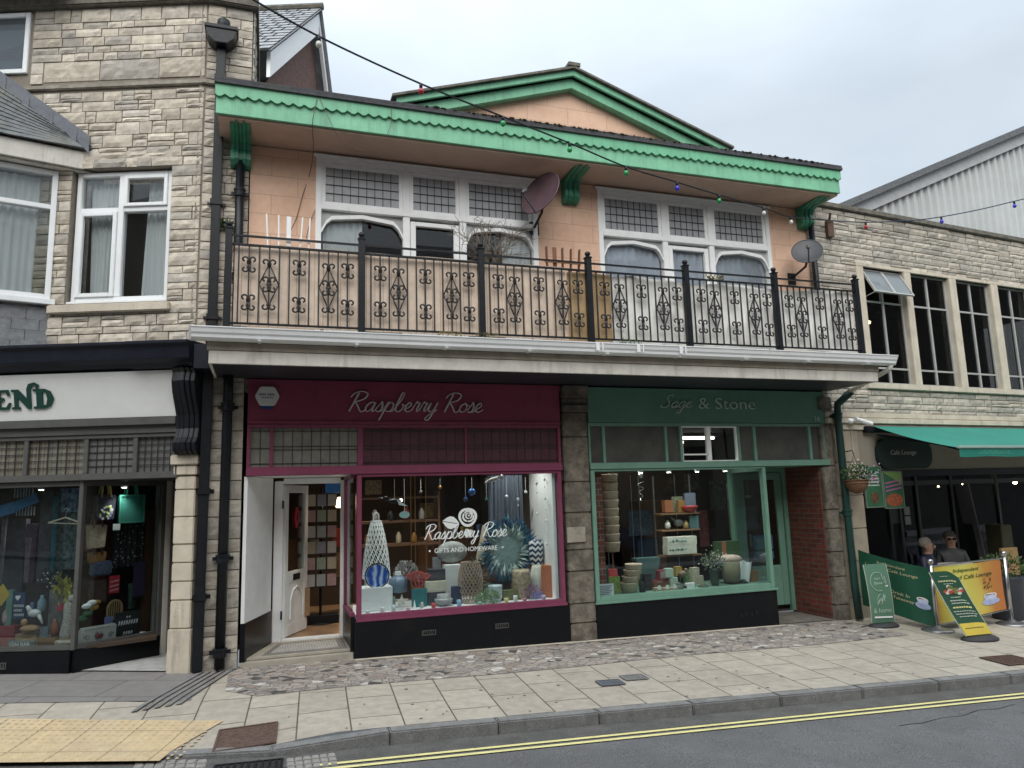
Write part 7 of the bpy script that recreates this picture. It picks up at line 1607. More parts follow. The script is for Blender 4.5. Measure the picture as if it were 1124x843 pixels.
# ------------------------------------------------------------------ sage window
ZS = .39
def basket_stack(name, label, px, pys, y, rpx, lean=0):
    root = None
    for i, py in enumerate(pys):
        x, z = loc(px+lean*i, py, None, y); x2, _ = loc(px+lean*i+10, py, None, y); k = (x2-x)/10; m = MB(); r = rpx*k; m.lathe([(r*.86, 0), (r, .12), (r*1.03, .125), (r*1.0, .132), (r*.9, .12), (r*.8, .02)], (x, y, z), 20); o = m.build(name, col('straw_cream', (.50, .40, .29), .8, .2, 40, bump=.4), smooth=True)
        T(o, label, 'basket', label.split(',')[0])
basket_stack('straw_basket', 'cream straw baskets nested in a tall column by the brick pier', 669, [531+9.3*i for i in range(9)], .36, 8.5, .35)
basket_stack('leaning_basket', 'cream straw baskets nested in a short leaning stack on the sill', 691, [650, 643, 636, 629.5], .28, 8.5, 1.6)
m = MB(); x, z = loc(670, 560, None, .37); m.tube([(x, .37, .4), (x, .37, 2.02)], .015, 8); T(m.build('basket_pole', K['walnut']), 'brown pole holding the tall column of straw baskets', 'pole')
o, q = bx('notice_card', 'white printed notice card in the lower left corner of the sage window', 'notice', 653, 674, 641, 659, .03, .004, col('paper', (.66, .7, .74)), bev=0)
a, b, z0, z1 = q; 
def childbox(o, name, boxes, mat):
    m = MB(); [m.box(*b_) for b_ in boxes]; me_o = m.build(name, mat, o); return me_o
childbox(o, 'print_line', [(a+.02, b-.03-.02*(i % 3), .024, .026, z1-.03-i*.021, z1-.022-i*.021) for i in range(6)], col('ink', (.2, .22, .24)))
bx('green_gift_bag', 'dark green bag with white squiggle in the left corner of the sage window', 'bag', 654, 668, 622, 642, .2, .1, col('bottle_green', (.015, .05, .03)), z0=ZS)
bx('red_top_box', 'red box on the green one in the left corner of the sage window', 'box', 668, 678, 625, 633, .3, .14, col('tomato', (.55, .06, .06)))
bx('lime_box', 'lime and green patterned box left of the leaning baskets', 'box', 667, 681, 633, 652, .28, .14, col('lime', (.17, .25, .05), .6, .5, 30), z0=ZS)
m = MB(); x0, z1 = loc(697, 613, None, .5); x1, _ = loc(723, 613, None, .5); c_ = (x0+x1)/2; m.prism([(c_-.09, ZS), (c_+.10, ZS), (x1+.03, z1), (x0, z1)], .48, .62); T(m.build('teal_vase', glass('teal_glass', (.25, .42, .42), 1, .05, .45, (.16, .27, .27)), bevel=.01), 'wide translucent teal glass vase behind the leaning baskets', 'vase')
m = MB(); x, z = loc(707, 652, None, .2); m.lathe([(.04, 0), (.05, .02), (.04, .09), (.02, .12), (.02, .14)], (x-.02, .2, ZS), 12); T(m.build('dark_bottle', K['black'], smooth=True), 'small black bottle in front of the teal vase', 'bottle')
for i, (px, py0, py1, lab) in enumerate(((724, 637, 648, 'lower left one'), (733, 637, 648, 'lower right one'), (728, 626, 637, 'topmost one'))):
    o, q = bx('mug_box', 'dark red boxed mug, %s of the stack of three' % lab, 'box', px-4.5, px+4.5, py0, py1, .34, .1, col('maroon_box', (.22, .04, .05))); a, b, z0, z1 = q
    childbox(o, 'mug_print', [(a+.02, b-.02, .335, .339, z0+.03, z1-.015)], col('mugprint', (.3, .27, .26)))
bx('shelf_riser', 'dark wooden riser under the red mug boxes', 'riser', 718, 742, 648, 652, .33, .15, K['walnut'], z0=ZS+.10)
for i, px in enumerate((735, 740)): bx('green_print_box', ('upper', 'lower')[i]+' white and green printed box beside the red mug boxes', 'box', px-4, px+4.5, (624, 634)[i], (634, 645)[i], .3, .08, col('mint_print_box', (.42, .52, .44), .5, .4, 60))
for i, px in enumerate((724, 733, 741)):
    o, q = bx('kraft_box', 'kraft box with white round window, %s of three on the sill' % ('left', 'middle', 'right')[i], 'box', px-4.3, px+4.3, 645, 658, .16, .08, col('kraft2', (.42, .33, .22)), z0=ZS); a, b, z0, z1 = q
    m = MB(); m.disc_y(((a+b)/2, .155, z0+.05), .03, .006, 16); m.build('round_label', White, o)
for i, (px, py0, w_) in enumerate(((746, 639, 4.5), (773, 641, 5))):
    vase('glass_jar', 'small clear glass jar with dome lid, %s one on the sage window sill' % ('left', 'right')[i], 'jar', px, py0, 656, .25, [(w_, 0), (w_, .5), (w_*.6, .65), (w_*.7, .75), (1.5, .9), (1, 1)], glass('jar_glass', (.7, .74, .72), 1, 0, .3, (.3, .3, .27)), z0=ZS)
for i, (px, lab) in enumerate(((753, 'left'), (764, 'right'))): bx('cream_soap', 'cream soap block on the sill, %s one of the pair' % lab, 'soap', px-4.5, px+4.5, 654, 658, .12, .05, col('soap', (.6, .62, .48)), z0=ZS)
bx('black_candle_jar', 'black candle jar with a white label in the middle of the sage sill', 'candle', 753, 764, 643, 654, .24, .1, K['black'], z0=ZS)
bx('white_label_tin', 'white tin on top of the black candle jar', 'tin', 754, 763, 640, 646, .235, .06, White)
bx('tea_caddy', 'cream and brown caddy box behind the soaps', 'box', 760, 768, 623, 640, .36, .08, col('caddy', (.45, .4, .3), .6, .4, 40))
m = MB(); x, z = loc(749, 630, None, .4); m.ball((x, .4, z), .06, 1.2, .8, .8, 12); m.ball((x+.06, .4, z+.05), .03, n=8); T(m.build('brown_bird', col('birdbrown', (.16, .11, .07)), smooth=True), 'small brown carved bird above the glass jars', 'ornament')
shf = empty('display_shelves', at(748, 600, .8), 'wooden ladder shelves with three boards in the middle of the sage window', 'shelf')
X0_, _ = loc(727, 600, None, .75); X1_, _ = loc(769, 600, None, .75); zz_ = []
for py in (563, 581, 609): _, z = loc(748, py, None, .75); zz_.append(z); m = MB(); m.box(X0_, X1_, .72, .95, z-.02, z); m.build('shelf_board', col('pine', (.22, .12, .06)), shf)
m = MB(); [m.box(x, x+.02, .93, .96, ZS, 1.98) for x in (X0_, X1_-.02)]; m.build('upright', K['greyframe'], shf)
bx('orange_tins', 'stack of orange tins on the top board of the ladder shelves', 'tin', 730, 739, 549, 562.5, .76, .1, col('orange_tin', (.32, .12, .05)))
bx('green_picture', 'green and cream picture leaning on the top shelf board', 'picture', 738, 750, 545, 562.5, .86, .02, col('fern_print', (.14, .16, .11), .6, .6, 40))
bx('blue_book', 'pale blue book behind the red bowl on the top shelf board', 'book', 752, 764, 541, 562.5, .86, .03, col('blue_book', (.14, .18, .24)))
vase('red_bowl', 'red bowl on the top board of the ladder shelves', 'bowl', 757, 555, 562.5, .78, [(4, 0), (8, .7), (8, 1)], col('red_glaze', (.36, .04, .04), .3))
bx('teal_picture', 'teal framed picture on the middle shelf board', 'picture', 757, 767, 566, 580.5, .8, .02, col('teal_print', (.12, .25, .26), .5, .5, 60))
m = MB(); x, z = loc(745, 574, None, .8); m.ball((x, .8, z), .07, 1.2, .6, .8, 12); m.tube([(x-.06, .8, z+.03), (x-.13, .8, z+.10)], .015, 6); T(m.build('grey_teapot', col('pewter', (.16, .17, .16), .4), smooth=True), 'grey green teapot on the middle shelf board', 'teapot')
for i, (py0, py1) in enumerate(((589, 598), (598, 608.5))):
    o, q = bx('leaf_print_box', 'white box printed with green leaves, %s of the two on the lowest shelf board' % ('upper', 'lower')[i], 'box', 733, 765, py0, py1, .62, .15, col('offwhite_box', (.58, .58, .5))); a, b, z0, z1 = q
    m = MB(); zc = (z0+z1)/2
    for j, dx in enumerate((.06, .12, .20, .27)): 
        for s_ in (-1, 1): m.leaf((a+dx, .612, zc), (s_, 0, .25*(j % 2)), .05, .035, 0)
    m.build('leaf_print', col('leafprint', (.05, .2, .13)) if i else col('leafprint2', (.04, .16, .14)), o)
o, q = bx('green_satchel', 'dark green satchel with a tan strap above the striped cushion', 'bag', 786, 812, 594, 612, .5, .08, col('forest', (.04, .09, .035))); a, b, z0, z1 = q; childbox(o, 'strap', [(a+.10, a+.17, .49, .499, z0, z1+.0)], col('tan', (.3, .12, .06)))
x0, z0 = loc(786, 618, None, .42); x1, z1 = loc(816, 610, None, .42); m = MB(); m.ball(((x0+x1)/2, .46, (z0+z1)/2), (x1-x0)/2, 1, .4, .28, 16); T(m.build('striped_cushion', col('check_cream', (.5, .4, .33), .8, .5, 50), smooth=True), 'cream and pink checked cushion on the olive basket', 'cushion')
m = MB(); x0, zt = loc(789, 617, None, .4); x1, zb = loc(821, 643, None, .4); xc = (x0+x1)/2; m.lathe([(.11, 0), (.15, .3*(zt-zb)), (.17, zt-zb), (.155, zt-zb), (.14, .05)], (xc, .42, zb), 24, 1.0, .8); T(m.build('olive_basket', col('olive_canvas', (.12, .12, .07), .8), smooth=True), 'olive canvas basket at the right of the sage window', 'basket')
m = MB(); m.box(xc-.17, xc+.2, .25, .6, ZS, zb-.002); T(m.build('dark_crate', K['black']), 'black crate under the olive basket', 'crate')
m = MB(); b_ = 0; x, z = loc(816, 616, None, .28)
for i in range(9):
    for j in range(9): u = i/8; v = j/8; m.add((x-.07+.2*u+.03*v*math.sin(u*5), .27-.02*math.sin(u*9+v*2)+.03*v, z-.26*v-.06*u*math.sin(v*2)+.02*math.sin(u*6)))
for i in range(8):
    for j in range(8): a = i*9+j; m.face((a, a+9, a+10, a+1))
T(m.build('tea_towel', White, smooth=True), 'white printed cloth draped over the right rim of the olive basket', 'cloth')
fo = empty('cottage_flowers', at(782, 650, .3), 'vase of small white and blue flowers left of the olive basket', 'flowers'); x, z = loc(783, 615, None, .3); foliage(None, (x, .3, z-.02), .15, .12, 260, .045, 'foliage', col('greygreen_leaf', (.10, .14, .09)), fo, .8); blooms(None, (x-.02, .27, z+.04), .16, .14, 34, .014, col('pale_petal', (.6, .6, .45)), fo); blooms(None, (x+.05, .25, z-.02), .1, .08, 18, .014, col('blue_petal', (.25, .3, .45)), fo)
m = MB(); m.lathe([(.05, 0), (.07, .08), (.05, .2), (.06, .24)], (x, .3, ZS), 14); m.build('vase', col('dark_green_glaze', (.02, .05, .03), .25), fo, smooth=True)
bx('copper_lantern', 'small copper lantern in the right corner of the sage window', 'lantern', 825, 832, 626, 642, .35, .07, col('copper', (.30, .16, .06), .35, metal=.5))
hang('wire_swirl', 'silver twisted wire ornament hanging at the upper left of the sage window', 703, 522, .4, .04, K['steel'])
m = MB(); x, z = loc(703, 527, None, .4); m.tube([(x+.05*math.cos(t*.7)*(1-t/30), .4+.05*math.sin(t*.7)*(1-t/30), z-.02-t*.012) for t in range(24)], .006, 5); T(m.build('wire_spiral', K['steel'], smooth=True), 'silver wire spiral below the hanging wire ball', 'ornament')
hang('white_glass_shade', 'white oval shade hanging at the upper right inside the sage window', 821, 545, 1.2, .05, White, True, 2.6, .5)
m = MB(); [m.tube([(x, .9, .4), (x, .9, 2.0)], .006, 6) for x in (4.78, 5.2, 5.33, 5.95, 6.2)]; T(m.build('hanging_rail', K['steel']), 'thin metal uprights of the display rail in the sage window', 'rail')
ti = empty('ceiling_light', (6.3, 2.4, 2.62), 'lit strip lights on the sage shop ceiling seen through the small upper panes', 'lamp')
for k, (yy) in enumerate((1.9, 2.9)): m = MB(); m.box(5.4, 7.4, yy, yy+.07, 2.62, 2.66); m.build('tube', emit('strip_light', (1, .9, .72), 3.2), ti)
m = MB(); m.box(5.3, 7.5, 1.85, 3.05, 2.665, 2.7); m.build('tray', K['greyframe'], ti)
m = MB(); [m.box(4.6+.7*i, 5.1+.7*i, 2.2+.3*(i % 2), 2.5, -.1, 1.2+.2*(i % 3)) for i in range(4)]; T(m.build('shop_counter', K['walnut']), 'dim brown counters and cabinets in the depth of the sage shop', 'counter')
pc = bx('car_picture', 'blue poster on the rear wall of the sage shop', 'poster', 700, 724, 590, 612, 2.0, .03, col('deep_blue', (.02, .04, .08)))
# ------------------------------------------------------------------ left shop window (frame A and the angled return FR)
def pane_y(y): return y
bx('wall_rail_garment', 'long dark grey garment hanging in the left shop window beside the hanger', 'garment', 42, 56, 540, 640, .35, .06, col('charcoal_cloth', (.045, .045, .05), .9, .4, 14, bump=.6), FA)
bx('dark_coat', 'dark coat with a pale collar hanging at the far left of the left shop window', 'garment', 5, 26, 570, 650, .4, .08, col('dark_coat_cloth', (.035, .035, .045), .9, .5, 14), FA)
bx('purple_coat', 'brown and purple coat beside the dark coat in the left shop window', 'garment', 26, 39, 575, 640, .42, .08, col('plum', (.06, .035, .06), .9, .4, 14), FA)
m = MB(FA); x0, z0 = loc(-6, 563, FA, .25); x1, z1 = loc(41, 546, FA, .25); m.bar((x0, .25, z0), ((x0+x1)/2, .24, (z0+z1)/2-.02), .02, .13); m.bar(((x0+x1)/2, .24, (z0+z1)/2-.02), (x1, .25, z1), .02, .11); T(m.build('blue_scarf', col('peacock', (.02, .12, .26), .8, .3, 20)), 'bright blue and turquoise scarf stretched across the top left of the left shop window', 'scarf')
for i, (px, py, lab) in enumerate(((22, 541, 'upper'), (24, 561, 'lower'))):
    o, q = bx('striped_cloth', lab+' black and white striped cloth beside the blue scarf', 'cloth', px-8, px+14, py-6, py+6, .32, .02, K['black'], FA); a, b, z0, z1 = q; m = MB(FA); [m.box(a+.02+j*.035, a+.035+j*.035, .315, .319, z0+.01, z1-.01) for j in range(7)]; m.build('stripe', col('greywhite', (.35, .36, .36)), o)
hg = empty('clothes_hanger', FA @ Vector((*[loc(72, 575, FA, .2)[0]], .2, 1.6)), 'pale wooden clothes hanger hanging in the left shop window', 'hanger'); xa_, za_ = loc(53, 574, FA, .2); xb2, zb2 = loc(86, 580, FA, .2); xm_, zm_ = loc(72, 568, FA, .2)
m = MB(FA); m.tube([(xa_, .2, za_), (xm_, .2, zm_), (xb2, .2, za_)], .009, 6); m.tube([(xa_, .2, za_), (xb2, .2, za_-.02)], .006, 6); m.build('bar', Cream, hg); m = MB(FA); m.tube([(xm_, .2, zm_), (xm_, .2, zm_+.05), (xm_+.03, .2, zm_+.08), (xm_, .2, zm_+.11), (xm_-.02, .2, zm_+.09)], .004, 5); m.build('hook', K['steel'], hg)
m = MB(FA); pleat = pleats(FA, *[loc(61, 560, FA, .38)[0], loc(88, 560, FA, .38)[0]], loc(70, 625, FA, .38)[1], loc(70, 540, FA, .38)[1], .38, 4, .02); T(pleat.build('blue_print_top', col('grey_teal_print', (.07, .10, .11), .9, .9, 22), smooth=True), 'grey blue printed top hanging behind the wooden hanger', 'garment')
bx('slogan_poster', 'dark blue box sign with a white heart in the left shop window', 'sign', 14, 27, 651, 680, .3, .03, col('royal', (.02, .05, .13)), FA)
hx_, hz_ = loc(20, 656, FA, .29); m = MB(FA); m.prism([(hx_+.028*math.sin(t)**3, hz_+.002*(13*math.cos(t)-5*math.cos(2*t)-2*math.cos(3*t)-math.cos(4*t))) for t in [i*.2618 for i in range(24)]], .282, .29); T(m.build('paper_heart', White), 'white heart on the dark blue box sign', 'ornament')
m = MB(FA); x, z = loc(38, 673, FA, .2); m.ball((x, .2, z), .055, 1.3, .8, .8, 12); m.tube([(x-.05, .2, z+.02), (x-.09, .2, z+.08)], [.03, .018], 8); m.tube([(x+.05, .2, z-.02), (x+.10, .2, z-.12)], [.025, .01], 6); T(m.build('white_goose', col('goose', (.6, .62, .62), .5), smooth=True), 'white goose ornament in the left shop window', 'ornament')
m = MB(FA); x, z = loc(33, 690, FA, .22); m.ball((x, .22, z), .085, 1.4, .7, .5, 12); m.ball((x-.07, .22, z+.07), .04, 1, .8, 1, 10); T(m.build('wooden_duck', col('duck_wood', (.34, .2, .09), .5), smooth=True), 'carved wooden duck below the white goose', 'ornament')
zf = .245
bx('wooden_box', 'pale wooden box under the carved duck', 'box', 14, 40, 696, 712, .22, .2, col('pale_wood', (.3, .2, .11)), FA, z0=zf)
o, q = bx('bar_sign', 'small teal sign reading GIN BAR at the foot of the left shop window', 'sign', 8, 38, 703, 713, .07, .03, col('teal_sign', (.08, .14, .15)), FA, z0=zf); a, b, z0, z1 = q; text('GIN BAR', FA, (a+.03, b-.05, z0+.02, z1-.02), .064, .003).build('lettering', White, o)
bx('red_tin', 'dark red tin in the far left corner of the left shop window', 'tin', -4, 15, 688, 708, .2, .15, col('darkred', (.22, .02, .03)), FA, z0=zf)
m = MB(FA); x, z = loc(2, 653, FA, .1); m.prism([(x-.12, z), (x, z+.12), (x+.09, z), (x, z-.12)], .1, .11); T(m.build('yellow_road_sign', col('sign_yellow', (.45, .32, .04))), 'yellow diamond sign at the far left edge of the left shop window', 'sign')
bx('brown_book', 'brown book stack beside the fabric dog', 'books', 41, 60, 700, 712, .15, .12, col('leather', (.10, .05, .03)), FA, z0=zf)
bx('photo_frame', 'small dark frame with pale figures between duck and fabric dog', 'picture', 43, 53, 688, 702, .18, .02, col('bluegrey_pic', (.1, .14, .17), .5, .7, 60), FA)
m = MB(FA); x, z = loc(74, 695, FA, .2); m.lathe([(.07, 0), (.08, .06), (.05, .22), (.055, .3), (.05, .38), (.02, .42)], (x, .2, zf+.06), 14); m.box(x-.09, x+.09, .12, .28, zf, zf+.058); m.ball((x+.03, .2, zf+.50), .045, n=8); T(m.build('fabric_dog', col('speckled_cloth', (.38, .36, .32), .9, .5, 60), smooth=True), 'pale speckled fabric dog standing beside the window mullion', 'ornament')
bx('red_cap_toy', 'pink red cloth toy behind the fabric dog', 'toy', 62, 77, 663, 671, .3, .08, col('pinkred', (.38, .05, .08)), FA)
m = MB(FA); x, z = loc(72, 640, FA, .28); 
for i in range(60): m.leaf((x+R.gauss(0, .06), .28+R.uniform(-.03, .03), z+R.gauss(0, .07)), (R.uniform(-.4, .4), R.uniform(-.3, .3), -1), .09, .045, .1)
T(m.build('yellow_scarf', col('mustard', (.32, .30, .05), .8, .5, 30)), 'bunched mustard yellow scarf beside the mullion', 'scarf')
bx('grey_canvas_print', 'grey canvas print behind the fabric dog', 'picture', 53, 79, 647, 690, .4, .03, col('grey_canvas', (.16, .16, .16), .8, .4, 10), FA)
bx('green_bottle_stand', 'pale green bottle at the left of the blue box sign', 'bottle', 6, 13, 648, 690, .3, .06, col('seaglass', (.12, .25, .2)), FA)
# tote bags in the angled return
def tote(px0, px1, py0, py1, y, mat, hmat, label, hpx=14):
    xm2, z1 = loc((px0+px1)/2, py0, FR, y); _, z0 = loc((px0+px1)/2, py1, FR, y); a, _ = loc(px0, (py0+py1)/2, FR, y); b, _ = loc(px1, (py0+py1)/2, FR, y); root = empty('tote_bag', FR @ Vector((xm2, y, z0)), label, 'bag')
    m = MB(FR); m.prism([(a+.02, z0), (b-.02, z0), (b, z1), (a, z1)], y, y+.06); m.build('bag_body', mat, root, bevel=.012)
    w_ = (b-a); m = MB(FR)
    for dy in (-.005, .065): m.tube([(a+w_*.28, y+dy, z1-.03), (a+w_*.34, y+dy*.5+.02, z1+.12), (a+w_*.5, y+.03, z1+.17), (a+w_*.66, y+dy*.5+.02, z1+.12), (a+w_*.72, y+dy, z1-.03)], .011, 6)
    m.build('handle', hmat, root, smooth=True); return root, (a, b, z0, z1)
rt_, q = tote(104, 128, 543, 571, .15, col('navy_tote', (.012, .014, .03), .8), col('yellow_strap', (.35, .28, .08)), 'navy tote bag with flower print and yellow handles, hanging in the angled shop window'); a, b, z0, z1 = q
m = MB(FR); 
for i in range(22): m.cm = i % 3; xx = R.uniform(a+.05, b-.05); zz = R.uniform(z0+.02, z0+(z1-z0)*.6); m.prism([(xx+.014*math.cos(t), zz+.014*math.sin(t)) for t in range(6)], .143-.0006*i, .149-.0006*i)
m.build('flower_print', [col('petal_white', (.5, .5, .45)), col('petal_lime', (.3, .4, .08)), col('petal_lilac', (.3, .28, .45))], rt_)
rt_, q = tote(130, 159, 543, 574, .12, col('bottle_tote', (.01, .10, .08), .8), col('green_strap', (.03, .18, .13)), 'bottle green tote bag with a lighter rim, hanging beside the navy one'); a, b, z0, z1 = q; m = MB(FR); rect(m, a+.005, b-.005, z0+.002, z1, .108, .118, .018); m.build('rim', K['green_strap'], rt_)
text('LYME', None, (0, 1, 0, 1), 0) if False else None
rt_, q = tote(96, 118, 576, 602, .2, col('hessian', (.28, .23, .17), .9, .3, 30), col('brown_strap', (.12, .05, .03)), 'beige hessian bag with brown panel hanging below the navy tote'); a, b, z0, z1 = q
rt_, q = tote(97, 118, 606, 618, .22, col('amber_cloth', (.16, .08, .02), .8), col('dark_strap', (.03, .02, .015)), 'dark amber cloth bag at the lower left of the angled window')
def rbx(name, label, cat, *a, **k): return bx(name, label, cat, *a, FR, **k)
rbx('white_tag', 'small white square price tag hanging beside the beige bag', 'tag', 124, 132, 575, 582, .1, .004, White)
dr_ = pleats(FR, loc(124, 600, FR, .3)[0], loc(157, 600, FR, .3)[0], loc(140, 622, FR, .3)[1], loc(140, 576, FR, .3)[1], .3, 5, .02)
def spk():
    mt, t, b_ = newmat('black_floral_cloth'); g = N(t, 'ShaderNodeNewGeometry'); v = N(t, 'ShaderNodeTexVoronoi', Scale=26.0); t.links.new(g.outputs['Position'], v.inputs['Vector']); r_ = N(t, 'ShaderNodeValToRGB'); t.links.new(v.outputs['Distance'], r_.inputs[0]); r_.color_ramp.elements[0].color = (.4, .42, .4, 1); r_.color_ramp.elements[1].color = (.012, .012, .015, 1); r_.color_ramp.elements[0].position = .16; r_.color_ramp.elements[1].position = .3; t.links.new(r_.outputs[0], b_.inputs['Base Color']); return mt
T(dr_.build('black_floral_dress', spk(), smooth=True), 'black dress with pale scattered print hanging in the angled window', 'garment')
rbx('hanging_post', 'brown timber post at the right end of the angled window', 'post', 158, 167, 560, 694, .28, .06, col('oak_post', (.10, .045, .02), .6), z0=zf, bev=.004)
rbx('purple_umbrella', 'folded purple black umbrella hanging at the right of the angled window', 'umbrella', 148, 160, 617, 655, .2, .05, col('violet', (.03, .02, .06)), bev=.01)
rbx('blue_hat', 'crumpled denim blue hat under the amber bag', 'hat', 103, 124, 616, 632, .2, .12, col('denim', (.05, .07, .12), .9, .5, 30), bev=.02)
rbx('dark_handbag', 'brown and grey handbag in the middle of the angled window', 'bag', 101, 118, 637, 662, .25, .1, col('taupe_leather', (.06, .045, .04), .5, .4, 12), bev=.015)
o, q = rbx('red_card', 'red card with pale handwriting strokes in the angled window', 'card', 120, 131, 632, 651, .2, .01, col('crimson', (.38, .02, .04)), bev=0); a, b, z0, z1 = q; m = MB(FR); [m.bar((a+.01, .195, z0+.03+i*.05), (b-.01, .195, z0+.045+i*.05), .003, .014) for i in range(3)]; m.build('stroke', col('pinkwhite', (.5, .3, .32)), o)
x, z = loc(126, 668, FR, .22); x2, _ = loc(134, 668, FR, .22); rr2 = (x2-x)
hb2 = empty('wicker_heart', FR @ Vector((x, .22, z-.1)), 'arched wicker basket panel behind the slate sign', 'basket'); m = MB(FR); m.tube([(x+rr2*math.cos(t*.2), .22, z+rr2*1.1*math.sin(t*.2)) for t in range(0, 16)]+[(x-rr2, .22, z-.12), (x+rr2, .22, z-.12)], .012, 6, closed=True); [m.tube([(x+rr2*d, .22, z-.12), (x+rr2*d, .22, z+rr2*1.1*math.sqrt(1-d*d))], .007, 5) for d in (-.7, -.4, -.1, .2, .5, .8)]; m.build('wicker', col('wicker_tan', (.30, .2, .1), .8), hb2)
m = MB(FR); x, z = loc(98, 668, FR, .15)
for i, (dx, dz, c_) in enumerate(((-.03, .03, 0), (.03, .06, 0), (.0, -.05, 1), (.07, .0, 2), (-.05, -.1, 1), (.1, .05, 2))): m.cm = c_; m.ball((x+dx, .15+.01*i, z+dz), .045, 1.3, .6, .7, 10)
T(m.build('patchwork_toy', [White, col('grass_green', (.03, .16, .08)), col('gold_cloth', (.3, .2, .04))], smooth=True), 'green white and gold patchwork toy beside the mullion in the angled window', 'toy')
rbx('small_blue_card', 'small violet blue card left of the slate sign', 'card', 115, 124, 677, 686, .16, .01, col('periwinkle', (.16, .2, .4)), bev=0)
o, q = rbx('floral_cushion', 'long white cushion with a dark red flower and scroll print, foot of the angled window', 'cushion', 88, 128, 687, 708, .06, .05, col('cushion_white', (.5, .5, .48)), bev=.015); a, b, z0, z1 = q; m = MB(FR); cx_ = (a+b)/2; cz_ = (z0+z1)/2
for i in range(12): an = i*.5236; m.leaf((cx_+.012*math.cos(an), .054, cz_+.012*math.sin(an)), (math.cos(an), 0, math.sin(an)), .05, .018, 0)
m.build('flower_print', col('print_dark', (.05, .04, .05)), o); m = MB(FR); m.disc_y((cx_, .052, cz_), .022, .003, 12); m.build('flower_centre', col('print_red', (.4, .03, .06)), o)
m = MB(FR)
for s_ in (-1, 1): m.tube([(cx_+s_*(.13+.035*math.cos(t*.6)*(1-t/16)), .053, cz_-.01+.035*math.sin(t*.6)*(1-t/16)) for t in range(13)], .003, 4)
for i in range(10): m.bar((a+.05+i*.028, .053, z1-.035+.004*(i % 2)), (a+.062+i*.028, .053, z1-.02), .003, .005)
m.build('scroll_print', K['print_dark'], o)
o, q = rbx('slate_sign', 'black slate sign with white gothic lettering at the right of the angled window', 'sign', 126, 154, 671, 703, .1, .015, col('slate_black', (.025, .026, .028)), bev=.003); a, b, z0, z1 = q
m = MB(FR); 
for (r0, n_, h_) in ((.78, 2, .02), (.55, 8, .05), (.22, 4, .035)):
    for i in range(n_): xx = (a+b)/2+(i-n_/2+.5)*.03; zz = z0+(z1-z0)*r0; m.bar((xx-.008, .096, zz), (xx+.002, .096, zz+h_), .003, .007); m.bar((xx+.005, .094, zz+h_*.2), (xx+.007, .094, zz+h_), .003, .005)
m.build('lettering', White, o)
m = MB(FA); m.box(-5.4, -1.3, .9, .93, .24, 2.05); m.m = FR; m.box(.1, 1.1, .62, .64, .24, 2.05); T(m.build('window_backboard', col('dark_backing', (.03, .024, .02), .9, .5, 3)), 'dark backing boards behind the goods in the left shop window', 'board')
# parked car across the street, mirrored in the sage window
car = empty('parked_car', (8.2, -9.3, -.3), 'dark blue hatchback parked across the street, seen mirrored in the shop glass', 'car')
m = MB(); cx0 = 6.4; L_ = 4.1; side = [(0, .35), (.05, .75), (.75, .92), (1.15, 1.38), (1.5, 1.46), (2.9, 1.44), (3.6, 1.05), (4.05, .95), (4.1, .4)]
yc = -11.0; g0 = rz(8)+.0; n_ = len(side)
for (yy, k) in ((yc-.85, 1), (yc+.85, 1)): [m.add((cx0+x, yy-(.14 if yy > yc else -.14)*(1 if z > 1 else 0), g0+z)) for x, z in side]
for i in range(n_): m.face((i, (i+1) % n_, n_+(i+1) % n_, n_+i))
m.face(list(range(n_))); m.face(list(range(n_, 2*n_))); m.build('body', col('car_blue', (.02, .045, .12), .15), car, bevel=.04)
m = MB(); [m.prism([(cx0+1.0, g0+.98), (cx0+1.28, g0+1.34), (cx0+2.85, g0+1.36), (cx0+3.3, g0+1.06)], yy, yy+.02) for yy in (yc+.78, yc-.8)]; m.build('side_window', K['black'], car)
for x in (.8, 3.25):
    for yy in (yc-.86, yc+.68): m = MB(); m.lathe([(.12, 0), (.31, .0), (.33, .03), (.33, .15), (.31, .18), (.12, .18)], (0, 0, 0), 24); m.v = [Vector((cx0+x+v.x, yy+v.z, g0+.33+v.y)) for v in m.v]; m.build('wheel', K['black'], car)
# ------------------------------------------------------------------ more stock in the three shop windows
def hanging_cloth(label, px0, px1, py0, py1, y, c, fr, cat='scarf', n=4, name=None, var=.5):
    xm2 = (px0+px1)/2; a, _ = loc(px0, (py0+py1)/2, fr, y); b, _ = loc(px1, (py0+py1)/2, fr, y); _, z1 = loc(xm2, py0, fr, y); _, z0 = loc(xm2, py1, fr, y)
    o = pleats(fr, a, b, z0, z1, y, n, .014, .03).build(name or cat, col('cloth_%d' % (int(c[0]*9999+c[1]*777+c[2]*55)), c, .9, var, 16), smooth=True); return T(o, label, cat)
spot_l = FA @ Vector((-2.3, .35, 2.0)); 
for dx in (-2.0, -1.0):  # spotlights added only to brighten the dark goods in this window
    P = FA @ Vector((dx, .45, 2.03)); spot(P.x, P.y, P.z, 'small spotlight added to brighten the left shop window, %s one' % ('left' if dx < -1.5 else 'right'), 9)
hanging_cloth('turquoise scarf hanging left of the mullion in the left shop window', 56, 62, 545, 628, .3, (.03, .15, .2), FA)
hanging_cloth('grey patterned scarf hanging at the far left of the left shop window', 0, 6, 560, 640, .3, (.12, .12, .14), FA)
hanging_cloth('pale mauve shawl among the coats in the left shop window', 26, 33, 590, 640, .28, (.17, .13, .17), FA, 'shawl', 3)
hanging_cloth('pale blue floral scarf above the wooden hanger', 66, 90, 536, 562, .34, (.13, .22, .32), FA, n=5, var=1.0)
hanging_cloth('burgundy cloth hanging behind the beige bag', 92, 100, 575, 605, .28, (.10, .03, .03), FR, 'cloth', 2)
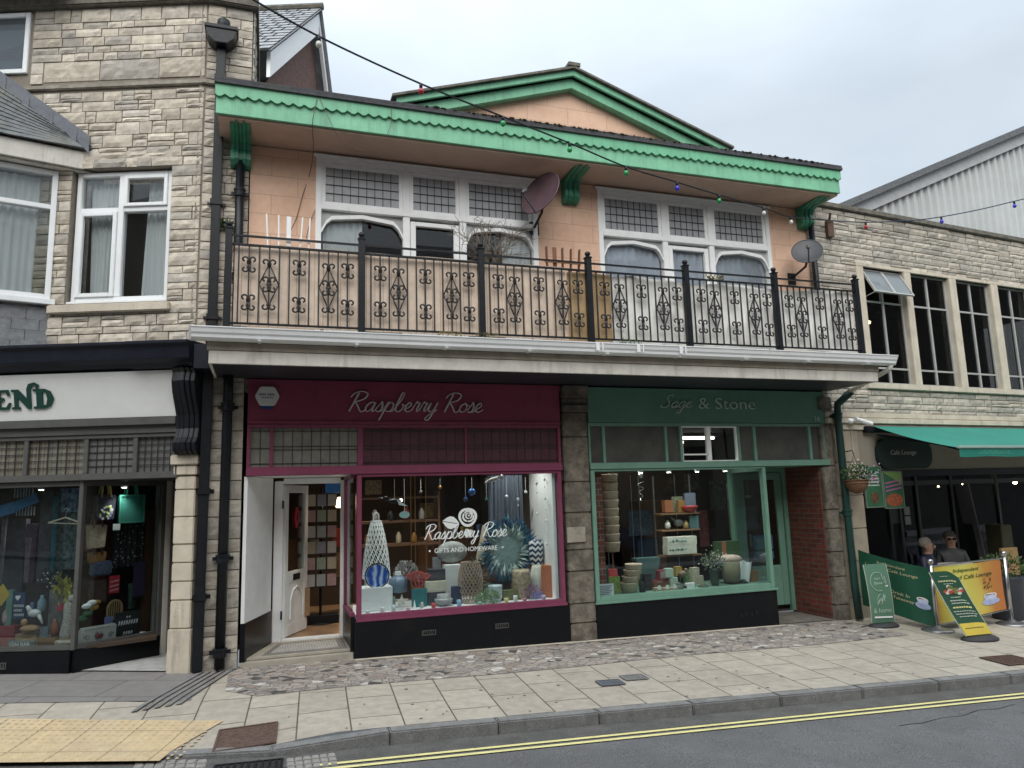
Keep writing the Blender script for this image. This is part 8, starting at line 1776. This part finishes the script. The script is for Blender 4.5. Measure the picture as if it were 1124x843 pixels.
hanging_cloth('dark green shawl at the right of the angled window', 140, 150, 640, 668, .25, (.02, .05, .04), FR, 'shawl', 2)
hanging_cloth('maroon shawl in the middle of the angled window', 104, 116, 620, 650, .3, (.12, .06, .055), FR, 'shawl', 3)
for i, (px, py, c, lab) in enumerate(((46, 664, (.18, .3, .36), 'teal'), (60, 690, (.3, .1, .05), 'rust brown'), (8, 676, (.42, .3, .32), 'dusty pink'), (35, 672, (.06, .09, .2), 'dark blue'), (83, 700, (.3, .26, .16), 'sand coloured'))):
    x, z = loc(px, py, FA, .34); m = MB(FA); m.lathe([(.035, 0), (.05, .03), (.045, .12), (.02, .16), (.022, .19)], (x, .34, z-.08), 12); T(m.build('pottery_bottle', col('pot_l%d' % i, c, .4, .3), smooth=True), lab+' pottery bottle among the goods in the left shop window', 'bottle')
m = MB(FA); x, z = loc(64, 634, FA, .3)
fo = empty('silk_flowers', FA @ Vector((x, .3, z)), 'bunch of dark leaves with tiny white flowers left of the yellow scarf', 'flowers'); foliage(FA, (x-.06, .3, z), .12, .1, 120, .04, 'foliage', K['dark_leaf'], fo); blooms(FA, (x-.06, .25, z), .1, .09, 14, .012, White, fo)
# letters-like row on the blue box sign
m = MB(FA)
for r_i, n_ in enumerate((5, 4, 5)):
    for i in range(n_): xx, zz = loc(15.5+i*2.2, 665+r_i*5, FA, .288); m.bar((xx, .288, zz-.014), (xx, .288, zz+.014), .004, .007); m.bar((xx+.016, .288, zz-.014), (xx+.016, .288, zz+.014), .004, .007)
o = m.build('sign_print', White); T(o, 'rows of white strokes printed across the dark blue box sign', 'print')
# raspberry: tea lights, cards, small gifts
rows = [(404, 669, .12, 'white', (.7, .7, .68)), (420, 668, .12, 'pearl', (.6, .58, .55)), (432, 667, .1, 'frosted', (.5, .58, .6)), (448, 668, .1, 'pale pink', (.6, .4, .42)), (476, 668, .14, 'red', (.45, .05, .06)), (504, 666, .12, 'sky blue', (.2, .35, .5)), (527, 666, .1, 'sea green', (.2, .42, .35)), (556, 665, .1, 'lemon', (.55, .5, .2)), (566, 664, .12, 'silver', (.5, .5, .5)), (576, 664, .09, 'rose', (.5, .18, .25)), (597, 662, .1, 'lilac', (.42, .32, .5))]
for i, (px, py, y, cn, c) in enumerate(rows):
    x, z = loc(px, py, None, y); m = MB(); h = .035+.02*(i % 3); m.lathe([(.022, 0), (.028, .01), (.03, h), (.024, h), (.022, .012)], (x, y, .411), 12); T(m.build('tealight_holder', col('tl%d' % i, c, .3), smooth=True), cn+' glass tealight holder on the front edge of the raspberry window sill', 'candle holder')
for i, (px0, px1, py0, py1, y, cn, c) in enumerate(((426, 434, 655, 669, .5, 'seafoam', (.3, .45, .4)), (506, 513, 634, 652, .62, 'slate blue', (.08, .12, .2)), (533, 541, 640, 662, .5, 'dark teal', (.03, .12, .13)), (563, 569, 632, 650, .55, 'olive', (.2, .2, .1)), (580, 586, 634, 662, .6, 'plum', (.14, .06, .12)), (546, 553, 650, 664, .44, 'white', (.6, .6, .6)), (476, 484, 612, 626, .62, 'dove grey', (.28, .28, .3)), (461, 470, 634, 650, .62, 'ink blue', (.03, .05, .12)), (586, 596, 650, 663, .2, 'blue violet', (.2, .22, .42)))):
    bx('boxed_candle', cn+' boxed candle among the goods in the raspberry window', 'box', px0, px1, py0, py1, y, .08, col('bc%d' % i, c), bev=.003)
for i, (px, py, cn, c) in enumerate(((483, 535, 'amber', (.4, .2, .05)), (462, 540, 'smoky grey', (.12, .12, .13)), (556, 545, 'silver', (.5, .52, .55)), (577, 540, 'clear white', (.6, .62, .62)), (534, 548, 'green', (.05, .2, .12)))): hang('hanging_bauble', cn+' glass bauble hanging at the top of the raspberry window', px, py, .5+.08*i, .024, col('hb%d' % i, c, .15))
fr_cols = ((410, 535, 'cream'), (470, 560, 'dim gold'), (487, 590, 'dark red'))
for i, (px, py, cn) in enumerate(fr_cols): bx('framed_print', cn+' framed print hanging on the rear wall of the raspberry shop', 'picture', px-9, px+9, py-8, py+8, 3.4+.3*i, .03, col('fp%d' % i, ((.3, .26, .2), (.25, .17, .07), (.2, .04, .05))[i], .6, .6, 20))
bx('gift_table', 'brown table of gifts in the middle of the raspberry shop', 'table', 470, 560, 590, 640, 2.2, .8, K['walnut'])
for i, (px, cn, c) in enumerate(((478, 'pink', (.5, .2, .26)), (496, 'white', (.6, .6, .58)), (514, 'yellow', (.5, .4, .12)), (532, 'blue', (.1, .2, .4)), (548, 'green', (.1, .28, .16)))): bx('gift_box', cn+' gift box on the brown table inside the raspberry shop', 'box', px-6, px+6, 578-2*(i % 2), 590, 2.3, .15, col('gb%d' % i, c))
# sage: shelves at the back, cards, more jars, hanging goods
for i, (px0, px1, py0, py1, y, cn, c) in enumerate(((681, 688, 640, 655, .5, 'rust red', (.3, .08, .05)), (708, 716, 630, 650, .3, 'black', (.02, .02, .02)), (742, 749, 622, 632, .55, 'mustard', (.35, .25, .06)), (767, 773, 632, 652, .5, 'cream', (.5, .46, .36)), (753, 760, 626, 640, .6, 'leaf green', (.1, .22, .08)), (780, 788, 640, 654, .5, 'grey green', (.16, .2, .16)), (822, 828, 636, 650, .5, 'brown', (.2, .1, .05)), (745, 752, 549, 562.5, .8, 'ochre', (.3, .18, .05)))):
    bx('tea_box', cn+' small carton among the goods in the sage window', 'box', px0, px1, py0, py1, y, .08, col('tb%d' % i, c), bev=.003)
for i, (px, py, cn, c) in enumerate(((733, 574, 'white', (.5, .5, .46)), (753, 575, 'brass', (.35, .25, .1)), (762, 596, 'tan', (.3, .2, .1)))):
    x, z = loc(px, 580.5, None, .78) if i < 2 else loc(px, 608.5, None, .82); m = MB(); m.lathe([(.03, 0), (.045, .03), (.04, .09), (.02, .1), (.022, .12)], (x, .78 if i < 2 else .85, z), 12); T(m.build('small_vase', col('sv%d' % i, c, .3), smooth=True), cn+' small vase standing on the ladder shelves in the sage window', 'vase')
for i, (px0, px1, py0, py1, y, cn, c) in enumerate(((780, 797, 528, 560, 1.6, 'dark floral', (.06, .07, .05)), (800, 812, 530, 590, 1.8, 'pale grey', (.2, .21, .2)), (690, 716, 560, 588, 1.9, 'muted blue', (.06, .09, .13)), (768, 778, 560, 600, 1.5, 'wine red', (.12, .03, .03)), (728, 742, 524, 540, 1.9, 'sepia', (.14, .09, .05)), (752, 768, 520, 538, 2.0, 'olive grey', (.1, .1, .07)))):
    bx('wall_panel_print', cn+' print on display in the depth of the sage shop', 'picture', px0, px1, py0, py1, y, .03, col('wp%d' % i, c, .7, .7, 14))
m = MB(); x0, z0 = loc(812, 560, None, .9); m.tube([(x0, .9, z0-.3), (x0, .9, z0+.25)], .022, 8); T(m.build('reflection_tube', White), 'short white upright tube in place of a reflection, right of the sage window', 'tube')  # white tube added in place of a pale upright interior reflection
for i, px in enumerate((704, 735, 766, 797)): x, z = loc(px, 519, None, .12); spot(x, .14, 2.06, 'tiny downlight in the top rail of the sage window, number %s from the left' % ('one', 'two', 'three', 'four')[i], 5)
